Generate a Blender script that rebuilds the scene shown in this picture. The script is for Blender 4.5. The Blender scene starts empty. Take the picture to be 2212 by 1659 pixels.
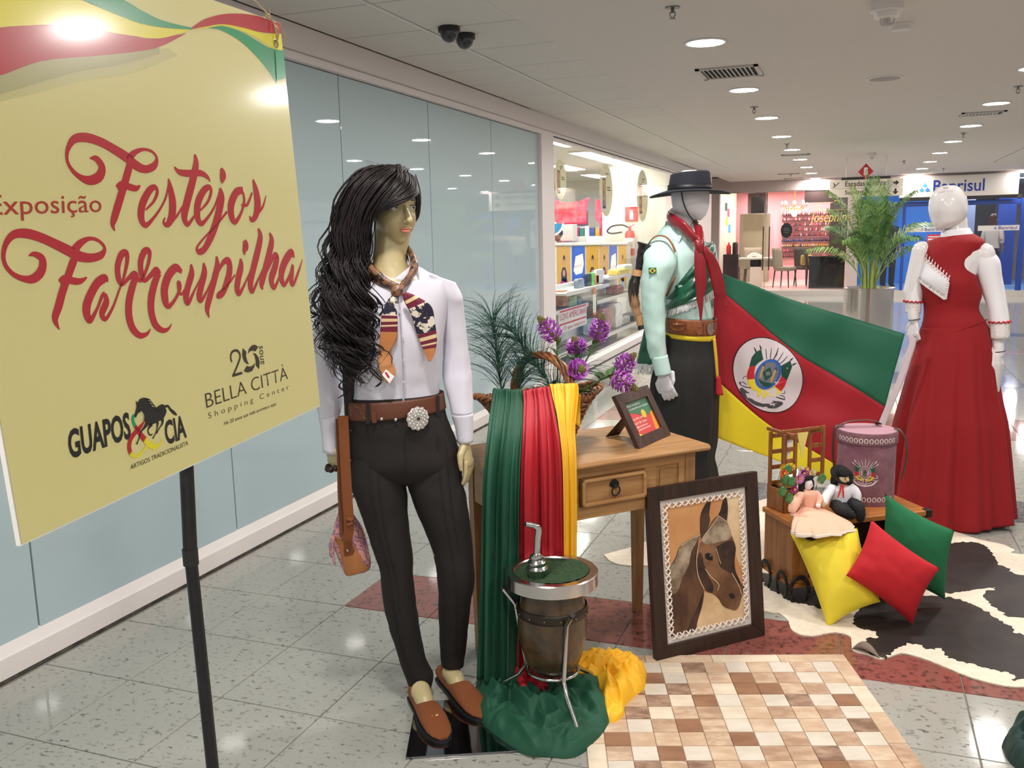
import bpy, bmesh, math, random
from mathutils import Vector, Matrix, noise
from mathutils.geometry import tessellate_polygon
PI=math.pi
RND=random.Random(11)
SC=bpy.context.scene
COL=SC.collection
def lin(c): return c/12.92 if c<=.04045 else ((c+.055)/1.055)**2.4
def rgb(r,g,b): return (lin(r/255),lin(g/255),lin(b/255),1)

# ---------- camera ----------
cam=bpy.data.cameras.new('camera'); co=bpy.data.objects.new('camera',cam); COL.objects.link(co)
cam.sensor_fit='HORIZONTAL'; cam.sensor_width=36; cam.lens=31.789; cam.clip_start=.05; cam.clip_end=200
def cam_rows():
    yaw,pit,roll=-3.61670535e-01,-1.63130318e-01,2.20614992e-02
    f=Vector((math.sin(yaw)*math.cos(pit),math.cos(yaw)*math.cos(pit),math.sin(pit)))
    r=Vector((math.cos(yaw),-math.sin(yaw),0)); d=f.cross(r); c,s=math.cos(roll),math.sin(roll)
    return c*r+s*d,-s*r+c*d,f
_r,_d,_f=cam_rows()
co.matrix_world=Matrix(((_r.x,-_d.x,-_f.x,0),(_r.y,-_d.y,-_f.y,0),(_r.z,-_d.z,-_f.z,1.55),(0,0,0,1)))
SC.camera=co
# ---------- world and exposure ----------
w=bpy.data.worlds.new('world'); SC.world=w; w.use_nodes=True
w.node_tree.nodes['Background'].inputs[0].default_value=(1,.96,.94,1); w.node_tree.nodes['Background'].inputs[1].default_value=.5
SC.view_settings.view_transform='Standard'; SC.view_settings.look='None'; SC.view_settings.gamma=1; SC.view_settings.use_curve_mapping=False
SC.view_settings.exposure=0.0
LAMP_STRENGTH=270

# ---------- materials ----------
MATS={}
def mat(name,col,rough=.5,metal=0,spec=.5,coat=0,col2=None,nscale=8,nlo=.4,nhi=.65,ndetail=4,stretch=None,bump=0,bscale=40,sheen=0,emit=0,emcol=None,alpha=1,trans=0,coatr=.03,objrand=0,bstretch=None):
    if name in MATS: return MATS[name]
    m=bpy.data.materials.new(name); m.use_nodes=True; nt=m.node_tree; b=nt.nodes['Principled BSDF']
    c=rgb(*col); b.inputs['Base Color'].default_value=c; m.diffuse_color=c
    b.inputs['Roughness'].default_value=rough; b.inputs['Metallic'].default_value=metal; b.inputs['Specular IOR Level'].default_value=spec
    b.inputs['Coat Weight'].default_value=coat; b.inputs['Coat Roughness'].default_value=coatr
    b.inputs['Transmission Weight'].default_value=trans
    if sheen: b.inputs['Sheen Weight'].default_value=sheen*.2; b.inputs['Sheen Roughness'].default_value=.5
    if emit: b.inputs['Emission Color'].default_value=rgb(*(emcol or col)); b.inputs['Emission Strength'].default_value=emit
    tc=None
    def coords(st):
        nonlocal tc
        if tc is None: tc=nt.nodes.new('ShaderNodeTexCoord')
        if st:
            mp=nt.nodes.new('ShaderNodeMapping'); mp.inputs['Scale'].default_value=st; nt.links.new(tc.outputs['Object'],mp.inputs[0]); return mp.outputs[0]
        return tc.outputs['Object']
    src=None
    if col2:
        n=nt.nodes.new('ShaderNodeTexNoise'); n.inputs['Scale'].default_value=nscale; n.inputs['Detail'].default_value=ndetail; n.inputs['Roughness'].default_value=.6
        nt.links.new(coords(stretch),n.inputs['Vector'])
        if objrand:
            oi=nt.nodes.new('ShaderNodeObjectInfo'); n.noise_dimensions='4D'; ml=nt.nodes.new('ShaderNodeMath'); ml.operation='MULTIPLY'; ml.inputs[1].default_value=40; nt.links.new(oi.outputs['Random'],ml.inputs[0]); nt.links.new(ml.outputs[0],n.inputs['W'])
        r=nt.nodes.new('ShaderNodeValToRGB'); r.color_ramp.elements[0].position=nlo; r.color_ramp.elements[0].color=c; r.color_ramp.elements[1].position=nhi; r.color_ramp.elements[1].color=rgb(*col2)
        nt.links.new(n.outputs['Fac'],r.inputs[0]); nt.links.new(r.outputs[0],b.inputs['Base Color'])
    if bump:
        n2=nt.nodes.new('ShaderNodeTexNoise'); n2.inputs['Scale'].default_value=bscale; n2.inputs['Detail'].default_value=3
        nt.links.new(coords(bstretch),n2.inputs['Vector']); bp=nt.nodes.new('ShaderNodeBump'); bp.inputs['Strength'].default_value=bump; bp.inputs['Distance'].default_value=.01
        nt.links.new(n2.outputs['Fac'],bp.inputs['Height']); nt.links.new(bp.outputs[0],b.inputs['Normal'])
    MATS[name]=m; return m
def pane_mat(name,tint,refl):
    m=bpy.data.materials.new(name); m.use_nodes=True; nt=m.node_tree; out=nt.nodes['Material Output']; nt.nodes.remove(nt.nodes['Principled BSDF'])
    t=nt.nodes.new('ShaderNodeBsdfTransparent'); t.inputs[0].default_value=(*tint,1); g=nt.nodes.new('ShaderNodeBsdfGlossy'); g.inputs['Roughness'].default_value=.02
    lw_=nt.nodes.new('ShaderNodeLayerWeight'); pw=nt.nodes.new('ShaderNodeMath'); pw.operation='POWER'; pw.inputs[1].default_value=refl; nt.links.new(lw_.outputs['Facing'],pw.inputs[0]); f=nt.nodes.new('ShaderNodeMath'); f.operation='MULTIPLY_ADD'; f.inputs[1].default_value=.5; f.inputs[2].default_value=.025; nt.links.new(pw.outputs[0],f.inputs[0]); mx=nt.nodes.new('ShaderNodeMixShader')
    nt.links.new(f.outputs[0],mx.inputs[0]); nt.links.new(t.outputs[0],mx.inputs[1]); nt.links.new(g.outputs[0],mx.inputs[2]); nt.links.new(mx.outputs[0],out.inputs[0]); return m
def wood(name,c1,c2,axis=0,rough=.45,sc=6):
    st=[14,14,14]; st[axis]=1.2
    return mat(name,c1,rough,col2=c2,nscale=sc*.5,stretch=tuple(st),nlo=.35,nhi=.7,ndetail=6,bump=.08,bscale=sc,bstretch=tuple(st),spec=.35)

# ---------- mesh builder ----------
class MB:
    def __init__(s): s.v=[]; s.f=[]; s.mi=[]
    def add(s,vs,fs,mi=0):
        o=len(s.v); s.v+=[tuple(v) for v in vs]; s.f+=[tuple(i+o for i in f) for f in fs]; s.mi+=[mi]*len(fs); return s
    def box(s,c,d,rot=None,mi=0):
        x,y,z=d[0]/2,d[1]/2,d[2]/2
        vs=[Vector(p) for p in ((-x,-y,-z),(x,-y,-z),(x,y,-z),(-x,y,-z),(-x,-y,z),(x,-y,z),(x,y,z),(-x,y,z))]
        if rot is not None: vs=[rot@v for v in vs]
        c=Vector(c); return s.add([v+c for v in vs],[(0,3,2,1),(4,5,6,7),(0,1,5,4),(1,2,6,5),(2,3,7,6),(3,0,4,7)],mi)
    def bx(s,x0,x1,y0,y1,z0,z1,mi=0): return s.box(((x0+x1)/2,(y0+y1)/2,(z0+z1)/2),(x1-x0,y1-y0,z1-z0),None,mi)
    def loft(s,rings,cap=True,mi=0,closed=True):
        n=len(rings[0]); vs=[p for r in rings for p in r]; fs=[]
        for i in range(len(rings)-1):
            for j in range(n if closed else n-1):
                k=(j+1)%n; fs.append((i*n+j,i*n+k,(i+1)*n+k,(i+1)*n+j))
        if cap and closed:
            fs.append(tuple(range(n-1,-1,-1))); o=(len(rings)-1)*n; fs.append(tuple(o+j for j in range(n)))
        return s.add(vs,fs,mi)
    def tube(s,pts,rad,n=8,cap=True,mi=0,round_=False,flat=None):
        pts=[Vector(p) for p in pts]; m=len(pts); rad=rad if hasattr(rad,'__len__') else [rad]*m
        rings=[]; up=None
        for i,p in enumerate(pts):
            t=(pts[min(i+1,m-1)]-pts[max(i-1,0)]); t=t.normalized() if t.length>1e-9 else Vector((0,0,1))
            if up is None:
                up=Vector((0,0,1)) if abs(t.z)<.9 else Vector((0,1,0))
            a=(up-t*up.dot(t)); a=a.normalized() if a.length>1e-6 else t.orthogonal().normalized(); b=t.cross(a); up=a
            fl=flat or (1,1)
            rings.append([p+(a*math.cos(2*PI*j/n)*fl[0]+b*math.sin(2*PI*j/n)*fl[1])*rad[i] for j in range(n)])
        if round_:
            def capr(i,sgn):
                p=pts[i]; q=pts[1] if i==0 else pts[-2]; t=(p-q).normalized()
                return [[p+(v-p)*c+t*rad[i]*s_ for v in rings[i]] for c,s_ in ((.85,.5),(.5,.85),(.15,.98))]
            rings=capr(0,-1)[::-1]+rings+capr(m-1,1)
        return s.loft(rings,cap,mi)
    def lathe(s,prof,n=32,c=(0,0,0),mi=0,cap=True,sx=1,sy=1):
        c=Vector(c); return s.loft([[c+Vector((r*math.cos(2*PI*j/n)*sx,r*math.sin(2*PI*j/n)*sy,z)) for j in range(n)] for r,z in prof],cap,mi)
    def grid(s,fn,nu,nv,mi=0):
        vs=[fn(i/nu,j/nv) for j in range(nv+1) for i in range(nu+1)]
        return s.add(vs,[(j*(nu+1)+i,j*(nu+1)+i+1,(j+1)*(nu+1)+i+1,(j+1)*(nu+1)+i) for j in range(nv) for i in range(nu)],mi)
    def ball(s,c,r,n=12,m=8,mi=0,rot=None):
        r=r if hasattr(r,'__len__') else (r,r,r); c=Vector(c); rings=[]
        for i in range(m+1):
            a=PI*(i+.02*(i==0)-.02*(i==m))/m; ring=[]
            for j in range(n):
                v=Vector((r[0]*math.sin(a)*math.cos(2*PI*j/n),r[1]*math.sin(a)*math.sin(2*PI*j/n),-r[2]*math.cos(a)))
                ring.append(c+(rot@v if rot is not None else v))
            rings.append(ring)
        return s.loft(rings,True,mi)
    def poly(s,pts,mi=0):
        pts=[Vector(p) for p in pts]; tri=tessellate_polygon([pts]); return s.add(pts,[tuple(t) for t in tri],mi)
    def prism(s,pts2,fn,d0,d1,mi=0):
        n=len(pts2); a=[fn(p[0],p[1],d0) for p in pts2]; b=[fn(p[0],p[1],d1) for p in pts2]
        tri=tessellate_polygon([[Vector((p[0],p[1],0)) for p in pts2]])
        area=sum(pts2[i][0]*pts2[(i+1)%n][1]-pts2[(i+1)%n][0]*pts2[i][1] for i in range(n))
        fs=[tuple(t) for t in tri]+[tuple(n+i for i in reversed(t)) for t in tri]+[(i,(i+1)%n,n+(i+1)%n,n+i) for i in range(n)]
        return s.add(a+b,fs,mi)
    def ribbon(s,st,fn,mi=0,sub=6):
        st=crs(st,sub); L=[];Rr=[]
        for i,p in enumerate(st):
            a=st[max(i-1,0)];b=st[min(i+1,len(st)-1)]; dx,dy=b[0]-a[0],b[1]-a[1]; l=math.hypot(dx,dy) or 1; nx,ny=-dy/l,dx/l; h=p[2]/2
            L.append(fn(p[0]+nx*h,p[1]+ny*h)); Rr.append(fn(p[0]-nx*h,p[1]-ny*h))
        n=len(st); return s.add(L+Rr,[(i,i+1,n+i+1,n+i) for i in range(n-1)],mi)
    def mesh(s,name,mats,smooth=True):
        me=bpy.data.meshes.new(name); me.from_pydata(s.v,[],s.f)
        for m in (mats if isinstance(mats,(list,tuple)) else [mats]): me.materials.append(m)
        if any(s.mi): me.polygons.foreach_set('material_index',s.mi)
        bm=bmesh.new(); bm.from_mesh(me); bmesh.ops.recalc_face_normals(bm,faces=bm.faces); bm.to_mesh(me); bm.free()
        me.polygons.foreach_set('use_smooth',[smooth]*len(me.polygons)); me.update(); return me
def crs(pts,sub=6):
    if len(pts)<3: return [tuple(pts[0][k]+(pts[-1][k]-pts[0][k])*i/sub for k in range(len(pts[0]))) for i in range(sub+1)]
    P=[pts[0]]+list(pts)+[pts[-1]]; o=[]
    for i in range(1,len(P)-2):
        for j in range(sub):
            t=j/sub; o.append(tuple(.5*(2*b+(c-a)*t+(2*a-5*b+4*c-d)*t*t+(3*b-a-3*c+d)*t**3) for a,b,c,d in zip(P[i-1],P[i],P[i+1],P[i+2])))
    o.append(tuple(pts[-1])); return o
def tag(o,label=None,cat=None,group=None,kind=None):
    if label: o['label']=label
    if cat: o['category']=cat
    if group: o['group']=group
    if kind: o['kind']=kind
    return o
def obj(name,mb,m,parent=None,smooth=True,bevel=0,loc=None,rotz=None,auto=True,kind=None,label=None,solid=0):
    me=mb.mesh(name,m,smooth) if isinstance(mb,MB) else mb
    o=bpy.data.objects.new(name,me); COL.objects.link(o)
    if loc: o.location=loc
    if rotz is not None: o.rotation_euler=(0,0,rotz)
    if parent: o.parent=parent
    if solid: md=o.modifiers.new('solid','SOLIDIFY'); md.thickness=solid; md.offset=0
    if bevel:
        md=o.modifiers.new('bevel','BEVEL'); md.width=bevel; md.segments=2; md.limit_method='ANGLE'; md.harden_normals=False
    if smooth and auto and isinstance(mb,MB):
        try: me.set_sharp_from_angle(angle=math.radians(40))
        except Exception: pass
    if kind: o['kind']=kind
    if label: o['label']=label
    return o
def thing(name,label,cat,loc=(0,0,0),rotz=0,group=None):
    o=bpy.data.objects.new(name,None); o.empty_display_size=.05; COL.objects.link(o); o.location=loc; o.rotation_euler=(0,0,rotz); return tag(o,label,cat,group)
def struct(name,mb,m,parent=None,**k):
    o=obj(name,mb,m,parent,smooth=k.pop('smooth',False),**k)
    if not parent: o['kind']='structure'
    return o
def copy_tree(o,parent=None):
    c=o.copy(); COL.objects.link(c); c.parent=parent
    for ch in list(o.children): copy_tree(ch,c)
    return c
def bake(o):
    dg=bpy.context.evaluated_depsgraph_get(); dg.update(); me=bpy.data.meshes.new_from_object(o.evaluated_get(dg)); return me
def remesh(name,mb,m,vox,smooth_it=2,parent=None):
    o=obj(name,mb,m,None,auto=False); md=o.modifiers.new('r','REMESH'); md.mode='VOXEL'; md.voxel_size=vox; md.use_smooth_shade=True
    if smooth_it: s2=o.modifiers.new('s','SMOOTH'); s2.iterations=smooth_it; s2.factor=.5
    me=bake(o); o.modifiers.clear(); o.data=me
    if not me.materials: me.materials.append(m)
    if parent: o.parent=parent
    return o
def text(name,s,m,parent,origin,ux,uy,w,h=None,ext=.0006,align='L',shear=0,squeeze=None,bold=0):
    """flat lettering: origin is the lower left corner, ux and uy the in-plane directions, w the width in metres"""
    cu=bpy.data.curves.new(name,'FONT'); cu.body=s; cu.size=1; cu.extrude=0; cu.shear=shear; cu.resolution_u=3; cu.offset=bold
    t=bpy.data.objects.new(name,cu); COL.objects.link(t); me=bake(t); bpy.data.objects.remove(t); bpy.data.curves.remove(cu)
    xs=[v.co.x for v in me.vertices]; ys=[v.co.y for v in me.vertices]
    x0,x1,y0,y1=min(xs),max(xs),min(ys),max(ys); sx=w/(x1-x0); sy=(h/(y1-y0)) if h else sx
    ux=Vector(ux).normalized(); uy=Vector(uy).normalized(); n=ux.cross(uy); og=Vector(origin)
    for v in me.vertices:
        a=(v.co.x-x0)*sx; b=(v.co.y-y0)*sy; v.co=og+ux*a+uy*b
    me.materials.clear(); me.materials.append(m); me.name=name
    return obj(name,me,None,parent)
# ---------- body helpers ----------
def catrows(rows,sub):
    flat=[(a[0],a[1],b[0],b[1],d,q) for (a,b),d,q in rows]
    return crs(flat,sub)
def sil_rings(rows,n=28,sub=4,fold=None,ex=2.0,th0=0):
    """rows: ((left (u,z), right (u,z)), depth centre, depth/width ratio)"""
    out=[]; R_=catrows(rows,sub)
    for i,(lu,lz,ru,rz,d,q) in enumerate(R_):
        c=Vector(((lu+ru)/2,d,(lz+rz)/2)); a=Vector(((ru-lu)/2,0,(rz-lz)/2)); rx=a.length; dr=[]
        for j in range(n):
            t=2*PI*j/n; cx,sy=math.cos(t),math.sin(t)
            if ex!=2: cx=math.copysign(abs(cx)**(2/ex),cx); sy=math.copysign(abs(sy)**(2/ex),sy)
            k=1+(fold(i/(len(R_)-1),t) if fold else 0)
            dr.append(c+a*cx*k+Vector((0,rx*q*sy*k,0)))
        out.append(dr)
    return out
def hand(mb,wrist,tip_dir,normal,side,L=.18,curl=(.25,.3,.2),thumb=.6,spread=.05,wr=.026,fr=.0078):
    """palm, four unequal fingers with two bends each and a thumb leaving the palm's side; normal is the back of the hand"""
    d=Vector(tip_dir).normalized(); nrm=Vector(normal); nrm=(nrm-d*nrm.dot(d)).normalized(); s=d.cross(nrm).normalized()*side; w=Vector(wrist)
    P=L*.5; hw=L*.215
    rings=[]
    for t,hwf,th in ((-.12,.72,.85),(.0,.68,.8),(.18,.85,.82),(.5,1,.85),(.85,1,.75),(1.02,.9,.6)):
        c=w+d*P*t; rings.append([c+s*math.cos(2*PI*j/14)*hw*hwf+nrm*math.sin(2*PI*j/14)*wr*.55*th for j in range(14)])
    mb.loft(rings)
    lens=(.9,1.0,.94,.75)
    for k in range(4):
        off=(k-1.5)/1.5; base=w+d*P*.82+s*(-off)*hw*.78; fl=L*.5*lens[k]; dd=(d+s*(-off)*spread).normalized(); p=[base]; ang=0; cur=base
        for q,(sg,cv) in enumerate(zip((.5,.29,.21),curl)):
            ang+=cv; dirv=(dd*math.cos(ang)-nrm*math.sin(ang)).normalized(); cur=cur+dirv*fl*sg; p.append(cur)
        mb.tube(p,[fr*1.1,fr*1.05,fr*.95,fr*.75],8,round_=True)
    b=w+d*P*.18+s*hw*.6; t1=b+(d*.75+s*.85-nrm*.25).normalized()*L*.2; t2=t1+(d*(1+thumb*.3)+s*.3*(1-thumb)-nrm*.35*thumb).normalized()*L*.16; t3=t2+(d-nrm*.4*thumb).normalized()*L*.13
    mb.tube([b,t1,t2,t3],[fr*1.6,fr*1.35,fr*1.1,fr*.8],8,round_=True)

# ================= the setting =================
WHITE=mat('white_paint',(226,218,216),.45); GYP=mat('ceiling_paint',(214,206,200),.75); PANELM=mat('ceiling_panel_paint',(212,207,201),.8,bump=.15,bscale=120)
GROUT=mat('grout',(120,118,112),.8)
GRAN=mat('granite_grey',(92,90,84),.07,col2=(160,160,152),nscale=42,nlo=.33,nhi=.44,ndetail=6,objrand=1,spec=.5,stretch=(1,1.6,1))
REDG=mat('granite_red',(70,50,48),.07,col2=(138,82,74),nscale=44,nlo=.34,nhi=.5,ndetail=6,objrand=1)
DARKG=mat('granite_dark',(70,72,78),.1,col2=(112,112,114),nscale=34,nlo=.4,nhi=.6,ndetail=5,objrand=1)
BLUEG=mat('granite_blue',(92,104,124),.1,col2=(128,138,152),nscale=34,objrand=1)
PINKG=mat('granite_pink',(150,130,130),.1,col2=(186,168,168),nscale=34,objrand=1)
X0,TP,Y0,TQ=-1.99,.3985,3.17,.409
fl=struct('floor',MB().bx(-14,9,-6,32,-.12,-.004),GROUT)
def tile_mesh(m):
    b=MB(); g=.0022; e=.0015; x,y=TP-g,TQ-g
    b.loft([[(0+g,0+g,-.006),(x,g,-.006),(x,y,-.006),(g,y,-.006)],[(g,g,-e),(x,g,-e),(x,y,-e),(g,y,-e)],[(g+e,g+e,0),(x-e,g+e,0),(x-e,y-e,0),(g+e,y-e,0)]])
    return b.mesh('tile',m,False)
TM={k:tile_mesh(m) for k,m in (('g',GRAN),('r',REDG),('d',DARKG))}
for i in range(-2,9):
    for j in range(-4,21):
        k='g'
        if i>=0: k={0:'r',5:'d',10:'r',11:'r',16:'d',17:'d'}.get(j,'g')
        t=bpy.data.objects.new('tile',TM[k]); COL.objects.link(t); t.location=(X0+i*TP,Y0+j*TQ,0); t.parent=fl
# paving past the tiles that can be told apart
far=MB(); nx0,nx1,ny0,ny1=X0-2*TP,X0+9*TP,Y0-4*TQ,Y0+21*TQ
def slab(x0,x1,y0,y1,mi=0): far.add([(x0,y0,0),(x1,y0,0),(x1,y1,0),(x0,y1,0)],[(0,1,2,3)],mi)
slab(-2.803,9,-6,ny0); slab(nx1,9,ny0,ny1); slab(-14,nx0,8.3,ny1)
ys=[ny1,Y0+22*TQ,Y0+23*TQ,Y0+27*TQ,Y0+28*TQ,Y0+36*TQ,Y0+37*TQ,32]
for a,b,mi in zip(ys[:-1],ys[1:],(0,1,0,2,0,1,0)): slab(-14,9,a,b,mi)
def paving(name,c1,c2):
    m=mat(name,c1,.08,col2=c2,nscale=42,nlo=.33,nhi=.44,ndetail=5); nt=m.node_tree; b=nt.nodes['Principled BSDF']; src=b.inputs['Base Color'].links[0].from_socket
    br=nt.nodes.new('ShaderNodeTexBrick'); br.offset=0; br.inputs['Scale'].default_value=1; br.inputs['Mortar Size'].default_value=.0025; br.inputs['Brick Width'].default_value=TP; br.inputs['Row Height'].default_value=TQ
    mp=nt.nodes.new('ShaderNodeMapping'); mp.inputs['Location'].default_value=(-X0,-Y0,0); tc=nt.nodes.new('ShaderNodeTexCoord'); nt.links.new(tc.outputs['Object'],mp.inputs[0]); nt.links.new(mp.outputs[0],br.inputs[0])
    mx=nt.nodes.new('ShaderNodeMix'); mx.data_type='RGBA'; nt.links.new(br.outputs['Fac'],mx.inputs[0]); nt.links.new(src,mx.inputs[6]); mx.inputs[7].default_value=rgb(110,108,102); nt.links.new(mx.outputs[2],b.inputs['Base Color']); return m
obj('far_paving',far,[paving('paving_far',(92,90,84),(160,160,152)),PINKG,BLUEG],fl,smooth=False,kind='stuff')

# ceiling
CZ=2.675
ce=MB(); ce.bx(-1.715,2.31,-6,30,CZ,CZ+.1); ce.bx(-2.803,-1.715,19,30,CZ,CZ+.1); ce.bx(-2.803,-1.715,-6,-2,CZ,CZ+.1); ce.bx(2.31,9,19,30,CZ,CZ+.1); ce.bx(2.31,9,-6,9,CZ,CZ+.1)
cl=struct('ceiling',ce.bx(-14,9,-6,30,CZ+.12,CZ+.2),GYP)
pm=MB(); e=.006; pm.loft([[(e,e,.02),(.54-e,e,.02),(.54-e,.62-e,.02),(e,.62-e,.02)],[(e,e,.003),(.54-e,e,.003),(.54-e,.62-e,.003),(e,.62-e,.003)],[(.012,.012,0),(.528,.012,0),(.528,.608,0),(.012,.608,0)]]); pm=pm.mesh('ceiling_panel',PANELM,False)
for cx in (-2.795,-2.25):
    for j in range(34):
        o=bpy.data.objects.new('ceiling_panel',pm); COL.objects.link(o); o.location=(cx,-2.08+j*.62,CZ); o.parent=cl
for cx in range(4):
    for j in range(16):
        o=bpy.data.objects.new('ceiling_panel',pm); COL.objects.link(o); o.location=(2.33+cx*.545,9.05+j*.62,CZ); o.parent=cl
gb=MB(); gb.bx(-2.262,-2.248,-2,19,CZ-.004,CZ+.01); obj('grid_bar',gb,mat('grid_bar',(225,222,218),.4),cl,smooth=False)
gb=MB()
for j in range(35): gb.bx(-2.803,-1.715,-2.085+j*.62,-2.078+j*.62,CZ+.012,CZ+.02)
obj('grid_shadow_gap',gb,mat('gap',(60,58,56),.9),cl,smooth=False,kind='stuff')

# left wall: frosted glass panels in a white frame
WX=-2.84
GLASSP=mat('frosted_glass',(172,193,198),.55,coat=1,coatr=.015,spec=.3)
wl=MB(); wl.bx(-2.98,-2.9,-6,8.3,0,CZ); wl.bx(-2.9,-2.803,-6,19.3,2.49,CZ); wl.bx(-2.98,-2.803,8.335,8.71,0,2.49); wl.bx(-2.98,-2.803,15.3,19.3,0,2.49)
lw=struct('wall_left',wl,WHITE)
for j in range(-3,6):
    y0=2.389+(j-1)*1.189; pn=MB(); pn.bx(-2.87,WX,y0+.004,y0+1.185,.1,2.485); obj('glass_panel',pn,GLASSP,lw,smooth=False,bevel=.002)
sg=MB(); sg.bx(-2.9,-2.868,-6,8.3,.1,2.49); obj('seam_backing',sg,mat('seam_dark',(45,52,55),.7),lw,smooth=False)
ft=MB(); ft.bx(-2.803,-2.798,-6,19.3,2.53,2.536); obj('fascia_joint',ft,mat('joint_grey',(165,158,156),.7),lw,smooth=False)
bb=MB(); prof=[(-2.9,0),(-2.803,.012),(-2.803,.088),(-2.808,.096),(-2.845,.128),(-2.9,.128)]
for a,b in ((-6,8.34),(8.34,15.3)):
    bb.loft([[(x,y,z) for x,z in prof] for y in (a,b)])
struct('baseboard_left',bb,mat('baseboard_white',(226,220,217),.3,col2=(190,180,172),nscale=3,nlo=.68,nhi=.85,stretch=(1,1,6)))
dk=MB(); dk.bx(-2.82,-2.801,-6,15.3,0,.008); struct('trim_1',dk,mat('floor_edge_dirt',(58,52,46),.9,col2=(95,88,80),nscale=14))

# shop window, panes of clear glass
PANE=pane_mat('clear_glass',(.975,.985,.98),5)
wn=MB(); wn.bx(-2.88,-2.803,8.71,15.3,2.47,2.5); wd=struct('window_1',wn,WHITE)
yy=8.71
for L_ in (.86,1.2,1.2,1.2,1.2,.93):
    p=MB(); p.bx(WX-.004,WX+.004,yy+.003,yy+L_-.003,.128,2.47); obj('pane',p,PANE,wd,smooth=False); yy+=L_

# downlights
LON=mat('lamp_light',(255,250,246),.5,emit=LAMP_STRENGTH,emcol=(255,249,244)); RIMM=mat('lamp_rim',(225,222,220),.35)
dm=MB(); dm.lathe([(.128,0),(.128,-.006),(.108,-.008),(.106,.0)],36); rim_me=dm.mesh('rim',RIMM); dm=MB(); dm.lathe([(.001,-.004),(.107,-.004)],36,cap=False); glow_me=dm.mesh('diffuser',LON,False)
for rx,nm in ((-.888,'left'),(1.197,'right'),(3.3,'far right')):
    for k in range(14):
        y=-2.36+2.035*k
        if rx>3 and (k<9): continue
        t=thing('downlight','round recessed downlight number %d from the back in the %s ceiling row'%(14-k,nm),'light',(rx,y,CZ),0,'round ceiling downlights')
        t['label']='round glowing ceiling downlight, %s from the far end of the %s row'%(['nearest','second','third','fourth','fifth','sixth','seventh','eighth','ninth','tenth','eleventh','twelfth','thirteenth','fourteenth'][13-k],nm)
        obj('rim',rim_me,None,t); obj('diffuser',glow_me,None,t)
# vents
VM=mat('vent_metal',(188,182,178),.45); VD=mat('vent_dark',(48,46,45),.8)
def vent(x0,x1,y0,y1,label):
    cx,cy=(x0+x1)/2,(y0+y1)/2; t=thing('ceiling_vent',label,'vent',(cx,cy,CZ),0,'rectangular ceiling vents'); w_,h_=(x1-x0)/2,(y1-y0)/2
    b=MB(); b.bx(-w_,w_,-h_,-h_+.03,-.012,0); b.bx(-w_,w_,h_-.03,h_,-.012,0); b.bx(-w_,-w_+.03,-h_,h_,-.012,0); b.bx(w_-.03,w_,-h_,h_,-.012,0); obj('frame',b,VM,t,smooth=False)
    b=MB(); b.bx(-w_+.03,w_-.03,-h_+.03,h_-.03,-.0015,-.0005); obj('backing',b,VD,t,smooth=False)
    n=int((x1-x0-.06)/.032)
    for i in range(n):
        b=MB(); b.box((-w_+.046+i*.032,0,-.007),(.018,y1-y0-.06,.002),Matrix.Rotation(.5,3,'Y')); obj('slat',b,VM,t,smooth=False)
vent(-1.1,-.67,6.68,7.13,'square louvred ceiling vent nearest the camera, between two downlights'); vent(.97,1.38,10.5,10.78,'louvred ceiling vent in the right downlight row'); vent(-1.11,-.69,14.8,15.0,'louvred ceiling vent beside the fifth left downlight'); vent(-1.54,-1.12,19.8,19.98,'small louvred vent above the pink salon, nearer one'); vent(-1.54,-1.12,21.6,21.78,'small louvred vent above the pink salon, farther one')
# cameras
DOME=mat('smoked_dome',(40,40,44),.12,coat=.6); DBASE=mat('dome_base',(36,35,37),.5)
for x,y,lb in ((-2.11,4.73,'black dome security camera on the ceiling, nearer and larger of the pair'),(-2.105,4.93,'black dome security camera on the ceiling, farther of the pair')):
    t=thing('security_camera',lb,'camera',(x,y,CZ),0,'dome security cameras')
    b=MB(); b.lathe([(.058,0),(.06,-.004),(.06,-.028),(.052,-.03)],28); obj('base',b,DBASE,t)
    b=MB(); b.lathe([(.05,-.029)]+[(.05*math.cos(a),-.029-.055*math.sin(a)) for a in (.2,.5,.8,1.1,1.4)],28); obj('dome',b,DOME,t)
CHR=mat('chrome',(205,205,208),.16,metal=1); CHD=mat('sprinkler_metal',(130,126,122),.35,metal=1)
for n_,(x,y) in enumerate(((-.91,4.83),(-.92,8.94),(-.9,12.99),(1.22,8.77),(1.21,12.76),(.75,17.5),(-1.3,20.2),(1.6,20.3))):
    t=thing('sprinkler',['metal ceiling sprinkler nearest the camera','metal ceiling sprinkler after the second left downlight','metal ceiling sprinkler after the fourth left downlight','metal ceiling sprinkler near the right edge','metal ceiling sprinkler beside a right row downlight','metal ceiling sprinkler right of the red diamond sign','metal ceiling sprinkler above the salon front','metal ceiling sprinkler above the bank sign'][n_],'sprinkler',(x,y,CZ),0,'ceiling sprinklers')
    b=MB(); b.lathe([(.038,0),(.036,-.006),(.015,-.007)],20); obj('escutcheon',b,CHD,t)
    b=MB(); b.tube([(0,0,-.004),(0,0,-.026)],.009,8); b.tube([(.012,0,-.026),(.014,0,-.04),(0,0,-.055)],.003,6); b.tube([(-.012,0,-.026),(-.014,0,-.04),(0,0,-.055)],.003,6); b.box((0,0,-.026),(.03,.008,.005)); obj('frame_arms',b,CHD,t)
    b=MB(); b.lathe([(.016,-.055),(.016,-.058),(.004,-.059)],14); obj('deflector',b,CHD,t)
PL=mat('white_plastic',(222,216,212),.4)
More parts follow.
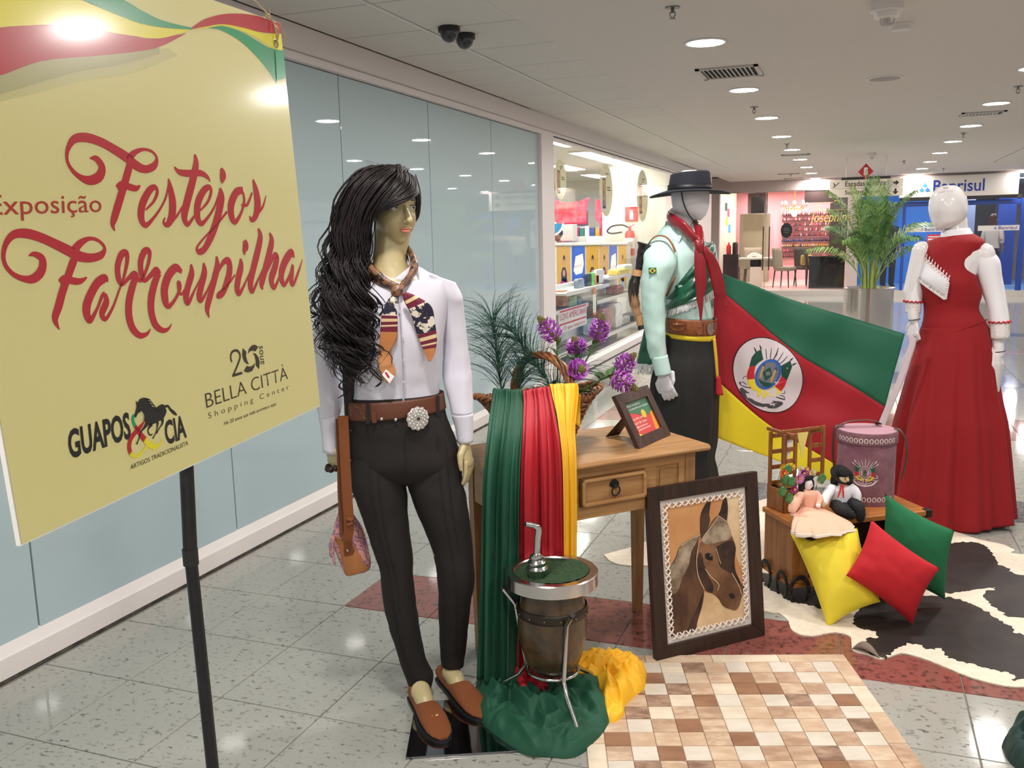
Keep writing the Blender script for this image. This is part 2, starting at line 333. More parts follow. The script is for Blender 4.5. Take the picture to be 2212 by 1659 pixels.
for x,y,s,lb in ((.11,5.21,1.25,'white smoke detector hanging lowest near the top edge'),(.2,15.3,1,'small white smoke detector far down the corridor')):
    t=thing('smoke_detector',lb,'detector',(x,y,CZ))
    b=MB(); b.lathe([(.062*s,0),(.064*s,-.035*s),(.055*s,-.04*s)],28); obj('base',b,PL,t)
    b=MB(); b.lathe([(.05*s,-.039*s),(.048*s,-.06*s),(.034*s,-.066*s)],28); obj('body',b,PL,t)
    b=MB()
    for k in range(5):
        a=2*PI*k/5; b.tube([(.03*s*math.cos(a),.03*s*math.sin(a),-.064*s),(.026*s*math.cos(a),.026*s*math.sin(a),-.082*s),(.01*s*math.cos(a),.01*s*math.sin(a),-.09*s)],.0035*s,6)
    b.lathe([(.016*s,-.066*s),(.015*s,-.086*s)],12); obj('cage',b,VM,t)
t=thing('smoke_detector','flat round white detector beside the hanging one','detector',(.2,5.78,CZ)); b=MB(); b.lathe([(.062,0),(.062,-.012),(.05,-.014)],30); obj('base',b,PL,t); b=MB(); b.lathe([(.05,-.013),(.049,-.036),(.042,-.04)],30); obj('body',b,PL,t)
t=thing('ceiling_speaker','round flat flush ceiling speaker between the light rows','speaker',(.17,7.76,CZ)); b=MB(); b.lathe([(.135,0),(.135,-.006),(.115,-.008)],36); obj('rim',b,RIMM,t); b=MB(); b.lathe([(.001,-.009),(.114,-.009)],36,cap=False); obj('grille',b,mat('speaker_grille',(168,160,155),.7),t)

# ================= variety shop behind the clear panes =================
SHW=mat('shop_wall',(232,228,214),.6); SHF=mat('shop_floor',(205,203,196),.2); RED=mat('shop_red',(196,34,48),.5); SHELFW=mat('shelf_white',(225,224,220),.4); SHG=mat('shelf_grey',(120,120,120),.5)
b=MB(); b.bx(-11,-2.98,8.2,8.3,0,3.1); b.bx(-4.02,-2.98,15.5,15.6,0,2.75); b.bx(-4.12,-4.02,15.5,20.2,0,2.75); b.bx(-11,-4.02,20.2,20.3,0,2.75); b.bx(-11.1,-11,8.3,20.3,0,2.75)
struct('wall_shop',b,SHW)
b=MB(); b.bx(-11,-2.9,8.3,20.3,2.72,2.8); struct('ceiling_shop',b,mat('shop_ceiling',(225,222,212),.8))
TUBE=mat('shop_light',(255,255,250),.5,emit=26,emcol=(255,254,246))
for k,(x,y) in enumerate(((-3.72,13.4),(-3.72,15.4-.6),(-3.5,11.2),(-4.75,15.5),(-4.75,12.8),(-4.75,10.2),(-6,16.8),(-6,13.8),(-6,10.8),(-7.6,17),(-7.6,14),(-7.6,11),(-4.95,18.2))):
    t=thing('ceiling_lamp_panel','bright rectangular lamp panel on the shop ceiling','light',(x,y,2.72),0,'lamp panels on the shop ceiling')
    b=MB(); b.bx(-.17,.17,-.65,.65,-.03,0); obj('housing',b,WHITE,t,smooth=False); b=MB(); b.bx(-.15,.15,-.63,.63,-.034,-.031); obj('diffuser',b,TUBE,t,smooth=False)
# fire extinguisher and its sign on the white shop wall
EXR=mat('extinguisher_red',(200,40,40),.3,coat=.5); BLK=mat('black_rubber',(22,22,24),.5)
t=thing('fire_extinguisher','red fire extinguisher with black hose hung on the white shop wall','extinguisher',(-3.6,15.36,1.16))
b=MB(); b.lathe([(.001,0),(.075,.0),(.085,.03),(.085,.36),(.07,.41),(.03,.43),(.025,.46),(.001,.46)],20); obj('cylinder',b,EXR,t)
b=MB(); b.lathe([(.0865,.12),(.0865,.3)],20,cap=False); obj('paper_label',b,mat('paper',(230,226,220),.7),t)
b=MB(); b.box((0,0,.475),(.04,.04,.04)); b.box((.03,-.02,.5),(.13,.02,.012),Matrix.Rotation(-.4,3,'Y')); obj('valve',b,EXR,t,smooth=False)
b=MB(); b.tube(crs([(-.02,-.03,.475),(-.12,-.06,.52),(-.3,-.06,.5),(-.38,-.06,.42),(-.3,-.06,.38),(-.12,-.06,.4)],5),.014,8); obj('hose',b,BLK,t)
t=thing('safety_sign','square red sign with white extinguisher symbol on the shop wall','sign',(-3.6,15.49,1.86)); b=MB(); b.bx(-.11,.11,-.01,0,-.12,.12); obj('plate',b,RED,t,smooth=False)
WP=mat('white_print',(238,236,232),.6)
b=MB(); b.poly([(-.03,-.012,-.09),(.03,-.012,-.09),(.03,-.012,.02),(.012,-.012,.04),(.03,-.012,.06),(-.04,-.012,.07),(-.012,-.012,.04),(-.03,-.012,.02)]); obj('symbol',b,WP,t,smooth=False)
# poster row on the queue barrier
POY=14.9
BAR=mat('barrier_white',(224,222,216),.5)
b=MB(); b.bx(-5.4,-3.55,POY,POY+.3,0,1.36); b.bx(-5.45,-3.52,POY-.04,POY+.36,1.36,1.40)
t=thing('queue_counter','long white counter with a row of portrait posters on its front','counter',(0,0,0)); obj('counter_body',b,BAR,t,smooth=False)
OCH=mat('poster_ochre',(206,160,60),.6); BLU=mat('poster_blue',(54,96,190),.6); MAG=mat('print_magenta',(170,60,130),.6); HAIRP=mat('print_dark_hair',(60,42,36),.7); SKINP=mat('print_skin',(196,150,124),.6); LBL=mat('print_light_blue',(150,180,210),.6)
xs=[((-4.764,14.9,0.8107)[0],(-4.524,14.9,0.8097)[0],'o'),((-4.496,14.9,0.8096)[0],(-4.266,14.9,0.8086)[0],'b'),((-4.25,14.9,0.8086)[0],(-4.031,14.9,0.8077)[0],'m'),((-4.015,14.9,0.8076)[0],(-3.854,14.9,0.8069)[0],'o'),((-3.842,14.9,0.8069)[0],(-3.711,14.9,0.8063)[0],'b'),((-3.687,14.9,0.8062)[0],(-3.552,14.9,0.8057)[0],'m')]
for k,(x0,x1,c) in enumerate(xs):
    t=thing('portrait_poster',['ochre poster of a person in magenta, leftmost by the window pillar','blue poster with white speech panel, second from the pillar','ochre poster of a person in a light blue shirt, third from the pillar','narrow ochre poster of a person in magenta, fourth from the pillar','narrow blue poster with white speech panel, second from the right end','narrow ochre poster of a person in light blue, right end'][k],'poster',(x0,POY-.006,.5)); W_=x1-x0
    b=MB(); b.bx(0,W_,-.004,.004,0,.84); obj('sheet',b,BLU if c=='b' else OCH,t,smooth=False)
    f=lambda u,v: (u*W_,-.0055,v*.78)
    if c=='b':
        b=MB(); b.poly([f(*p) for p in ((.12,.55),(.3,.86),(.85,.92),(.92,.7),(.8,.5),(.3,.46))]); obj('white_panel',b,WP,t,smooth=False)
        text('lettering','BISCOITO',RED,t,(W_*.2,-.007,.48),(1,0,.25),(-.25,0,1),W_*.62)
        b=MB()
        for q in range(6): b.poly([(W_*(.2+.11*q),-.0055,.03+.3*((q*7)%5)/9),(W_*(.34+.11*q),-.0055,.03+.3*((q*7)%5)/9),(W_*(.34+.11*q),-.0055,.13+.3*((q*7)%5)/9),(W_*(.2+.11*q),-.0055,.13+.3*((q*7)%5)/9)],q%2)
        obj('collage_print',b,[HAIRP,WP],t,smooth=False)
    else:
        b=MB(); b.poly([f(*p) for p in ((.22,0),(.25,.3),(.4,.38),(.7,.38),(.82,.3),(.86,0))]); obj('clothes_print',b,MAG if c=='o' else LBL,t,smooth=False)
        b=MB(); b.poly([f(*p) for p in ((.33,.34),(.32,.5),(.42,.62),(.62,.63),(.74,.5),(.74,.32),(.62,.3))]); b.poly([f(.55+.09*math.cos(a),.8+.09*math.sin(a)) for a in [i*PI/6 for i in range(12)]]); obj('hair_print',b,HAIRP,t,smooth=False)
        b=MB(); b.poly([(W_*(.53+.1*math.cos(a)),-.0065,.78*(.5+.075*math.sin(a))) for a in [i*PI/6 for i in range(12)]]); b.poly([(W_*(.55+.07*math.cos(a)),-.0065,.78*(.74+.07*math.sin(a))) for a in [i*PI/6 for i in range(12)]]); obj('face_print',b,SKINP,t,smooth=False)
# display gondola right behind the glass
t=thing('display_shelf','white display shelving unit just inside the clear shop window','shelf',(0,0,0))
b=MB(); b.bx(-3.62,-3.56,9.3,14.3,0,.9); obj('back_panel',b,SHELFW,t,smooth=False)
for z,y0,y1,d in ((.16,9.3,14.5,.4),(.65,10.0,11.4,.34),(.64,11.8,14.2,.34),(.85,10.3,12.3,.38),(.92,12.6,14.2,.3)):
    b=MB(); b.bx(-3.56,-3.56+d,y0,y1,z-.025,z); obj('shelf_board',b,SHG if z<.7 else SHELFW,t,smooth=False); b=MB(); b.bx(-3.56+d,-3.555+d,y0,y1,z-.035,z+.015); obj('price_rail',b,SHELFW,t,smooth=False)
t2=thing('shop_sign','white board with red shop lettering low inside the window','sign',(-3.14,9.88,.42)); b=MB(); b.bx(-.01,.0,0,1.14,0,.26); obj('board',b,SHELFW,t2,smooth=False)
b=MB(); b.bx(0,.002,.02,1.12,.235,.255); b.bx(0,.002,.02,1.12,.085,.105); obj('red_bars',b,RED,t2,smooth=False)
text('lettering','LOJAS AMERICANAS',RED,t2,(.002,.03,.12),(0,1,0),(0,0,1),1.08,.1)
text('lettering','O que importa',RED,t2,(.002,.15,.01),(0,1,0),(0,0,1),.9,.055)
goods=[('bread_bag','brown wrapped loaf on the left shelf end',-3.36,(-3.36,10.67,0.6111)[1],0.67,(0.12, 0.22, 0.2),(170, 110, 60)),('snack_pack','shiny green snack pack on the left shelf',-3.36,(-3.36,10.92,0.6129)[1],0.65,(0.16, 0.3, 0.14),(120, 150, 120)),('snack_pack','teal snack pack beside the green one',-3.36,(-3.36,11.23,0.6173)[1],0.65,(0.14, 0.2, 0.1),(60, 110, 120)),('tablet_stand','grey tilted tablet on the white display top',-3.36,(-3.36,11.44,0.8119)[1],0.85,(0.06, 0.3, 0.12),(130, 140, 150)),('phone_box','dark standing box on the white display top',-3.36,(-3.36,11.84,0.8112)[1],0.85,(0.06, 0.22, 0.17),(34, 40, 50)),('phone_box','lime green standing box on the white display top',-3.36,(-3.36,12.03,0.8123)[1],0.85,(0.06, 0.2, 0.17),(80, 190, 80)),('phone_box','orange standing box on the white display top',-3.36,(-3.36,12.27,0.804)[1],0.85,(0.05, 0.16, 0.14),(235, 110, 80)),('phone_box','white rounded card standing behind the orange box',-3.36,(-3.36,12.42,0.808)[1],0.85,(0.05, 0.4, 0.2),(232, 232, 230)),('candy_bag','yellow candy bags on the right upper shelf',-3.36,(-3.36,13.64,0.8127)[1],0.92,(0.16, 0.8, 0.09),(205, 180, 80)),('candy_bag','pale candy bags behind the yellow ones',-3.36,(-3.36,13.97,0.8451)[1],0.92,(0.14, 0.5, 0.14),(200, 205, 190)),('gift_bow','dark red bow packet on the right middle shelf',-3.36,(-3.36,13.35,0.648)[1],0.64,(0.18, 0.4, 0.13),(120, 60, 66)),('parcel','light blue parcel on the low shelf',-3.36,(-3.36,12.11,0.2307)[1],0.16,(0.2, 0.3, 0.22),(165, 195, 220)),('parcel','brown parcel on the low shelf behind the flowers',-3.36,(-3.36,12.53,0.2134)[1],0.16,(0.2, 0.45, 0.34),(150, 105, 90)),('parcel','white round roll standing on the low shelf',-3.36,(-3.36,13.17,0.2033)[1],0.16,(0.22, 0.4, 0.36),(215, 215, 215)),('parcel','grey parcel on the low shelf right of the roll',-3.36,(-3.36,13.63,0.1865)[1],0.16,(0.22, 0.5, 0.12),(150, 150, 155)),('parcel','black flat parcel at the low shelf end',-3.36,(-3.36,14.38,0.1743)[1],0.16,(0.25, 0.6, 0.1),(60, 58, 60))]
for nm,lb,x,y,z,(dx,dy,dz),c in goods:
    b=MB(); b.loft([[(x+dx*a*sx,y+dy*c2*sy,z+dz*q) for sx,sy in ((-.5,-.5),(.5,-.5),(.5,.5),(-.5,.5))] for q,a,c2 in ((0,.9,.9),(.1,1,1),(.85,1,1),(1,.8,.85))])
    tag(obj(nm,b,mat('goods_%d_%d_%d'%c,c,.35,col2=tuple(min(255,int(v*1.35)) for v in c),nscale=14),smooth=True,bevel=.008),lb,'goods' if nm not in('phone_box',) else 'box')
t=thing('price_tag','white hanging price tag with orange top below the display','tag',(-3.15,11.35,.5)); b=MB(); b.bx(0,.006,0,.14,0,.34); obj('card',b,WP,t,smooth=False); b=MB(); b.bx(.0,.008,0,.12,.27,.35); b.bx(0,.008,0,.12,0,.03); obj('orange_band',b,mat('tag_orange',(235,130,60),.5),t,smooth=False)
# round stickers on the glass
STK=mat('sticker_cream',(252,242,196),.5); PHN=mat('sticker_phone',(60,50,48),.5); PHS=mat('sticker_phone_screen',(190,110,90),.5,col2=(230,200,90),nscale=16)
def sticker(yc,zc,r,lb):
    t=thing('round_sticker',lb,'sticker',(WX-.006,yc,zc),0)
    b=MB(); b.prism([(r*math.cos(2*PI*i/40),r*math.sin(2*PI*i/40)) for i in range(40)],lambda a,c,d:(d,a,c),0,-.003); obj('disc',b,STK,t,smooth=False)
    b=MB(); b.bx(-.0002,.0006,-r*.55,-r*.08,-r*.7,r*.45); obj('phone_print',b,PHN,t,smooth=False); b=MB(); b.bx(0,.001,-r*.5,-r*.13,-r*.6,r*.38); obj('screen_print',b,PHS,t,smooth=False)
    b=MB()
    for q,(a,c,w_) in enumerate(((-.1,.62,.55),(-.1,.52,.4),(.12,.1,.6),(.12,0,.7))): b.bx(0,.001,r*a,r*(a+w_*.8),r*c,r*(c+.05))
    obj('small_print',b,mat('print_brown',(120,100,70),.6),t,smooth=False)
sticker(9.06,2.1,.2,'round cream phone sticker on the glass beside the white pillar'); sticker(10.9,2.06,.31,'large round cream phone sticker in the middle of the glass'); sticker(12.93,2.06,.36,'round cream phone sticker on the glass left of the black hat')
# red hanging banners, arrow disc and back shelving deeper inside
def cardat(name,lb,cat,x,y,z,pts,m,th=.01,group=None):
    t=thing(name,lb,cat,(x,y,z),0,group); b=MB(); b.prism(pts,lambda a,c,d:(a,d,c),0,th); obj('sheet',b,m,t,smooth=False); return t
REDB=mat('banner_red',(214,70,84),.5,col2=(236,130,138),nscale=9)
cardat('hanging_banner','large red banner swag hanging inside the shop','banner',-4.72,14.6,1.72,[(0,.05),(.1,0),(.55,.02),(.6,.32),(.62,.42),(.45,.36),(.2,.34),(0,.42)],REDB)
cardat('hanging_banner','narrow red pennant hanging beside the pillar inside the shop','banner',-4.95,14.6,1.7,[(.05,0),(.2,.12),(.2,.45),(.02,.6),(0,.3)],REDB)
cardat('hanging_banner','red leaflet poster on the column inside the shop','banner',-4.55,16.6,1.62,[(0,.2),(.15,0),(.38,.0),(.38,.55),(0,.55)],REDB)
t=cardat('arrow_sign','round blue sign with white arrow hanging inside the shop','sign',-5.02,15.4,1.75,[(.2*math.cos(i*PI/14),.2*math.sin(i*PI/14)) for i in range(28)],mat('arrow_blue',(50,140,190),.5))
b=MB(); b.poly([(-.11,-.002,0),(-.04,-.002,.05),(-.04,-.002,.015),(.1,-.002,.02),(.1,-.002,-.02),(-.04,-.002,-.015),(-.04,-.002,-.05)]); obj('arrow_print',b,WP,t,smooth=False)
b=MB(); b.prism([(.235*math.cos(i*PI/14),.235*math.sin(i*PI/14)) for i in range(28)],lambda a,c,d:(a,d,c),.004,.012); obj('white_rim',b,WP,t,smooth=False)
t=thing('back_shelf','tall grey shelving with coloured packs at the back of the shop','shelf',(-6.6,16.6,0)); b=MB(); b.bx(0,1.9,.0,.05,0,1.98); obj('back_panel',b,SHG,t,smooth=False)
b=MB(); b.bx(.1,1.9,-.03,0,1.72,1.9); obj('red_header',b,RED,t,smooth=False); b=MB(); b.bx(.1,1.9,-.04,0,1.62,1.68); obj('trim_board',b,SHELFW,t,smooth=False)
text('lettering','celulares',WP,t,(1.2,-.032,1.76),(1,0,0),(0,0,1),.5)
b=MB(); b.bx(.25,1.0,-.03,0,.9,1.5); obj('dark_screen',b,mat('dark_screen',(28,30,48),.2),t,smooth=False)
b=MB(); b.bx(1.1,1.85,-.04,0,1.1,1.55); obj('blue_display',b,mat('display_blue',(90,150,190),.3),t,smooth=False)
RC=random.Random(4)
for q in range(9):
    c=[(190,50,90),(60,130,90),(240,240,235),(60,90,170),(220,170,60)][q%5]; b=MB(); b.bx(-4.9+.1*q,-4.82+.1*q,16.42,16.52,1.5,1.5+.14+.12*RC.random()); tag(obj('product_box',b,mat('pack_%d_%d_%d'%c,c,.4),smooth=False,bevel=.004),'small %s pack on the back shop counter, %s of its colour from the left'%(['pink','green','white','blue','yellow'][q%5],'first' if q<5 else 'second'),'box','packs on the back shop counter')
b=MB(); b.bx(-5.25,-4.14,16.3,16.55,0,1.5); tag(obj('back_counter',b,SHELFW,smooth=False,bevel=.01),'white service counter at the back of the shop','counter')
b=MB(); b.bx(-4.62,-4.3,16.28,16.32,1.12,1.48); tag(obj('lit_screen',b,mat('lit_screen',(235,240,245),.4,emit=1.2),smooth=False),'bright white screen on the back service counter','screen')
b=MB(); b.bx(-5.05,-4.78,15.9,16.2,1.42,1.72); b.bx(-4.97,-4.86,15.98,16.1,1.36,1.42); tag(obj('till_screen',b,SHELFW,smooth=False,bevel=.008),'white till monitor behind the cashier','screen')
def person(name,lb,loc,rotz,h,skin,hair,top,legs,lean=0,seat=False,longhair=False):
    t=thing(name,lb,'person',loc,rotz); k=h/1.75; b=MB()
    def P(x,y,z): return (x*k,(y-lean*max(0,z-.95))*k,z*k)
    b.tube([P(0,0,1.42),P(0,-.01,1.5)],.055*k,12); b.ball(P(0,-.02,1.62),(.075*k,.095*k,.115*k),16,12); b.ball(P(0,-.115,1.61),(.014*k,.02*k,.02*k)); b.ball(P(.078,0,1.61),(.012*k,.02*k,.03*k)); b.ball(P(-.078,0,1.61),(.012*k,.02*k,.03*k))
    b.loft([[P(rx*math.cos(a),ry*math.sin(a),z) for a in [2*PI*i/18 for i in range(18)]] for z,rx,ry in ((.8,.13,.1),(.95,.155,.11),(1.1,.13,.1),(1.3,.165,.115),(1.4,.16,.1),(1.45,.07,.06))])
    for s in (-1,1):
        b.tube([P(.18*s,0,1.38),P(.22*s,.02,1.12),P(.2*s,-.1,.92)],[.05*k,.042*k,.03*k],10,round_=True); hand(b,P(.2*s,-.1,.92),(0,-.4,-1),(s,0,.2),-s,L=.17*k,wr=.024*k,fr=.008*k)
        b.tube([P(.09*s,0,.88),P(.1*s,-.01,.5),P(.1*s,.02,.08)],[.085*k,.058*k,.036*k],12,round_=True); b.tube([P(.1*s,.04,.04),P(.1*s,-.14,.03)],[.04*k,.035*k],10,round_=True)
    remesh('body',b,skin,.011*k,2,t)
    b=MB(); b.ball(P(0,.012,1.655),(.084*k,.1*k,.098*k),16,10)
    if longhair: b.loft([[P(rx*math.cos(a),.06+ry*math.sin(a),z) for a in [2*PI*i/14 for i in range(14)]] for z,rx,ry in ((1.3,.06,.03),(1.5,.09,.04),(1.68,.08,.05))])
    obj('hair',b,hair,t)
    b=MB(); b.loft([[P(rx*math.cos(a),ry*math.sin(a),z) for a in [2*PI*i/20 for i in range(20)]] for z,rx,ry in ((.82,.165,.125),(.95,.17,.125),(1.1,.15,.12),(1.3,.185,.135),(1.4,.175,.115),(1.465,.075,.07))])
    for s in (-1,1): b.tube([P(.17*s,0,1.39),P(.215*s,.01,1.18),P(.215*s,-.01,1.08)],[.062*k,.058*k,.055*k],12,round_=True)
    obj('shirt',b,top,t)
    b=MB(); b.loft([[P(rx*math.cos(a),ry*math.sin(a),z) for a in [2*PI*i/18 for i in range(18)]] for z,rx,ry in ((.76,.17,.125),(.9,.172,.13),(.98,.16,.12))])
    for s in (-1,1): b.tube([P(.085*s,0,.86),P(.1*s,0,.5),P(.1*s,.02,.07)],[.098*k,.075*k,.062*k],12)
    obj('trousers',b,legs,t)
    b=MB()
    for s in (-1,1): b.tube([P(.1*s,.05,.035),P(.1*s,-.05,.04),P(.1*s,-.16,.03)],[.042*k,.044*k,.036*k],10,round_=True)
    obj('shoes',b,BLK,t); return t
SKB=mat('skin_brown',(150,104,80),.5); HBL=mat('hair_black',(24,20,20),.5); REDT=mat('shirt_red',(200,24,60),.7); NAVY=mat('trousers_dark',(30,32,42),.8)
person('person','person in a red shirt working behind the poster counter, head bowed',(-4.85,15.75,0),-1.1,1.66,SKB,HBL,REDT,NAVY,lean=.25)

# ================= the far cross corridor =================
FY=22.3
b=MB(); b.bx(-9,9,FY-.15,FY+6,0,.13); struct('trim_2',b,mat('plinth',(196,188,182),.3))
b=MB(); b.bx(-9,9,28,28.2,0,CZ); b.bx(-9,.05,FY-.05,FY+.25,2.43,CZ+.1); b.bx(.05,9,FY-.05,FY+.25,2.62,CZ+.1); b.bx(-.18,.08,FY,FY+6,.13,2.6); b.bx(-9,-3.05,FY,FY+.2,.13,2.6); struct('wall_back',b,mat('back_wall_paint',(190,172,168),.6))
# salon
PINK=mat('pink_wall',(240,170,180),.6); CREAM=mat('cream_wall',(228,220,206),.6); GREIGE=mat('greige_panel',(150,144,122),.6); DBR=mat('dark_shelf',(42,34,36),.5)
b=MB(); b.bx(-2.35,-.18,27.0,27.1,.13,2.6); b.bx(-4.4,-2.9,27.0,27.1,.13,2.6); struct('wall_salon',b,PINK)
b=MB(); b.bx(-9,-.18,FY+.26,27,.131,.14); struct('trim_3',b,mat('salon_floor',(236,200,196),.2))
b=MB(); b.bx(-3.35,-3.0,24.2,25.2,.13,2.6); tag(obj('wall_column',b,CREAM,smooth=False,bevel=.01),'cream column with small coloured cards left in the salon','column')
for k,(x,z,c,n) in enumerate(((-3.14,2.15,(60,90,70),'green'),(-3.08,2.0,(220,90,110),'pink'),(-3.12,1.78,(230,210,80),'yellow'),(-3.05,1.6,(100,170,210),'blue'))):
    b=MB(); b.bx(x-.03,x+.03,24.19,24.2,z-.1,z+.1); tag(obj('colour_card',b,mat('card_'+n,c,.6),smooth=False),'small %s card on the cream salon column'%n,'card')
b=MB(); b.bx(-2.95,-2.2,25.6,26.2,.13,1.98); tag(obj('tall_cabinet',b,GREIGE,smooth=False,bevel=.01),'tall greige cabinet panel in the salon','cabinet')
t=thing('television','black television high up beside the salon cabinet','television',(-2.42,24.9,1.97)); b=MB(); b.bx(-.17,.17,0,.05,0,.42); obj('screen',b,mat('tv_black',(18,16,18),.25),t,smooth=False,bevel=.01); b=MB(); b.bx(-.02,.02,.05,.1,.2,1.0); obj('mount',b,BLK,t,smooth=False)
# polish shelves
PC=[(150,20,40),(200,40,70),(90,20,40),(60,30,40),(220,120,150),(40,40,90),(60,80,160),(200,170,60),(230,190,190),(120,60,50)]
PM=[mat('polish_%d'%i,c,.25) for i,c in enumerate(PC)]
t=thing('polish_rack','pink wall rack of nail polish ledges in the salon','shelf',(-1.95,26.98,0))
zz=[1.93-.145*k for k in range(9)]
for k,z in enumerate(zz):
    b=MB(); b.bx(0,1.52,-.09,0,z-.012,z); obj('ledge',b,DBR,t,smooth=False)
bot=[]
for m in PM:
    b=MB(); b.lathe([(.012,0),(.017,.004),(.017,.035),(.007,.045),(.008,.08),(.006,.085)],8); bot.append(b.mesh('polish_bottle',m))
RB=random.Random(9)
for k,z in enumerate(zz):
    for i in range(30):
        o=bpy.data.objects.new('polish_bottle',bot[(RB.choice([0,1,2,3,3,4,8,9]) if k not in (5,6) else RB.choice([5,6,5,3]) if k==5 else RB.choice([7,7,3,8]))]); COL.objects.link(o); o.location=(-1.92+i*.05,26.94,z); tag(o,'small nail polish bottle on a pink wall ledge','bottle','nail polish bottles on the pink wall')
# left salon shelves (pink niche and dark column)
t=thing('dark_shelving','tall dark shelf column left in the salon','shelf',(-3.62,24.4,.13)); b=MB(); b.bx(0,.24,.1,.14,0,2.2); obj('back_panel',b,DBR,t,smooth=False)
for k in range(8): b=MB(); b.bx(0,.24,-.1,.1,.25*k,.25*k+.02); obj('shelf_board',b,SHG,t,smooth=False)
t=thing('pink_niche','pink shelf niche beside the gaucho in the salon','shelf',(-3.98,25,.13)); b=MB(); b.bx(0,.33,.1,.14,0,2.1); obj('back_panel',b,mat('niche_pink',(226,120,120),.6),t,smooth=False)
for k in range(6): b=MB(); b.bx(0,.33,-.06,.1,.35*k,.35*k+.02); obj('shelf_board',b,PINK,t,smooth=False)
# chandelier
GOLD=mat('gold',(212,170,90),.3,metal=1); CRY=mat('crystal',(250,235,210),.1,emit=1.4,emcol=(255,225,170)); BULB=mat('bulb',(255,240,215),.5,emit=25,emcol=(255,228,180))
t=thing('chandelier','lit crystal chandelier hanging in the pink salon','light',(-1.45,24.2,2.15))
b=MB(); b.tube([(0,0,.5),(0,0,-.1)],.012,8)
for k in range(8):
    a=2*PI*k/8; b.tube(crs([(0,0,-.05),(.15*math.cos(a),.15*math.sin(a),-.12),(.3*math.cos(a),.3*math.sin(a),0)],4),.008,6)
obj('arms',b,GOLD,t)
for k in range(8):
    a=2*PI*k/8; b=MB(); b.lathe([(.001,.02),(.02,.03),(.022,.06),(.004,.1)],10,(.3*math.cos(a),.3*math.sin(a),0)); obj('bulb',b,BULB,t)
b=MB()
for k in range(90):
    a=RB.random()*6.28; r=RB.random()*.34; b.ball((r*math.cos(a),r*math.sin(a),-.05-.2*RB.random()*(1-r)),.014,6,4)
obj('crystal_drops',b,CRY,t,kind='stuff')
b=MB(); b.ball((0,0,-.24),.06,14,10); obj('globe',b,BULB,t)
# salon glass front
t=struct('window_2',MB().bx(-3.05,-.18,FY-.02,FY+.02,2.41,2.45),CHR)
for x0,x1 in ((-3.0,-1.98),(-1.95,-1.0),(-.97,-.18)):
    b=MB(); b.bx(x0,x1,FY-.004,FY+.004,.14,2.41); obj('pane',b,PANE,t,smooth=False)
b=MB(); b.bx(-1.985,-1.965,FY-.012,FY+.012,.14,2.41); obj('glass_edge',b,CHR,t,smooth=False)
for x in (-2.02,-1.88): b=MB(); b.tube([(x,FY-.05,.6),(x,FY-.05,1.62)],.014,8); obj('door_handle',b,mat('handle_bronze',(110,76,66),.35,metal=1),t)
t=thing('oval_sign','black oval notice stuck to the salon glass door','sign',(-1.5,FY-.02,1.52)); b=MB(); b.prism([(.13*math.cos(i*PI/16),.17*math.sin(i*PI/16)) for i in range(32)],lambda a,c,d:(a,d,c),0,.01); obj('plate',b,mat('sign_black',(22,24,24),.4),t,smooth=False)
b=MB(); b.bx(-.05,.05,-.002,0,.04,.05); b.bx(-.06,.06,-.002,0,.0,.01); b.bx(-.05,.05,-.002,0,-.05,-.04); obj('small_print',b,SHG,t,smooth=False)
LG=mat('gold_lettering',(226,200,120),.35,metal=.6)
t=thing('shop_lettering','gold script shop name on the salon glass','lettering',(-1.0,FY-.012,1.62)); text('letters','Josephine',LG,t,(.0,0,0),(1,0,0),(0,0,1),.92,.3,shear=.3)
b=MB(); F=lambda u,v:(u,0,v)
for s in (-1,1):
    for st in ([(.46,.5,.02),(.46+.12*s,.55,.025),(.46+.25*s,.48,.02),(.46+.3*s,.4,.015),(.46+.22*s,.37,.01)],[(.46,.62,.015),(.46+.1*s,.68,.02),(.46+.16*s,.62,.015),(.46+.1*s,.58,.01)]): b.ribbon(st,F)
b.bx(.1,.85,-.001,0,.335,.342); obj('flourish',b,LG,t,smooth=False)
t=thing('shop_header','dark header panel above the salon glass corner','panel',(-.62,FY-.02,2.24)); b=MB(); b.bx(-.5,.15,0,.03,-.1,.17); obj('panel',b,mat('header_brown',(60,42,40),.5),t,smooth=False)
# salon furniture
b=MB(); b.bx(-1.0,-.2,FY+.5,FY+1.1,.13,.86); b.bx(-1.02,-.19,FY+.45,FY+1.15,.86,.9); tag(obj('reception_counter',b,mat('counter_black',(20,19,22),.15,coat=.5),smooth=False,bevel=.01),'glossy black reception counter in the salon','counter')
b=MB(); b.bx(-.62,-.2,24.8,24.9,.9,2.4); tag(obj('dark_partition',b,mat('partition_dark',(54,46,42),.4),smooth=False),'dark partition behind the black reception counter','wall panel')
CHB=mat('chair_fabric',(70,64,58),.8); CHG=mat('chair_beige',(140,132,116),.8); LEGM=mat('chair_leg',(40,36,34),.5)
def salon_chair(lb,x,y,rz,m):
    t=thing('salon_chair',lb,'chair',(x,y,.14),rz,'salon chairs')
    b=MB(); b.bx(-.22,.22,-.2,.2,.4,.5); obj('seat',b,m,t,smooth=False,bevel=.03)
    b=MB(); b.grid(lambda u,v:(-.22+.44*u,.18+.06*v-.05*math.cos((u-.5)*PI),.45+.5*v),8,6); obj('backrest',b,m,t,solid=.05)
    for sx in (-.19,.19):
        for sy in (-.17,.17): b=MB(); b.tube([(sx,sy,.42),(sx*1.15,sy*1.2,0)],[.02,.013],8); obj('leg',b,LEGM,t)
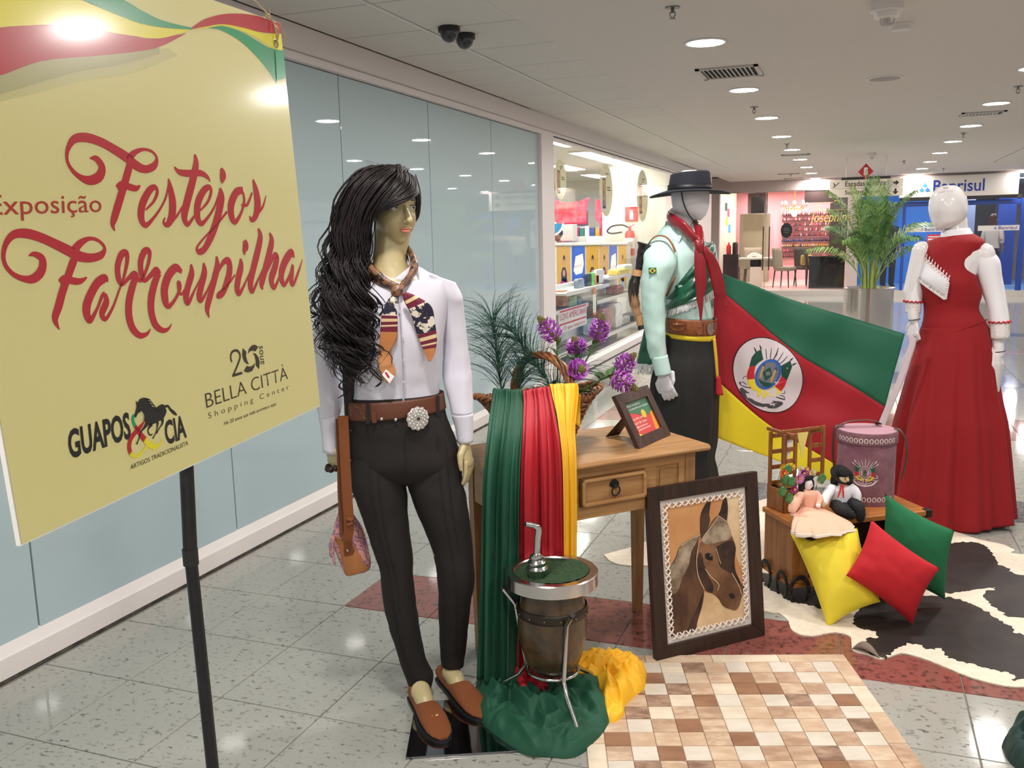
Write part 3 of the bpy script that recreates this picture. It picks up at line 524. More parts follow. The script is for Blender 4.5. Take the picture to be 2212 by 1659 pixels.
salon_chair('dark grey upholstered chair with yellow cushion in the salon',-1.1,FY+1.6,2.4,CHB); salon_chair('beige salon chair behind the glass door handles',-1.58,FY+1.0,1.2,CHG); salon_chair('beige salon chair tucked left of the white table',-2.45,FY+2.1,.2,CHG)
b=MB(); b.box((-1.1,FY+1.42,.78),(.28,.1,.26)); tag(obj('yellow_cushion',b,mat('cushion_mustard',(190,160,80),.8),bevel=.04),'small mustard cushion on the dark salon chair','cushion')
t=thing('manicure_table','white manicure table in the salon','table',(-2.3,FY+1.3,.14)); b=MB(); b.bx(-.4,.5,-.28,.28,.68,.72); obj('table_top',b,CREAM,t,smooth=False); b=MB(); b.bx(-.12,.15,-.26,.26,0,.68); obj('pedestal',b,CREAM,t,smooth=False); b=MB(); b.bx(-.4,.5,-.26,-.24,.5,.68); obj('apron',b,GREIGE,t,smooth=False)
b=MB(); b.tube(crs([(-2.5,FY+1.25,.87),(-2.35,FY+1.2,.95),(-2.15,FY+1.25,.87)],4),.04,8,flat=(1,.6)); tag(obj('rolled_towel',b,WP),'white striped towel lying on the salon table','towel')
b=MB(); b.lathe([(.001,0),(.06,0),(.06,.2),(.02,.26),(.02,.3)],14,(-2.98,FY+1.3,.95)); tag(obj('red_canister',b,EXR),'red canister by the cream salon column','canister')
b=MB(); b.bx(-3.1,-2.72,FY+1.15,FY+1.5,.14,.95); tag(obj('low_cabinet',b,DBR,smooth=False),'low dark cabinet under the red canister','cabinet')
b=MB(); b.lathe([(.001,0),(.07,0),(.07,.26),(.05,.3),(.001,.3)],14,(-2.82,FY+1.3,.95)); tag(obj('coffee_machine',b,BLK),'black coffee machine next to the red canister','appliance')
person('person','person with short dark hair standing in the salon behind the gaucho scarf',(-3.55,23.6,.14),1.2,1.62,SKB,HBL,mat('shirt_black',(30,28,30),.8),NAVY)
LS=mat('salon_lamp',(255,245,235),.5,emit=330)
for k,(x,y) in enumerate(((-2.2,24),(-1,26),(-.5,23.5),(-2.5,26),(-3.4,23.4))):
    t=thing('salon_lamp','round lamp recessed in the salon ceiling '+['above the white table','far back right','above the black counter','far back left','at the left front corner'][k],'light',(x,y,2.6),0,'salon ceiling lamps'); b=MB(); b.lathe([(.001,-.004),(.12,-.004)],24,cap=False); obj('diffuser',b,LS,t,smooth=False); b=MB(); b.lathe([(.14,0),(.14,-.006),(.12,-.008)],24,cap=False); obj('rim',b,RIMM,t)
b=MB(); b.bx(-9,9,FY+.25,28,2.6,2.68); struct('ceiling_salon',b,SHW)

# ================= bank =================
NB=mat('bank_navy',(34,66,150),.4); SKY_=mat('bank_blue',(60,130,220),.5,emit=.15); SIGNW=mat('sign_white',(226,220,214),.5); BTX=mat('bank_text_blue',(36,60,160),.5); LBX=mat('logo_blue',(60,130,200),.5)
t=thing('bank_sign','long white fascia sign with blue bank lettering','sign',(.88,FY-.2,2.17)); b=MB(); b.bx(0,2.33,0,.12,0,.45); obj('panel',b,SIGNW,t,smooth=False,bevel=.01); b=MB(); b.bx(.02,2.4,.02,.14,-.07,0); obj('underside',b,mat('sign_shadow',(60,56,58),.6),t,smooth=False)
text('lettering','Banrisul',BTX,t,(.68,-.003,.1),(1,0,0),(0,0,1),1.0,.26,bold=.012)
def banklogo(parent,x,z,s,m):
    b=MB()
    for a,c in ((0,0),(.5,0),(.25,.45)): b.poly([(x+s*(a+.25),-.003,z+s*(c+.45)),(x+s*(a+.5),-.003,z+s*(c+.1)),(x+s*(a+.25),-.003,z+s*(c-.02)),(x+s*a,-.003,z+s*(c+.1))])
    obj('logo',b,m,parent,smooth=False)
banklogo(t,.4,.12,.22,LBX)
b=MB(); b.bx(.08,9,FY,FY+.08,1.98,2.08); b.bx(.98,1.04,FY-.06,FY+.06,.0,2.0); b.bx(3.3,3.4,FY-.06,FY+.06,.13,2.1); b.bx(1.9,1.95,FY-.02,FY+.04,.13,2.0)
t=struct('window_3',b,NB)
for x0,x1 in ((.09,.98),(1.05,1.9),(1.95,3.3)):
    b=MB(); b.bx(x0,x1,FY-.004,FY+.004,.14,1.98); obj('pane',b,PANE,t,smooth=False)
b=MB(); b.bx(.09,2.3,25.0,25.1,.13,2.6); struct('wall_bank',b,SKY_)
b=MB(); b.bx(.08,9,FY+.26,27,.131,.14); struct('trim_4',b,mat('bank_floor',(120,170,226),.3))
b=MB(); b.bx(2.3,2.62,24.0,24.4,.14,2.6); tag(obj('wall_column',b,mat('bank_column',(130,144,180),.5),smooth=False),'pale blue column inside the bank','column')
b=MB(); b.bx(2.62,3.1,24.6,24.7,.14,2.6); b.bx(3.12,3.5,24.2,24.3,.14,2.6,1); tag(obj('bank_partition',b,[mat('bank_dark',(52,56,58),.3),NB],smooth=False),'dark glass partition at the right inside the bank','wall panel')
for k,(x0,x1,z) in enumerate(((1.05,1.88,1.42),(2.5,3.3,1.42))):
    t=thing('glass_band',['white lettered band across the left bank glass','white lettered band across the right bank glass'][k],'sign',(x0,FY-.02,z)); b=MB(); b.bx(0,x1-x0,0,.005,0,.11); obj('strip',b,SIGNW,t,smooth=False); text('lettering','Banrisul',BTX,t,(.4,-.002,.022),(1,0,0),(0,0,1),.36,.07,bold=.01); banklogo(t,.31,.03,.06,BTX)
t=thing('notice_board','white bank notice with blue cube symbol beside the white head','sign',(2.02,FY+.3,1.2)); b=MB(); b.bx(0,.24,0,.02,0,.75); obj('board',b,SIGNW,t,smooth=False); b=MB(); b.prism([(.04,.5),(.12,.45),(.2,.5),(.2,.58),(.12,.63),(.04,.58)],lambda a,c,d:(a,d,c),-.003,0); obj('symbol',b,BTX,t,smooth=False)
text('lettering','?',BLK,t,(.1,-.003,.28),(1,0,0),(0,0,1),.05)
t=thing('notice_board','small red and white notice under the left bank band','sign',(1.5,FY-.02,1.2)); b=MB(); b.bx(0,.4,0,.005,0,.16); obj('board',b,mat('notice_red',(210,60,70),.5),t,smooth=False); b=MB(); b.bx(.02,.38,-.002,0,.04,.07); b.bx(.02,.38,-.002,0,.1,.12); obj('small_print',b,WP,t,smooth=False)
person('person','person in dark clothes standing behind the palm inside the bank',(.75,FY+.9,.14),.3,1.72,SKB,HBL,mat('shirt_charcoal',(40,40,44),.8),mat('trousers_charcoal',(34,36,38),.8))
person('person','person with long hair and bag at the bank machine, right edge',(2.95,FY+1.2,.14),2.6,1.66,SKB,mat('hair_brown',(70,34,28),.5),mat('shirt_pale',(190,180,170),.8),NAVY,longhair=True)
LB=mat('bank_lamp',(250,250,255),.5,emit=110)
for k,(x,y) in enumerate(((1.5,23.5),(2.6,23.5),(3.6,24))):
    t=thing('bank_lamp','round lamp recessed in the bank ceiling, '+['left','middle','right'][k],'light',(x,y,2.6),0,'bank ceiling lamps'); b=MB(); b.lathe([(.001,-.004),(.13,-.004)],24,cap=False); obj('diffuser',b,LB,t,smooth=False); b=MB(); b.lathe([(.15,0),(.15,-.006),(.13,-.008)],24,cap=False); obj('rim',b,RIMM,t)
# hanging direction sign
DS=mat('sign_cream',(226,214,198),.5); DTX=mat('sign_text',(44,42,44),.6); DIA=mat('diamond_red',(204,34,44),.45)
t=thing('direction_sign','hanging cream direction sign with two lines and arrows','sign',(-.42,16,2.04))
b=MB(); b.bx(0,1.11,0,.04,.14,.275); obj('upper_panel',b,DS,t,smooth=False,bevel=.004); b=MB(); b.bx(0,1.11,0,.04,0,.135); obj('lower_panel',b,DS,t,smooth=False,bevel=.004)
b=MB(); b.bx(.18,.92,.0,.04,.275,.315); obj('top_rail',b,DTX,t,smooth=False); b=MB(); b.tube([(.25,.02,.31),(.25,.02,.635)],.006,6); b.tube([(.85,.02,.31),(.85,.02,.635)],.006,6); obj('hangers',b,VM,t)
text('lettering','Escadas rolante',DTX,t,(.24,-.002,.17),(1,0,0),(0,0,1),.62,.085,bold=.01); text('lettering','Supermercado',DTX,t,(.24,-.002,.025),(1,0,0),(0,0,1),.58,.085,bold=.01)
b=MB(); b.poly([(.96,-.002,.19),(1.0,-.002,.19),(1.0,-.002,.16),(1.05,-.002,.205),(1.0,-.002,.25),(1.0,-.002,.22),(.96,-.002,.22)]); b.poly([(.985,-.002,.115),(.985,-.002,.07),(.955,-.002,.07),(1.0,-.002,.02),(1.045,-.002,.07),(1.015,-.002,.07),(1.015,-.002,.115)]); obj('arrows',b,DTX,t,smooth=False)
b=MB(); F=lambda u,v:(u,-.002,v); b.ribbon([(.05,.16,.01),(.09,.19,.01),(.15,.24,.01)],F); b.ribbon([(.06,.23,.015),(.08,.2,.015),(.08,.17,.01)],F); obj('escalator_symbol',b,DTX,t,smooth=False)
b=MB(); b.prism([(0,.12),(.115,0),(.23,.12),(.115,.25)],lambda a,c,d:(.43+a,d,.275+c),-.03,-.015); obj('diamond',b,DIA,t,smooth=False); text('lettering','1',WP,t,(.515,-.032,.34),(1,0,0),(0,0,1),.06,.12,bold=.02)
# palm planter
STEEL=mat('brushed_steel',(196,190,184),.16,metal=1,bump=.03,bscale=90,bstretch=(1,1,.02))
t=thing('palm_planter','tall polished steel cylinder planter holding a green palm','planter',(.2,13,0))
b=MB(); b.lathe([(.30,0),(.31,.005),(.31,.74),(.325,.745),(.325,.76),(.29,.765),(.285,.72)],48); obj('pot',b,STEEL,t)
b=MB(); b.lathe([(.001,.7),(.288,.7)],30,cap=False); obj('soil',b,mat('soil',(46,38,30),.95,bump=.6,bscale=60),t)
PG=[mat('palm_green_%d'%i,c,.45,col2=c2,nscale=6,spec=.4) for i,(c,c2) in enumerate((((84,122,60),(134,168,92)),((98,136,70),(156,184,112)),((64,102,54),(112,148,84))))]; PS=mat('palm_stem',(150,160,90),.5)
RP=random.Random(21)
fr_=[(-1.0,.1,1.55,.5),(-.7,-.3,1.45,.2),(-.85,.35,1.1,.75),(-.35,.1,1.6,.1),(.1,-.2,1.5,.08),(.5,.2,1.55,.25),(.9,-.1,1.5,.5),(1.0,.3,1.15,.8),(.75,-.45,.95,.9),(-.5,-.5,.9,.85),(-1.0,-.3,.8,1.0),(.3,.5,1.3,.4),(-.2,.5,1.35,.35),(.6,-.3,1.25,.35),(-.15,-.6,.95,.7),(.95,.1,.8,1.05),(-.95,.2,1.3,.55),(.2,-.5,1.15,.5)]
for k,(dx,dy,hh,droop) in enumerate(fr_):
    sp=Vector((dx,dy,0)); pts=[]
    for i in range(13):
        s=i/12; r=.08+.72*droop**.5*s**1.6*.95; z=.72+hh*(s**.85)-.55*droop*s**3*hh*.6
        pts.append(Vector((dx*r,dy*r,z)))
    b=MB(); b.tube(pts,[.013-.011*i/12 for i in range(13)],6)
    o=obj('frond_stem',b,PS if k%2 else PG[1],t)
    b=MB(); P=crs([tuple(p) for p in pts],5); n=len(P)
    for i in range(int(n*.28),n-1,1):
        p=Vector(P[i]); tg=(Vector(P[min(i+1,n-1)])-Vector(P[i-1])).normalized(); s=i/n; L_=.34*math.sin(PI*min(1,(s-.2)/.8)**.8)+.07
        sd=tg.cross(Vector((0,0,1))); sd=sd.normalized() if sd.length>.05 else Vector((1,0,0)); up=sd.cross(tg)
        for sg in (-1,1):
            d=(sd*sg*.8+tg*.75+up*.18+Vector((RP.uniform(-.12,.12),RP.uniform(-.12,.12),RP.uniform(-.1,.1)))).normalized(); m_=p+d*L_*.55+Vector((0,0,.01)); e_=p+d*L_+Vector((0,0,-.09*L_/.3-.03)); wv=d.cross(up).normalized()*.0075
            b.add([p-wv*.4,p+wv*.4,m_+wv,m_-wv,e_],[(0,1,2,3),(3,2,4)])
    obj('frond',b,PG[k%3],o)
for k in range(5):
    a=k*1.3; b=MB(); b.tube([(.07*math.cos(a),.07*math.sin(a),.7),(.08*math.cos(a),.08*math.sin(a),1.0),(.13*math.cos(a),.13*math.sin(a),1.35)],[.022,.017,.01],8); obj('cane',b,PS,t)

# ================= display: desk and what stands on it =================
PINE=wood('pine',(150,108,66),(180,140,92),0,.42); PINEV=wood('pine_upright',(136,98,60),(166,128,84),2,.42); PINEL=wood('pine_panel',(144,104,64),(174,134,88),0,.42); IRON=mat('black_iron',(34,30,28),.5,metal=.5)
DXS=0
dk=thing('writing_desk','pine writing desk with one drawer and black ring pull','desk',(-1.307,2.973,0),.8229)
b=MB(); prof=[(-.39,.751),(-.40,.757),(-.40,.765),(-.387,.775),(.07,.775),(.08,.765),(.08,.757),(.07,.751)]
b.loft([[(x,y,z) for y,z in prof] for x in (-.045,-.035,.795,.805)]); obj('desk_top',b,PINE,dk,smooth=False,bevel=.004)
for x0,y0 in ((0,-.045),(.715,-.045),(0,-.365),(.715,-.365)):
    b=MB(); s=.045; f=.006; b.loft([[(x0+f,y0+f,0),(x0+s-f,y0+f,0),(x0+s-f,y0+s-f,0),(x0+f,y0+s-f,0)],[(x0,y0,.57),(x0+s,y0,.57),(x0+s,y0+s,.57),(x0,y0+s,.57)],[(x0,y0,.751),(x0+s,y0,.751),(x0+s,y0+s,.751),(x0,y0+s,.751)]]); obj('leg',b,PINEV,dk,smooth=False,bevel=.002)
(dx0,dz1),(dx1,_)=((0.264,0.7102),(0.5331,0.7087)); _,dz0=(0.2716,0.6113); zt=((0.7359,0.7134))[1]; zb=((0.5396,0.563))[1]; px0=((0.5874,0.7145))[0]; px1=((0.6874,0.7118))[0]; fy=-.36
dx0-=DXS; dx1-=DXS; px0-=DXS; px1-=DXS
b=MB(); b.bx(.045,.715,fy-.003,fy+.015,dz1+.002,.751); b.bx(.045,.715,fy-.003,fy+.015,zb,dz0-.002); b.bx(.045,dx0-.002,fy,fy+.02,dz0-.002,dz1+.002); b.bx(dx1+.002,px0,fy-.001,fy+.02,dz0-.002,dz1+.002); b.bx(px1,.715,fy-.001,fy+.02,dz0-.002,dz1+.002); b.bx(px0,px1,fy+.007,fy+.02,dz0-.002,dz1+.002); obj('front_rail',b,PINE,dk,smooth=False,bevel=.0015)
b=MB(); b.bx(px0+.018,px1-.018,fy+.001,fy+.008,dz0+.012,dz1-.012); obj('raised_panel',b,PINEL,dk,smooth=False,bevel=.004)
for x in (.004,.731): b=MB(); b.bx(x,x+.025,-.32,-.045,.59,.751); obj('side_panel',b,PINE,dk,smooth=False)
b=MB(); b.bx(.045,.715,-.03,-.01,.59,.751); obj('back_panel',b,PINE,dk,smooth=False)
dr=obj('drawer',MB().bx(dx0,dx1,fy-.012,-.06,dz0,dz1),PINEL,dk,smooth=False,bevel=.004)
b=MB()
for x0,x1,z0,z1 in ((dx0,dx1,dz1-.013,dz1),(dx0,dx1,dz0,dz0+.014),(dx0,dx0+.014,dz0,dz1),(dx1-.014,dx1,dz0,dz1)): b.bx(x0,x1,fy-.022,fy-.01,z0,z1)
obj('moulding',b,PINE,dr,smooth=False,bevel=.004)
mx_=(dx0+dx1)/2; mz_=(dz0+dz1)/2+.012
b=MB(); b.prism([(0,.032),(.006,.02),(.017,.012),(.02,.0),(.01,-.006),(0,-.012),(-.01,-.006),(-.02,0),(-.017,.012),(-.006,.02)],lambda a,c,d:(mx_+a,d,mz_+c),fy-.016,fy-.012); b.ball((mx_,fy-.019,mz_-.003),.008)
b.tube([(mx_+.016*math.sin(a),fy-.024-.003*math.cos(a),mz_-.018+.018*math.cos(a)) for a in [i*PI/12 for i in range(25)]],.0028,8); obj('ring_pull',b,IRON,dr)
# basket (frame B: x along the desk)
WIC=mat('wicker',(112,66,34),.45,col2=(176,118,70),nscale=30,spec=.5); WICD=mat('wicker_dark',(84,52,32),.5,col2=(128,84,52),nscale=30)
bl,br_=((-1.077,3.139,0),0.82289)
bk=thing('wicker_basket','brown wicker basket with arched handle and flared rim on desk','basket',(bl[0],bl[1],.775),br_)
def bshape(z,a):
    t=z/.185; rx=.125+.07*t+.03*t**2.5; ry=.095+.045*t; ear=max(0,abs(math.cos(a))-.8)/.2
    return rx*math.cos(a)*(1+.16*ear*t**2),ry*math.sin(a),z+.022*ear*t**2
b=MB(); NS=22
for row in range(21):
    z=.004+row*.0086; ph=row%2
    pts=[]
    for i in range(NS*6):
        a=2*PI*i/(NS*6); x,y,zz=bshape(z,a); o=.0035*math.cos(NS/2*a*1.0+PI*ph)*1.3; pts.append((x*(1+o/.15),y*(1+o/.12),zz))
    pts.append(pts[0]); b.tube(pts,.0042,6,cap=False)
obj('woven_wall',b,WIC,bk)
b=MB()
for k in range(NS):
    a=2*PI*(k+.5)/NS; b.tube([bshape(z,a) for z in (0,.06,.12,.178)],.004,6)
obj('stakes',b,WICD,bk)
for q in range(2):
    b=MB(); pts=[]
    for i in range(181):
        a=2*PI*i/180; x,y,z=bshape(.182,a); w_=a*26+PI*q; pts.append((x*(1+.035*math.cos(w_)),y*(1+.045*math.cos(w_)),z+.007*math.sin(w_)))
    b.tube(pts,.0062,7,cap=False); obj('rim_braid',b,WIC,bk)
b=MB(); b.loft([[ (lambda p:(p[0]*.96,p[1]*.96,p[2]+.002))(bshape(z,2*PI*i/30)) for i in range(30)] for z in (.0,.012)]); obj('base',b,WICD,bk)
for q in range(5):
    b=MB(); pts=[]
    for i in range(49):
        s=i/48; t=PI*s; y=.142*math.cos(t); x=-.045*math.cos(t)+.012; z=.17+.165*math.sin(t)**.8; w_=s*11+2*PI*q/5
        pts.append((x+.014*math.cos(w_),y,z+.009*math.sin(w_)))
    b.tube(pts,.0066,7); obj('handle_rod',b,WIC if q else WICD,bk)
# grass in the basket
GRS=mat('grass_blade',(24,66,54),.45,col2=(60,104,88),nscale=20)
el,er=((-1.077,3.139,0),0.33065)
gr=thing('grass_sprays','dark green artificial grass sprays arching out of the basket','plant',el,er)
RG=random.Random(5); b=MB()
def spray(base,top,n,sp):
    base,top=Vector(base),Vector(top)
    b.tube([base,base.lerp(top,.5),top],[.004,.003,.0015],6)
    for i in range(n):
        s=RG.random()**.8; p=base.lerp(top,s); ax=(top-base).normalized(); a=RG.random()*2*PI
        o=ax.orthogonal().normalized(); o=Matrix.Rotation(a,3,ax)@o; L_=sp*(.6+.7*RG.random()); d1=(ax*.9+o*.45).normalized()
        pts=[p+d1*L_*t+o*L_*.42*t*t+Vector((0,0,-.28*L_*t**3)) for t in (0,.25,.5,.75,1)]
        b.tube(pts,[.0012,.0011,.0009,.0007,.0003],4,cap=False)
spray((-0.1412,0.02,0.9506),(-0.1703,0.02,1.244),190,.17); spray((0.0842,0.02,0.9292),(-0.1126,0.02,1.217),230,.15); spray((-0.0804,0.02,0.9496),(-0.0606,0.02,1.069),70,.16); spray((0.0576,-0.03,0.9615),(0.1438,-0.03,1.055),60,.12)
obj('grass_blades',b,GRS,gr,kind='stuff')
# purple flowers
PUR=[mat('petal_purple',(196,96,208),.5,col2=(222,146,228),nscale=60,sheen=.2),mat('petal_violet',(172,68,190),.5,col2=(208,118,220),nscale=60)]; LEAF=mat('flower_leaf',(58,96,40),.5,col2=(96,134,66),nscale=20); BUD=mat('flower_bud',(110,104,50),.6)
def leaf(mb,base,d,L,wd,up=Vector((0,0,1)),bend=.25):
    base=Vector(base); d=Vector(d).normalized(); s=d.cross(up); s=s.normalized() if s.length>.01 else Vector((1,0,0)); n=s.cross(d)
    vs=[];fs=[]
    for i in range(7):
        t=i/6; w_=wd*math.sin(PI*min(1,t*.95+.03))**.8; c=base+d*L*t-n*0+Vector((0,0,-bend*L*t*t)); vs+=[c-s*w_+n*w_*.3,c,c+s*w_+n*w_*.3]
    for i in range(6): fs+=[(3*i,3*i+1,3*i+4,3*i+3),(3*i+1,3*i+2,3*i+5,3*i+4)]
    mb.add(vs,fs)
def flower(lb,base,tip,root,mid,big=1):
    t=thing('purple_flower',lb,'flower',el,er,'purple flowers in the basket'); base,tip,root,mid=map(Vector,(base,tip,root,mid)); ax=(tip-base); L_=ax.length; ax=ax.normalized(); o=ax.orthogonal().normalized(); o2=ax.cross(o)
    b=MB(); b.tube(crs([tuple(root),tuple(mid),tuple(base)],5),.0032,7); obj('stem',b,LEAF,t)
    b=MB(); b.tube([base-ax*.008,base+ax*.004],[.004,.014],8); b.tube([base,tip],[.009,.006],8,round_=True); 
    for i in range(26):
        s=.72+.28*i/26; a=i*2.4; r=.011*(1.05-s)*3.5+.002; b.ball(base+ax*L_*s+(o*math.cos(a)+o2*math.sin(a))*r,(.0045,.0045,.006),6,4)
    obj('buds',b,BUD,t)
    for q in range(2):
        b=MB()
        for i in range(44):
            s=.02+.72*((i+.5*q)/44); a=i*2.399+q*1.2; r=.010+.017*big*math.sin(PI*min(1,s*1.15+.1))**.7; rad=o*math.cos(a)+o2*math.sin(a); c=base+ax*L_*s+rad*r; tg=ax.cross(rad)
            pw=.0165*(1-.35*s); pl=.018*(1-.3*s); dd=(rad*.75+ax*(.5+RG.uniform(-.5,.4))+tg*RG.uniform(-.4,.4)).normalized()
            b.add([c-rad*.006,c+tg*pw*.7+dd*pl*.35,c+tg*pw*.5+dd*pl+ax*.003,c+dd*pl*.85-ax*.002,c-tg*pw*.5+dd*pl+ax*.003,c-tg*pw*.7+dd*pl*.35],[(0,1,2,3),(0,3,4,5)])
        obj('petals',b,PUR[q],t,auto=False)
    for i in range(5):
        b=MB(); s=.35+.12*i; p=mid.lerp(base,s-.1); a=i*1.9; leaf(b,p,(math.cos(a),.5*math.sin(a),.75),.055,.0095); obj('leaf',b,LEAF,t)
flower('tall purple flower spike leaning left over the white pillar',(0.0662,0,1.167),(-0.0006,0,1.252),(0.0667,0,0.9507),(0.0666,0,1.069)); flower('tall purple flower spike on the right before the shop glass',(0.2122,0.02,1.156),(0.2367,0.02,1.256),(0.0842,0.01,0.9486),(0.1669,0.02,1.073)); flower('middle purple flower between the two tall spikes',(0.1424,0,1.115),(0.129,-0.01,1.176),(0.0753,0,0.9506),(0.1212,0,1.051)); flower('purple flower right above the basket handle',(0.1224,-0.06,1.06),(0.1603,-0.11,1.073),(0.0782,-0.02,0.9472),(0.0917,-0.05,1.008)); flower('purple flower spike reaching to the green poncho hem',(0.2888,0,1.044),(0.3536,0,1.109),(0.127,0,0.9532),(0.2047,0,1.001)); flower('lowest purple flower drooping over the small picture frame',(0.2608,-0.05,1.035),(0.3546,-0.07,0.9875),(0.1258,-0.03,0.9551),(0.1966,-0.05,1.009))
b=MB()
for i in range(34):
    a=RG.random()*PI*2; leaf(b,Vector((0.0923,-0.01,0.9573))+Vector((RG.uniform(-.06,.05),RG.uniform(-.05,.04),0)),(math.cos(a)*.9+.2,math.sin(a)*.6,.55+.5*RG.random()),.06+.06*RG.random(),.008,bend=.35)
obj('leaf_bed',b,LEAF,gr,kind='stuff')
# draped fabrics
FG=mat('fabric_green',(14,76,52),.7,sheen=.08,bump=.05,bscale=300); FR_=mat('fabric_red',(176,22,38),.65,sheen=.08,bump=.05,bscale=300); FY_=mat('fabric_yellow',(240,182,28),.6,sheen=.08,bump=.05,bscale=300); FY2=mat('fabric_lemon',(232,204,40),.6,sheen=.3)
def drape(name,lb,cat,Lp,Rp,m,k,amp,ph,parent_grp):
    """Lp, Rp: left and right edge points (u,d,z) from inside the basket, over its rim and the desk edge, down to the floor"""
    t=thing(name,lb,cat,el,er,parent_grp); Lc=crs(Lp,10); Rc=crs(Rp,10); n=len(Lc)-1; nu=54; b=MB()
    def f(u,v):
        i=min(int(round(v*n)),n); a=Vector(Lc[i]); c=Vector(Rc[i]); p=a.lerp(c,u); g=min(1,max(0,(v-.1)/.25)); 
        d=amp*(.35+.65*g)*(math.sin(2*PI*k*u+ph+1.2*math.sin(v*3+ph))+.5*math.sin(2*PI*k*2.3*u+ph*2+v*2)+.35*math.sin(2*PI*k*3.7*u+ph))
        p.y+=d; p.x+=.3*d; return p
    b.grid(f,nu,n); obj('hanging_cloth',b,m,t,solid=.0025); return t
gd=drape('green_fabric','dark green cloth draped from basket over desk corner to floor','fabric',[(-0.1323,0,0.9295),(-0.1662,-0.12,1.007),(-0.1786,-0.185,0.9749),(-0.1832,-0.4,0.8979),(-0.1969,-0.49,0.7543),(-0.2095,-0.49,0.5163),(-0.2207,-0.48,0.3032),(-0.2327,-0.47,0.0669)],[(-0.0717,0,0.932),(-0.0632,-0.12,1.002),(-0.0547,-0.185,0.9629),(-0.0624,-0.4,0.8866),(-0.0714,-0.48,0.7466),(-0.0803,-0.44,0.4964),(-0.0847,-0.44,0.2843),(-0.0899,-0.44,0.0333)],FG,2.3,.015,.4,'cloths hanging from the basket')
rd=drape('red_fabric','bright red cloth draped between green and yellow cloths','fabric',[(-0.0543,0,0.9352),(-0.0632,-0.12,0.9982),(-0.0595,-0.185,0.9696),(-0.064,-0.395,0.8855),(-0.0745,-0.475,0.7453),(-0.0822,-0.43,0.4928),(-0.0866,-0.43,0.2799),(-0.1033,-0.43,0.0111)],[(0.0235,0,0.9444),(0.0333,-0.12,1.013),(0.0419,-0.185,0.9911),(0.0556,-0.345,0.9311),(0.069,-0.42,0.8064),(0.0723,-0.39,0.5091),(0.0723,-0.39,0.2607),(0.077,-0.39,-0.0115)],FR_,2.4,.014,1.4,'cloths hanging from the basket')
yd=drape('yellow_fabric','golden yellow cloth draped on the right front of the basket','fabric',[(0.0374,0,0.9512),(0.0335,-0.12,1.02),(0.0404,-0.185,0.9944),(0.0555,-0.35,0.9321),(0.0674,-0.425,0.8077),(0.0689,-0.4,0.5127),(0.0689,-0.4,0.2652),(0.073,-0.4,0.0794)],[(0.1271,0,0.9602),(0.1345,-0.12,1.022),(0.1363,-0.185,0.9961),(0.1183,-0.28,0.8922),(0.1173,-0.35,0.7717),(0.1144,-0.35,0.4944),(0.1054,-0.35,0.2428),(0.1115,-0.35,0.054)],FY_,2.2,.012,2.2,'cloths hanging from the basket')
b=MB(); b.grid(lambda u,v: Vector((0.0983,-0.15,0.9872)).lerp(Vector((0.1403,-0.13,0.9864)),u)+Vector((.005*math.sin(9*u)-.004*v,-.012*math.sin(u*7+v*2)-.05*v,-.115*v*(.55+.45*u))),14,12); obj('folded_flap',b,FY_,yd,solid=.003)
def heap(name,parent,c,outline,H,m,seed,twist=3,hole=None):
    """crumpled cloth lying on the floor: outline = floor points, folds made by warped ridged noise"""
    c=Vector((c[0],c[1],0)); O=[Vector((p[0],p[1],0))-c for p in outline]; n=len(O); NA,NR=220,64; b=MB()
    cr=crs([tuple(p) for p in O+[O[0]]],int(NA/n)+1)
    def f(u,v):
        q=Vector(cr[int(u*(len(cr)-1))%(len(cr)-1)]); r=v; a=u*2*PI
        p=c+q*r; w_=noise.noise(Vector((p.x*5+seed,p.y*5,seed)))*.9; x=Vector((p.x*9+w_*2+seed*3,p.y*9-w_*2,seed))
        rid=(1-abs(noise.noise(x))*2.1); rid2=1-abs(noise.noise(x*2.3+Vector((4,1,7))))*2.1
        sw=math.sin(a*twist+r*7+w_*5)
        base=max(0,1-r**3.2)**.6
        y2=Vector((p.x*22+w_*3,p.y*22+seed,seed*2)); rid3=1-abs(noise.noise(y2))*2.2
        pit=1-.75*math.exp(-((p.x-hole[0])**2+(p.y-hole[1])**2)/.0121) if hole else 1
        z=H*base*pit*(.42+.38*rid+.26*rid2+.10*rid3+.10*sw)+.006*base
        rr=1+.05*sw*r; pp=c+q*r*rr; return (pp.x,pp.y,max(.0025,z))
    b.grid(f,NA,NR); vs=b.v; o=obj(name,b,m,None,auto=False)
    if parent is not None: 
        o.parent=parent; o.matrix_parent_inverse=(Matrix.Translation(parent.location)@Matrix.Rotation(parent.rotation_euler.z,4,'Z')).inverted()
    return o
heap('heaped_cloth',gd,(-0.8987,2.605,0),[(-1.175,2.716,0),(-1.12,2.563,0),(-1.01,2.421,0),(-0.8934,2.347,0),(-0.7931,2.355,0),(-0.7138,2.438,0),(-0.6859,2.609,0),(-0.7351,2.786,0),(-0.8101,2.892,0),(-0.913,2.909,0),(-1.083,2.865,0),(-1.17,2.811,0)],.095,FG,2.3,3,(-0.9598,2.787,0))
heap('heaped_cloth',rd,(-0.9653,2.778,0),[(-1.078,2.748,0),(-1.019,2.644,0),(-0.9396,2.607,0),(-0.8699,2.639,0),(-0.8353,2.737,0),(-0.8852,2.875,0),(-0.9828,2.935,0),(-1.073,2.887,0)],.11,FR_,5.1,2)
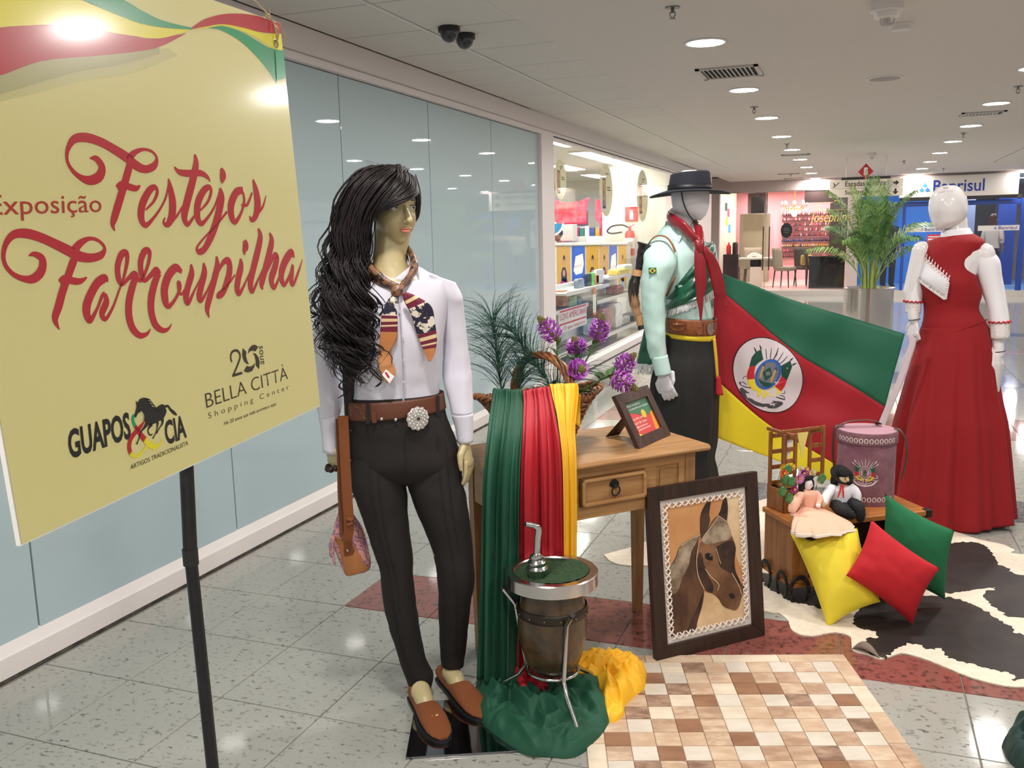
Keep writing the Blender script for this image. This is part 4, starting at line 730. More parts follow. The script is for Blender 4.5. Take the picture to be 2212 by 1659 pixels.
heap('heaped_cloth',yd,(-0.745,2.837,0),[(-0.9529,2.964,0),(-0.8489,2.782,0),(-0.7488,2.717,0),(-0.6859,2.597,0),(-0.6476,2.657,0),(-0.6512,2.717,0),(-0.6234,2.823,0),(-0.6446,2.971,0),(-0.7308,3.036,0),(-0.8291,3.012,0)],.085,FY_,8.2,3)
# small picture frame with easel back (plane Q: u along its foot, v up its face)
WAL=wood('walnut',(62,42,36),(84,60,50),2,.4)
Qo=Vector((-.701,3.149,.776)); Qu=Vector((.064,.26,0)).normalized(); Qv=Vector((-.098,.0245,.1895)); Qv=(Qv-Qu*Qv.dot(Qu)).normalized(); Qn=Qu.cross(Qv)
def Q(u,v,d=0): return Qo+Qu*u+Qv*v+Qn*d
def frame_rect(b,T,x0,x1,y0,y1,bw,d0,d1,mi=0):
    for px in ([(x0,y0),(x1,y0),(x1-bw,y0+bw),(x0+bw,y0+bw)],[(x1,y0),(x1,y1),(x1-bw,y1-bw),(x1-bw,y0+bw)],[(x1,y1),(x0,y1),(x0+bw,y1-bw),(x1-bw,y1-bw)],[(x0,y1),(x0,y0),(x0+bw,y0+bw),(x0+bw,y1-bw)]): b.prism(px,T,d0,d1,mi)
pf=thing('picture_frame','small dark walnut photo frame with easel back on desk','frame')
b=MB(); frame_rect(b,Q,0,.268,0,.214,.042,-.018,.0); obj('frame_border',b,WAL,pf,smooth=False,bevel=.0015)
b=MB(); b.prism([(.01,.01),(.258,.01),(.258,.204),(.01,.204)],Q,-.016,-.01); obj('backing_board',b,WAL,pf,smooth=False)
b=MB(); b.loft([[Q(.1,.15,-.019),Q(.165,.15,-.019),Q(.165,.15,-.024),Q(.1,.15,-.024)],[Vector((-0.8676,3.298,0.776)),Vector((-0.828,3.353,0.776)),Vector((-0.8258,3.344,0.78)),Vector((-0.8673,3.297,0.78))]]); obj('easel_leg',b,WAL,pf,smooth=False)
PR=[mat('print_red',(214,74,70),.4),mat('print_green',(70,120,92),.4),mat('print_orange',(232,150,60),.4),mat('print_yellow',(226,196,60),.4)]
b=MB(); x0,x1,y0,y1=.04,.228,.04,.174
b.poly([Q(x0,y0,-.0095),Q(x1,y0,-.0095),Q(x1,y1,-.0095),Q(x0,y1,-.0095)],0); b.poly([Q(x0,.135,-.009),Q(.09,.128,-.009),Q(.15,.108,-.009),Q(x1,.105,-.009),Q(x1,y1,-.009),Q(x0,y1,-.009)],1); b.poly([Q(.19,y0,-.0088),Q(x1,y0,-.0088),Q(x1,.118,-.0088),Q(.205,.112,-.0088)],2); b.poly([Q(x0,y0,-.0086),Q(.085,y0,-.0086),Q(x0,.06,-.0086)],3); b.poly([Q(.155+.018*math.cos(a),.115+.018*math.sin(a),-.0085) for a in [i*PI/4 for i in range(8)]],3)
obj('printed_card',b,PR,pf,smooth=False)
for s,u,v,w_ in (('Melhores momentos de',.05,.155,.11),('se compartilha com a Guapos!',.06,.14,.155),('(54) 99975-5009',.055,.1,.085),('Rua Dr. 500 - Centro',.055,.085,.1),('@guaposecia',.06,.07,.09),('guaposecia.com.br',.065,.058,.1)): text('lettering',s,WP,pf,Q(u,v,-.0082),Qu,Qv,w_,.0095)
# ================= giant mate =================
ml,mr=((-0.8816,2.626,0),0.32394)
ALU=mat('polished_aluminium',(214,210,208),.2,metal=1,bump=.02,bscale=60); GOURD=mat('gourd_leather',(50,36,20),.28,col2=(92,68,38),nscale=9,bump=.5,bscale=16,spec=.6,coat=.35,coatr=.25); YERBA=mat('yerba_green',(30,58,32),.95,col2=(52,84,46),nscale=120,bump=.9,bscale=220)
mg=thing('mate_gourd','giant dark leather mate gourd with polished metal rim and green top','mate gourd',(ml[0]+.01,ml[1],0),mr)
def lump(a,z): return 1+.02*noise.noise(Vector((math.cos(a)*2.4,math.sin(a)*2.4,z*9)))+.012*(1-abs(noise.noise(Vector((math.cos(a)*4,math.sin(a)*4,z*16+3))))*2)
b=MB(); gp=crs([(.02,.15),(.065,.152),(.09,.19),(.106,.25),(.112,.31),(.11,.36),(.104,.39),(.098,.445)],5)
b.loft([[(r*lump(2*PI*i/60,z)*math.cos(2*PI*i/60),r*lump(2*PI*i/60,z)*math.sin(2*PI*i/60),z) for i in range(60)] for r,z in gp]); gb_=obj('gourd_body',b,GOURD,mg,auto=False)
b=MB(); b.lathe([(.112,.345),(.1155,.35),(.1155,.372),(.112,.377)],60,cap=False); obj('leather_band',b,mat('leather_band',(40,28,18),.35),mg)
for k in range(14):
    a=2*PI*k/14; b=MB(); b.ball((.1165*math.cos(a),.1165*math.sin(a),.36),.0035,8,6); obj('stud',b,mat('stud_metal',(150,130,100),.35,metal=1),mg)
b=MB(); b.lathe([(.1,.445),(.146,.445),(.149,.448),(.149,.486),(.146,.489),(.122,.489),(.118,.485),(.118,.445)],72,cap=False); obj('metal_rim',b,ALU,mg)
def yz(x,y):
    s=.5+.5*math.tanh((x*.8-y*.35+.005+.01*math.sin(y*40))*60); return .474+.016*s+.004*noise.noise(Vector((x*50,y*50,0)))
b=MB(); b.grid(lambda u,v:(lambda r,a:(r*math.cos(a),r*math.sin(a),yz(r*math.cos(a),r*math.sin(a))))(.1195*v+.0001,2*PI*u),80,36); obj('yerba_leaves',b,YERBA,mg)
bo=thing('bombilla','chrome metal drinking straw with ringed bulb stuck in the mate','straw',(ml[0]+.01,ml[1],0),mr)
b=MB(); b.lathe([(.001,.455),(.018,.46),(.026,.472),(.03,.486),(.035,.497),(.036,.503),(.032,.508),(.028,.512),(.03,.517),(.03,.524),(.024,.53),(.021,.534),(.023,.538),(.022,.545),(.012,.55),(.009,.555)],32,(-.047,-.02,0)); obj('bulb',b,CHR,bo)
b=MB(); b.tube(crs([(-.047,-.02,.54),(-.043,-.02,.6),(-.04,-.02,.628),(-.046,-.021,.64),(-.066,-.026,.648),(-.08,-.03,.652)],5),[.0105]*16+[.0095]*5+[.009]*5,14,flat=(1,1)); obj('tube',b,CHR,bo)
b=MB(); b.tube([(-.0795,-.03,.652),(-.0815,-.0305,.6525)],.0062,12); obj('mouth_hole',b,BLK,bo)
st=thing('mate_stand','chrome three legged stand with ring holding the giant gourd','stand',(ml[0]+.01,ml[1],0),mr)
b=MB(); b.tube([(.082*math.cos(a),.082*math.sin(a),.15) for a in [2*PI*i/60 for i in range(61)]],.006,10,cap=False); obj('ring',b,CHR,st)
for a in (math.radians(-70),math.radians(45),math.radians(160)):
    b=MB(); b.tube([(r*math.cos(a),r*math.sin(a),z) for r,z in ((.245,.006),(.215,.045),(.12,.11),(.094,.15),(.128,.355),(.172,.402))],.0075,10); lg=obj('leg',b,CHR,st); b=MB(); b.tube([(r*math.cos(a),r*math.sin(a),z) for r,z in ((.17,.4),(.177,.4075))],.0088,10); obj('rubber_cap',b,BLK,lg)
# ================= horse picture (plane H) =================
Ho=Vector((-.621,3.065,.001)); Hu=Vector((.351,.356,0)).normalized(); Hv=Vector((-.048,.047,.638)); Hv=(Hv-Hu*Hv.dot(Hu)).normalized(); Hn=Hu.cross(Hv)
def HP(u,v,d=0): return Ho+Hu*u+Hv*v+Hn*d
hp=thing('horse_picture','framed leather horse head picture with white laced border leaning on desk','picture')
WENGE=wood('wenge',(44,30,24),(60,42,32),2,.4)
b=MB(); frame_rect(b,HP,0,.499,0,.641,.052,-.022,.004); obj('frame_border',b,WENGE,hp,smooth=False,bevel=.002)
WLE=mat('white_leather',(226,216,206),.6); b=MB(); b.prism([(.045,.045),(.454,.045),(.454,.596),(.045,.596)],HP,-.018,-.012); obj('white_mat',b,WLE,hp,smooth=False)
TANL=mat('tan_suede',(186,128,78),.75,col2=(206,156,104),nscale=3.2,nlo=.45,nhi=.7); b=MB(); ui0,ui1,vi0,vi1=.076,.423,.078,.565; b.prism([(ui0,vi0),(ui1,vi0),(ui1,vi1),(ui0,vi1)],HP,-.012,-.0095); obj('suede_ground',b,TANL,hp,smooth=False)
HB=[mat('hide_brown',(70,44,28),.7,col2=(118,82,54),nscale=9,stretch=(1,1,.5)),mat('hide_dark',(40,24,18),.7,col2=(76,50,34),nscale=12),mat('hide_grizzle',(112,92,72),.75,col2=(176,160,136),nscale=16,nlo=.4,nhi=.68),mat('hide_pale',(196,160,116),.75,col2=(222,196,156),nscale=6),mat('hide_mid',(92,60,38),.7,col2=(134,96,64),nscale=9)]
def hpart(name,pts,mi,d): 
    P=[tuple(q[:2]) for q in crs(pts+[pts[0]],4)][:-1]; P=[(min(max(x,ui0+.001),ui1-.001),min(max(y,vi0+.001),vi1-.001)) for x,y in P]; bb_=MB(); bb_.prism(P,HP,-.0095,d); return obj(name,bb_,HB[mi],hp,smooth=False)
hpart('pale_sky_patch',[(0.3605,0.5741),(0.4395,0.5828),(0.444,0.4035),(0.437,0.2349),(0.4036,0.2908),(0.3826,0.344),(0.3688,0.4155),(0.3545,0.4768)],3,-.0088)
hpart('pale_ground_patch',[(0.229,0.2186),(0.2952,0.1915),(0.3455,0.1323),(0.3814,0.1252),(0.4188,0.1882),(0.4438,0.1433),(0.4384,0.0536),(0.2864,0.0497),(0.1809,0.0569),(0.1957,0.1077)],3,-.0086)
hpart('neck',[(0.2282,0.4379),(0.1811,0.4262),(0.134,0.405),(0.1148,0.3698),(0.0779,0.3236),(0.069,0.2725),(0.0743,0.1803),(0.0753,0.0644),(0.1407,0.0604),(0.1783,0.0623),(0.1961,0.1125),(0.2234,0.1757),(0.2325,0.2278),(0.2092,0.276),(0.2049,0.3448),(0.2177,0.4105)],0,-.0078)
hpart('mane',[(0.2252,0.4374),(0.1811,0.4262),(0.134,0.405),(0.1176,0.3694),(0.0779,0.3236),(0.069,0.2725),(0.0839,0.241),(0.1121,0.2405),(0.138,0.2888),(0.1694,0.3315),(0.1838,0.3774),(0.2091,0.4119)],2,-.0068)
hpart('throat_shadow',[(0.2291,0.2211),(0.2205,0.1762),(0.1964,0.1173),(0.1787,0.0671),(0.1407,0.0604),(0.1548,0.1013),(0.193,0.1571)],1,-.0066)
hpart('left_ear',[(0.2855,0.5603),(0.2582,0.5449),(0.2356,0.5095),(0.23,0.4667),(0.2327,0.4178),(0.2513,0.4343),(0.2746,0.4793),(0.2735,0.5086)],1,-.0068); hpart('right_ear',[(0.3553,0.5675),(0.3377,0.5431),(0.3282,0.5151),(0.317,0.4972),(0.334,0.4824),(0.351,0.4676),(0.3602,0.5202)],1,-.0068)
hpart('head',[(0.3139,0.4952),(0.2895,0.4819),(0.2641,0.4517),(0.233,0.4226),(0.2168,0.3961),(0.2049,0.3448),(0.2064,0.2765),(0.2325,0.2278),(0.2665,0.2067),(0.2946,0.1817),(0.3164,0.1478),(0.3513,0.1286),(0.3814,0.1252),(0.4055,0.1706),(0.4196,0.2005),(0.3997,0.2267),(0.3811,0.2698),(0.3778,0.3151),(0.3867,0.3632),(0.3688,0.4155),(0.351,0.4676)],4,-.0065)
hpart('forehead',[(0.3139,0.4943),(0.2763,0.4595),(0.2327,0.4178),(0.2604,0.3938),(0.3078,0.3959),(0.3557,0.3979),(0.3688,0.4155),(0.3509,0.4666)],2,-.0058); hpart('cheek',[(0.2049,0.3448),(0.2099,0.2856),(0.2326,0.2302),(0.2666,0.2092),(0.2741,0.2348),(0.2532,0.2778),(0.2382,0.3196),(0.2239,0.3707)],1,-.0058); hpart('nose_bridge',[(0.2949,0.3784),(0.3036,0.3278),(0.3136,0.2966),(0.3539,0.2697),(0.3874,0.2239),(0.3997,0.2267),(0.3811,0.2698),(0.3778,0.3151),(0.3867,0.3632),(0.3613,0.3921)],1,-.0057); hpart('muzzle',[(0.3268,0.2696),(0.2985,0.2451),(0.2905,0.2121),(0.3167,0.1527),(0.3513,0.1296),(0.3815,0.1262),(0.4025,0.1712),(0.3871,0.219),(0.3592,0.2588)],4,-.0055)
b=MB(); b.prism([(0.2437,0.3601),(0.2615,0.3629),(0.2781,0.3469),(0.2771,0.3299),(0.2568,0.3359),(0.2457,0.3451)],HP,-.006,-.005); b.prism([(0.3416,0.1877),(0.3552,0.1926),(0.3695,0.1799),(0.3688,0.1686),(0.3509,0.171)],HP,-.0054,-.0045); obj('eye_and_nostril',b,mat('print_black',(16,12,12),.4),hp,smooth=False)
b=MB(); F=lambda u,v:HP(u,v,-.0044)
for s in ([(0.3139,0.4943,0.0032),(0.2763,0.4595,0.0032),(0.2327,0.4178,0.0032),(0.2171,0.4009,0.0032),(0.2037,0.345,0.0032),(0.207,0.2861,0.0032),(0.2313,0.228,0.0032)],[(0.3139,0.4943,0.0032),(0.3509,0.4666,0.0033)],[(0.2402,0.3046,0.0032),(0.2646,0.2709,0.0032),(0.2979,0.2354,0.0033),(0.2905,0.2121,0.0033)],[(0.2281,0.437,0.0027),(0.1811,0.4262,0.0026),(0.14,0.4088,0.0026)],[(0.2947,0.3759,0.0027),(0.3042,0.3376,0.0027),(0.3133,0.3114,0.0027)],[(0.3598,0.2687,0.0033),(0.3872,0.2215,0.0033),(0.4028,0.1761,0.0033)]): b.ribbon(s,F)
b.poly([HP(*(Vector(p)),-.0043) for p in [(0.265,0.353),(0.2696,0.3523),(0.2694,0.3484),(0.2647,0.3492)]]); obj('stitch_line',b,mat('stitch_pale',(196,170,140),.6),hp,smooth=False)
LACE=mat('lacing_white',(236,228,220),.6); b=MB()
def xs_(u,v,dx,dy):
    for s in (1,-1): b.tube([HP(u-dx*.011-s*dy*.011,v-dy*.011+s*dx*.011,-.007),HP(u,v,-.003),HP(u+dx*.011+s*dy*.011,v+dy*.011-s*dx*.011,-.007)],.0028,5)
for i in range(12): u=.095+.31*i/11; xs_(u,.566,1,0); xs_(u,.077,1,0)
for i in range(18): v=.095+.455*i/17; xs_(.076,v,0,1); xs_(.423,v,0,1)
obj('cross_lacing',b,LACE,hp,kind='stuff')
# ================= rugs =================
rg=thing('patchwork_rug','patchwork cowhide rug of cream and brown squares on floor','rug',(-.902,3.019,0),math.atan2(.32,.948))
HIDE=[mat('rug_%d'%i,c,.8,col2=c2,nscale=n_,objrand=1,sheen=.3,stretch=(1,2.2,1)) for i,(c,c2,n_) in enumerate((((200,190,174),(214,204,190),8),((188,158,130),(210,188,162),10),((164,132,106),(198,170,144),12),((122,92,72),(176,146,122),14),((132,92,64),(150,110,80),8),((206,192,170),(222,206,184),12),((176,146,120),(208,184,158),16)))]
b=MB(); b.bx(0,.97,-1.3,0,.0,.004); obj('backing',b,mat('rug_backing',(150,124,98),.9),rg,smooth=False)
sqm={}
def patch(x0,x1,y0,y1,mi):
    bb_=MB(); e=.0016; h=.0085; bb_.loft([[(x0+e*.3,y0+e*.3,.004),(x1-e*.3,y0+e*.3,.004),(x1-e*.3,y1-e*.3,.004),(x0+e*.3,y1-e*.3,.004)],[(x0+e,y0+e,h-.001),(x1-e,y0+e,h-.001),(x1-e,y1-e,h-.001),(x0+e,y1-e,h-.001)],[(x0+4*e,y0+4*e,h),(x1-4*e,y0+4*e,h),(x1-4*e,y1-4*e,h),(x0+4*e,y1-4*e,h)]]); obj('patch',bb_,HIDE[mi],rg)
RR=random.Random(33); BW=.058; S=(.97-2*BW)/11
for i in range(11):
    for j in range(15): patch(BW+i*S,BW+(i+1)*S,-BW-(j+1)*S,-BW-j*S,0 if (i+j)%2==0 and RR.random()<.55 else RR.choice([1,2,2,3,3,4,5,6,6,1]))
for k in range(4): patch(.97*k/4,.97*(k+1)/4,-BW,0,[2,1,5,1][k])
for k in range(7): patch(0,BW,-BW-(k+1)*.177,-BW-k*.177,RR.choice([1,5,2])); patch(.97-BW,.97,-BW-(k+1)*.177,-BW-k*.177,[1,5,1,2,1,5,5][k])
# cowhide
CW=mat('cow_white',(222,208,186),.85,col2=(232,220,202),nscale=40,sheen=.2,bump=.2,bscale=400); CB=mat('cow_dark',(30,22,19),.6,col2=(58,45,35),nscale=5,sheen=.03,nlo=.5,nhi=.75,bump=.15,bscale=300)
ch=thing('cowhide','black and white cowhide spread on the floor under cushions','rug')
def fur(pts,sub,amp,seed,fr=60):
    P=crs([tuple(p[:2]) for p in pts]+[tuple(pts[0][:2])],sub)[:-1]; o=[]; n=len(P)
    for i,p in enumerate(P):
        a=P[i-1];c=P[(i+1)%n]; d=Vector((c[0]-a[0],c[1]-a[1])); l=d.length or 1; k=amp*(noise.noise(Vector((p[0]*fr,p[1]*fr,seed)))+.6*noise.noise(Vector((p[0]*fr*3,p[1]*fr*3,seed)))); o.append((p[0]-d.y/l*k,p[1]+d.x/l*k))
    return o
OUT=[(-1.089,4.09,0),(-1.026,4.004,0),(-0.9354,3.981,-0),(-0.8285,3.996,0),(-0.5626,3.799,-0),(-0.2902,3.643,0),(-0.2383,3.64,0),(-0.2082,3.603,0),(-0.1907,3.564,0),(-0.1766,3.494,0),(-0.1436,3.46,0),(-0.092,3.461,0),(-0.0327,3.51,0),(-0.0001,3.518,0),(0.0409,3.493,0),(0.0476,3.381,0),(0.0931,3.363,0),(0.1405,3.336,0),(0.1736,3.365,0),(0.2228,3.409,0),(0.2982,3.382,0),(0.3576,3.34,0),(0.4335,3.285,0),(0.5092,3.26,0),(0.5915,3.265,0),(.95,3.35),(1.5,3.6),(1.75,4.2),(1.4,4.75),(0.8054,4.673,0),(0.7735,4.732,-0),(0.7281,4.803,0),(0.6319,4.849,0),(.45,5.0),(.1,5.1),(-0.313,5.292,0),(-0.4622,5.219,0),(-.75,4.75),(-.95,4.3)]
def hz(x,y): return .004+.003*(1+noise.noise(Vector((x*4,y*4,1))))
def sheet(pts,dz,name,m,parent):
    b=MB(); P=pts; tri=tessellate_polygon([[Vector((p[0],p[1],0)) for p in P]]); n=len(P)
    b.add([(p[0],p[1],.0055+dz) for p in P]+[(p[0],p[1],.0005) for p in P],[tuple(t) for t in tri]+[(i,(i+1)%n,n+(i+1)%n,n+i) for i in range(n)]); return obj(name,b,m,parent,smooth=False)
sheet(fur(OUT,7,.003,1.5),0,'white_hide',CW,ch)
D1=[(0.0506,3.673,0),(0.0555,3.605,0),(0.0882,3.579,0),(0.1297,3.568,0),(0.1323,3.51,0),(0.1059,3.507,0),(0.0934,3.402,0),(0.1385,3.346,0),(0.1695,3.372,0),(0.2072,3.452,0),(0.2624,3.503,0),(0.3172,3.472,0),(0.3531,3.491,0),(0.3695,3.432,0),(0.4044,3.401,0),(0.4645,3.385,0),(0.511,3.368,0),(0.5579,3.36,0),(0.5755,3.317,0),(0.6001,3.321,0),(1.0,3.5),(.95,3.75),(0.659,3.709,0),(0.628,3.771,0),(0.5842,3.844,-0),(0.5351,3.933,0),(0.4839,3.985,0),(0.4231,4.008,0),(0.2638,3.986,0),(0.1106,3.88,0)]
D2=[(0.4826,4.729,-0),(0.5677,4.784,0),(0.6348,4.775,0),(0.6669,4.671,-0),(0.6721,4.52,0),(0.7108,4.439,0),(0.7598,4.373,0),(1.1,4.35),(1.2,4.05),(0.6853,3.882,0),(0.616,3.912,0),(0.576,4,0),(0.5743,4.106,-0),(0.6239,4.19,0),(0.5123,4.12,0),(0.4381,4.067,0),(0.3899,4.084,0),(0.352,4.194,0)]
D3=[(-0.3142,3.923,0),(-0.2763,3.859,0),(-0.2498,3.86,-0),(-0.2306,3.815,-0),(-0.1812,3.774,0),(-0.1191,3.759,0),(-0.0879,3.735,0),(-0.0398,3.805,0),(-0.0446,4.008,-0),(-0.1799,4.028,0),(-0.3524,4.064,0)]
for k,(D_,sd) in enumerate(((D1,3.1),(D2,4.7),(D3,6.2))): sheet(fur(D_,9,.016,sd,55),.0012,'dark_patch',CB,ch)
b=MB(); p0=Vector((0.0476,3.387,0)); p1=Vector((0.1405,3.339,0)); b.grid(lambda u,v:p0.lerp(p1,u)+Vector((-.012*math.sin(PI*u)+.02*v*math.sin(PI*u),-.0+.045*(v)*math.sin(PI*u),.006+.035*math.sin(PI*u)*math.sin(PI*(.15+.8*v)))),14,10); obj('curled_edge',b,mat('cow_edge',(120,104,92),.6),ch,solid=.003)
# ================= trunk and what is on it =================
tl,tr_=((-0.195,3.78,0),0.58245)
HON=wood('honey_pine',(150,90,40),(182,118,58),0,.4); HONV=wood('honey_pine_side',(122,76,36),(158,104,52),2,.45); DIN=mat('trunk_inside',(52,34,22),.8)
tk=thing('storage_chest','honey pine open fronted chest standing on iron horseshoes','chest',tl,tr_)
b=MB(); b.bx(-.008,.645,-.012,.25,.322,.345); obj('top_board',b,HON,tk,smooth=False,bevel=.003)
for x in (0,.615): b=MB(); b.bx(x,x+.022,0,.24,.06,.322); obj('side_board',b,HONV,tk,smooth=False,bevel=.002)
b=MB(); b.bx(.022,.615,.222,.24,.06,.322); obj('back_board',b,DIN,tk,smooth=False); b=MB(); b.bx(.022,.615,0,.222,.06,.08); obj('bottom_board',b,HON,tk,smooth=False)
b=MB(); b.bx(.022,.075,0,.018,.06,.322); obj('front_stile',b,HONV,tk,smooth=False,bevel=.002); b=MB(); b.bx(-.004,.03,-.004,.24,.062,.08); obj('base_strip',b,HON,tk,smooth=False)
b=MB(); b.bx(.62,.65,-.016,.02,.315,.349); obj('metal_corner',b,IRON,tk,smooth=False,bevel=.004)
def shoe_(x,y,rz):
    b=MB(); M_=Matrix.Rotation(rz,3,'Z'); pts=[]
    for i in range(25):
        a=math.radians(-55)+math.radians(290)*i/24; pts.append(M_@Vector((.042*math.cos(a),0,.052+.058*math.sin(a)))+Vector((x,y,.0)))
    b.tube(pts,.0085,8,flat=(1.15,.6)); hs=obj('horseshoe',b,IRON,tk)
    b=MB()
    for i in (3,6,9,15,18,21): b.ball(pts[i]+M_@Vector((0,-.008,0)),.0032,6,4)
    obj('nail_heads',b,mat('nail_grey',(90,84,80),.4,metal=.6),hs)
    return hs
shoe_(-.012,.06,PI/2); shoe_(.03,-.012,0); shoe_(.6,-.012,0); shoe_(.6,.235,0); shoe_(-.012,.2,PI/2)
# round box
MAUV=mat('mauve_suede',(126,84,98),.85,col2=(146,102,114),nscale=18,sheen=.4,bump=.1,bscale=200); MAUD=mat('mauve_band',(112,74,82),.8,col2=(128,90,96),nscale=20); STR=mat('strap_brown',(72,46,34),.5); PRP=mat('print_pinkwhite',(222,204,202),.6)
cx,cy=(.322,.137); cylT=thing('round_leather_box','mauve suede cylinder box with horseshoe print, crest and leather strap','box')
cb_=Vector((0.0806,4.1,0.345)); cylT.location=cb_+Vector((cb_.x,cb_.y,0)).normalized()*.121; cylT.rotation_euler=(0,0,tr_)
b=MB(); b.lathe([(.001,0),(.12,0),(.122,.004),(.122,.295),(.001,.295)],56); obj('box_body',b,MAUV,cylT)
b=MB(); b.lathe([(.124,.272),(.129,.274),(.129,.318),(.126,.323),(.001,.327)],56); obj('lid',b,MAUD,cylT); b=MB(); b.lathe([(.001,.3285),(.122,.3245)],56,cap=False); obj('lid_top',b,mat('mauve_top',(176,134,146),.8),cylT)
faceA=-PI/2-.62+.0
def CY(u,v,r=.1228): a=faceA+u/r; return (r*math.cos(a),r*math.sin(a),v)
b=MB()
for v0,rr,n_ in ((.282,.1296,13),(.02,.1228,13)):
    for k in range(n_):
        u0=(k-(n_-1)/2)*.0215; st=[(u0+.0072*math.sin(t)*(1.0 if abs(t)<2.4 else .85),v0+.013+.0085*math.cos(t)-.0035*(abs(t)>2.2),.0038) for t in [-2.7,-2.2,-1.6,-1,-.4,.2,.8,1.4,2.0,2.7]]; b.ribbon(st,lambda a,c:CY(a,c,rr),sub=3)
obj('horseshoe_print',b,PRP,cylT,smooth=False,kind='stuff')
def crest(T,s,parent,pale,detail=1):
    """state crest: flags fanned round an oval, lances above, ribbon below (u right, v up, unit = half height)"""
    F=lambda u,v:T(u*s,v*s,0); F1=lambda u,v:T(u*s,v*s,1); F2=lambda u,v:T(u*s,v*s,2)
    gm,rm,ym=mat('crest_green',(24,84,62),.6),mat('crest_red',(190,36,42),.6),mat('crest_yellow',(214,188,44),.6)
    b=MB()
    for sg in (1,-1):
        b.poly([F(sg*.3,.3),F(sg*.52,.62),F(sg*.66,.52),F(sg*.7,-.02),F(sg*.4,.04)],0); b.poly([F(sg*.4,.04),F(sg*.7,-.02),F(sg*.66,-.34),F(sg*.36,-.24)],1); b.poly([F(sg*.36,-.24),F(sg*.66,-.34),F(sg*.5,-.56),F(sg*.22,-.66),F(sg*.02,-.5),F(sg*.2,-.4)],2)
    obj('crest_flags',b,[gm,rm,ym],parent,smooth=False)
    b=MB()
    for u,v0,u1,v1 in ((-.14,.44,-.3,.95),(-.28,.38,-.55,.86),(.14,.44,.3,.95),(.28,.38,.55,.86),(0,.46,0,1.08)): b.ribbon([(u,v0,.035),((u+u1)/2+.01,(v0+v1)/2,.04),(u1,v1,.008)],F1)
    for sg in (1,-1):
        b.ribbon([(sg*.35,.35,.03),(sg*.7,.78,.03),(sg*.78,.9,.005)],F1); b.ribbon([(sg*.4,.3,.03),(sg*.85,.6,.03),(sg*.95,.68,.005)],F1); b.poly([F1(sg*.64,.7),F1(sg*.74,.7),F1(sg*.8,.92),F1(sg*.68,.8)]); b.poly([F1(sg*.78,.52),F1(sg*.86,.54),F1(sg*.97,.7),F1(sg*.82,.62)])
        b.ribbon([(sg*.08,-.5,.04),(sg*.1,-.7,.05),(sg*.16,-.78,.03)],F1); b.ribbon([(sg*.6,-.42,.04),(sg*.85,-.4,.05),(sg*.86,-.24,.04),(sg*.74,-.22,.03)],F1); b.ribbon([(sg*.55,-.55,.03),(sg*.9,-.62,.05),(sg*.95,-.5,.03)],F1)
    b.ribbon([(-.82,-.62,.1),(-.55,-.88,.13),(-.25,-.98,.1),(0,-1.0,.14),(.25,-.98,.1),(.55,-.88,.13),(.82,-.62,.1)],F1); b.ribbon([(-.5,-.72,.05),(-.2,-.84,.05),(.2,-.84,.05),(.5,-.72,.05)],F1)
    obj('crest_lances_and_ribbon',b,pale,parent,smooth=False)
    return F2
F2=crest(lambda u,v,l:CY(u,v+.155,.1229+.0002*l),.06,cylT,PRP)
b=MB()
for r in (.46,.3): b.ribbon([(r*.88*math.cos(a),-.03+r*math.sin(a),.03) for a in [2*PI*i/24 for i in range(25)]],F2,sub=2)
for i in range(18): a=2*PI*i/18; b.ribbon([(.33*math.cos(a),-.03+.38*math.sin(a),.03),(.35*math.cos(a+.1),-.03+.4*math.sin(a+.1),.03)],F2,sub=1)
b.ribbon([(-.2,-.2,.05),(-.2,.1,.05)],F2); b.ribbon([(.2,-.2,.05),(.2,.1,.05)],F2); obj('crest_oval',b,PRP,cylT,smooth=False)
b=MB(); b.poly([F2(0,.18),F2(.1,0),F2(0,-.18),F2(-.1,0)]); b.poly([F2(-.2,-.22),F2(.2,-.22),F2(0,-.33)]); obj('crest_lozenge',b,mat('crest_green',(24,84,62),.6),cylT,smooth=False)
for sg,pts in ((-1,[(-.1,.02,.332),(-.128,-.01,.33),(-.138,-.02,.3),(-.138,-.02,.2),(-.128,-.018,.13)]),(1,[(.11,.01,.332),(.135,0,.325),(.16,-.01,.28),(.165,-.012,.2),(.15,-.01,.11)])):
    ca=math.cos(-.62); sa=math.sin(-.62); b=MB(); b.tube([(x*ca-y*sa,x*sa+y*ca,z) for x,y,z in crs(pts,5)],.009,8,flat=(.35,1)); obj('strap',b,STR,cylT)
ca=math.cos(-.62); sa=math.sin(-.62); b=MB(); b.tube([(x*ca-y*sa,x*sa+y*ca,z) for x,y,z in crs([(-.128,-.01,.328),(-.08,.0,.352),(.0,.03,.358),(.05,.06,.34),(.03,.09,.331)],6)],.011,8,flat=(.25,1)); obj('strap',b,STR,cylT)
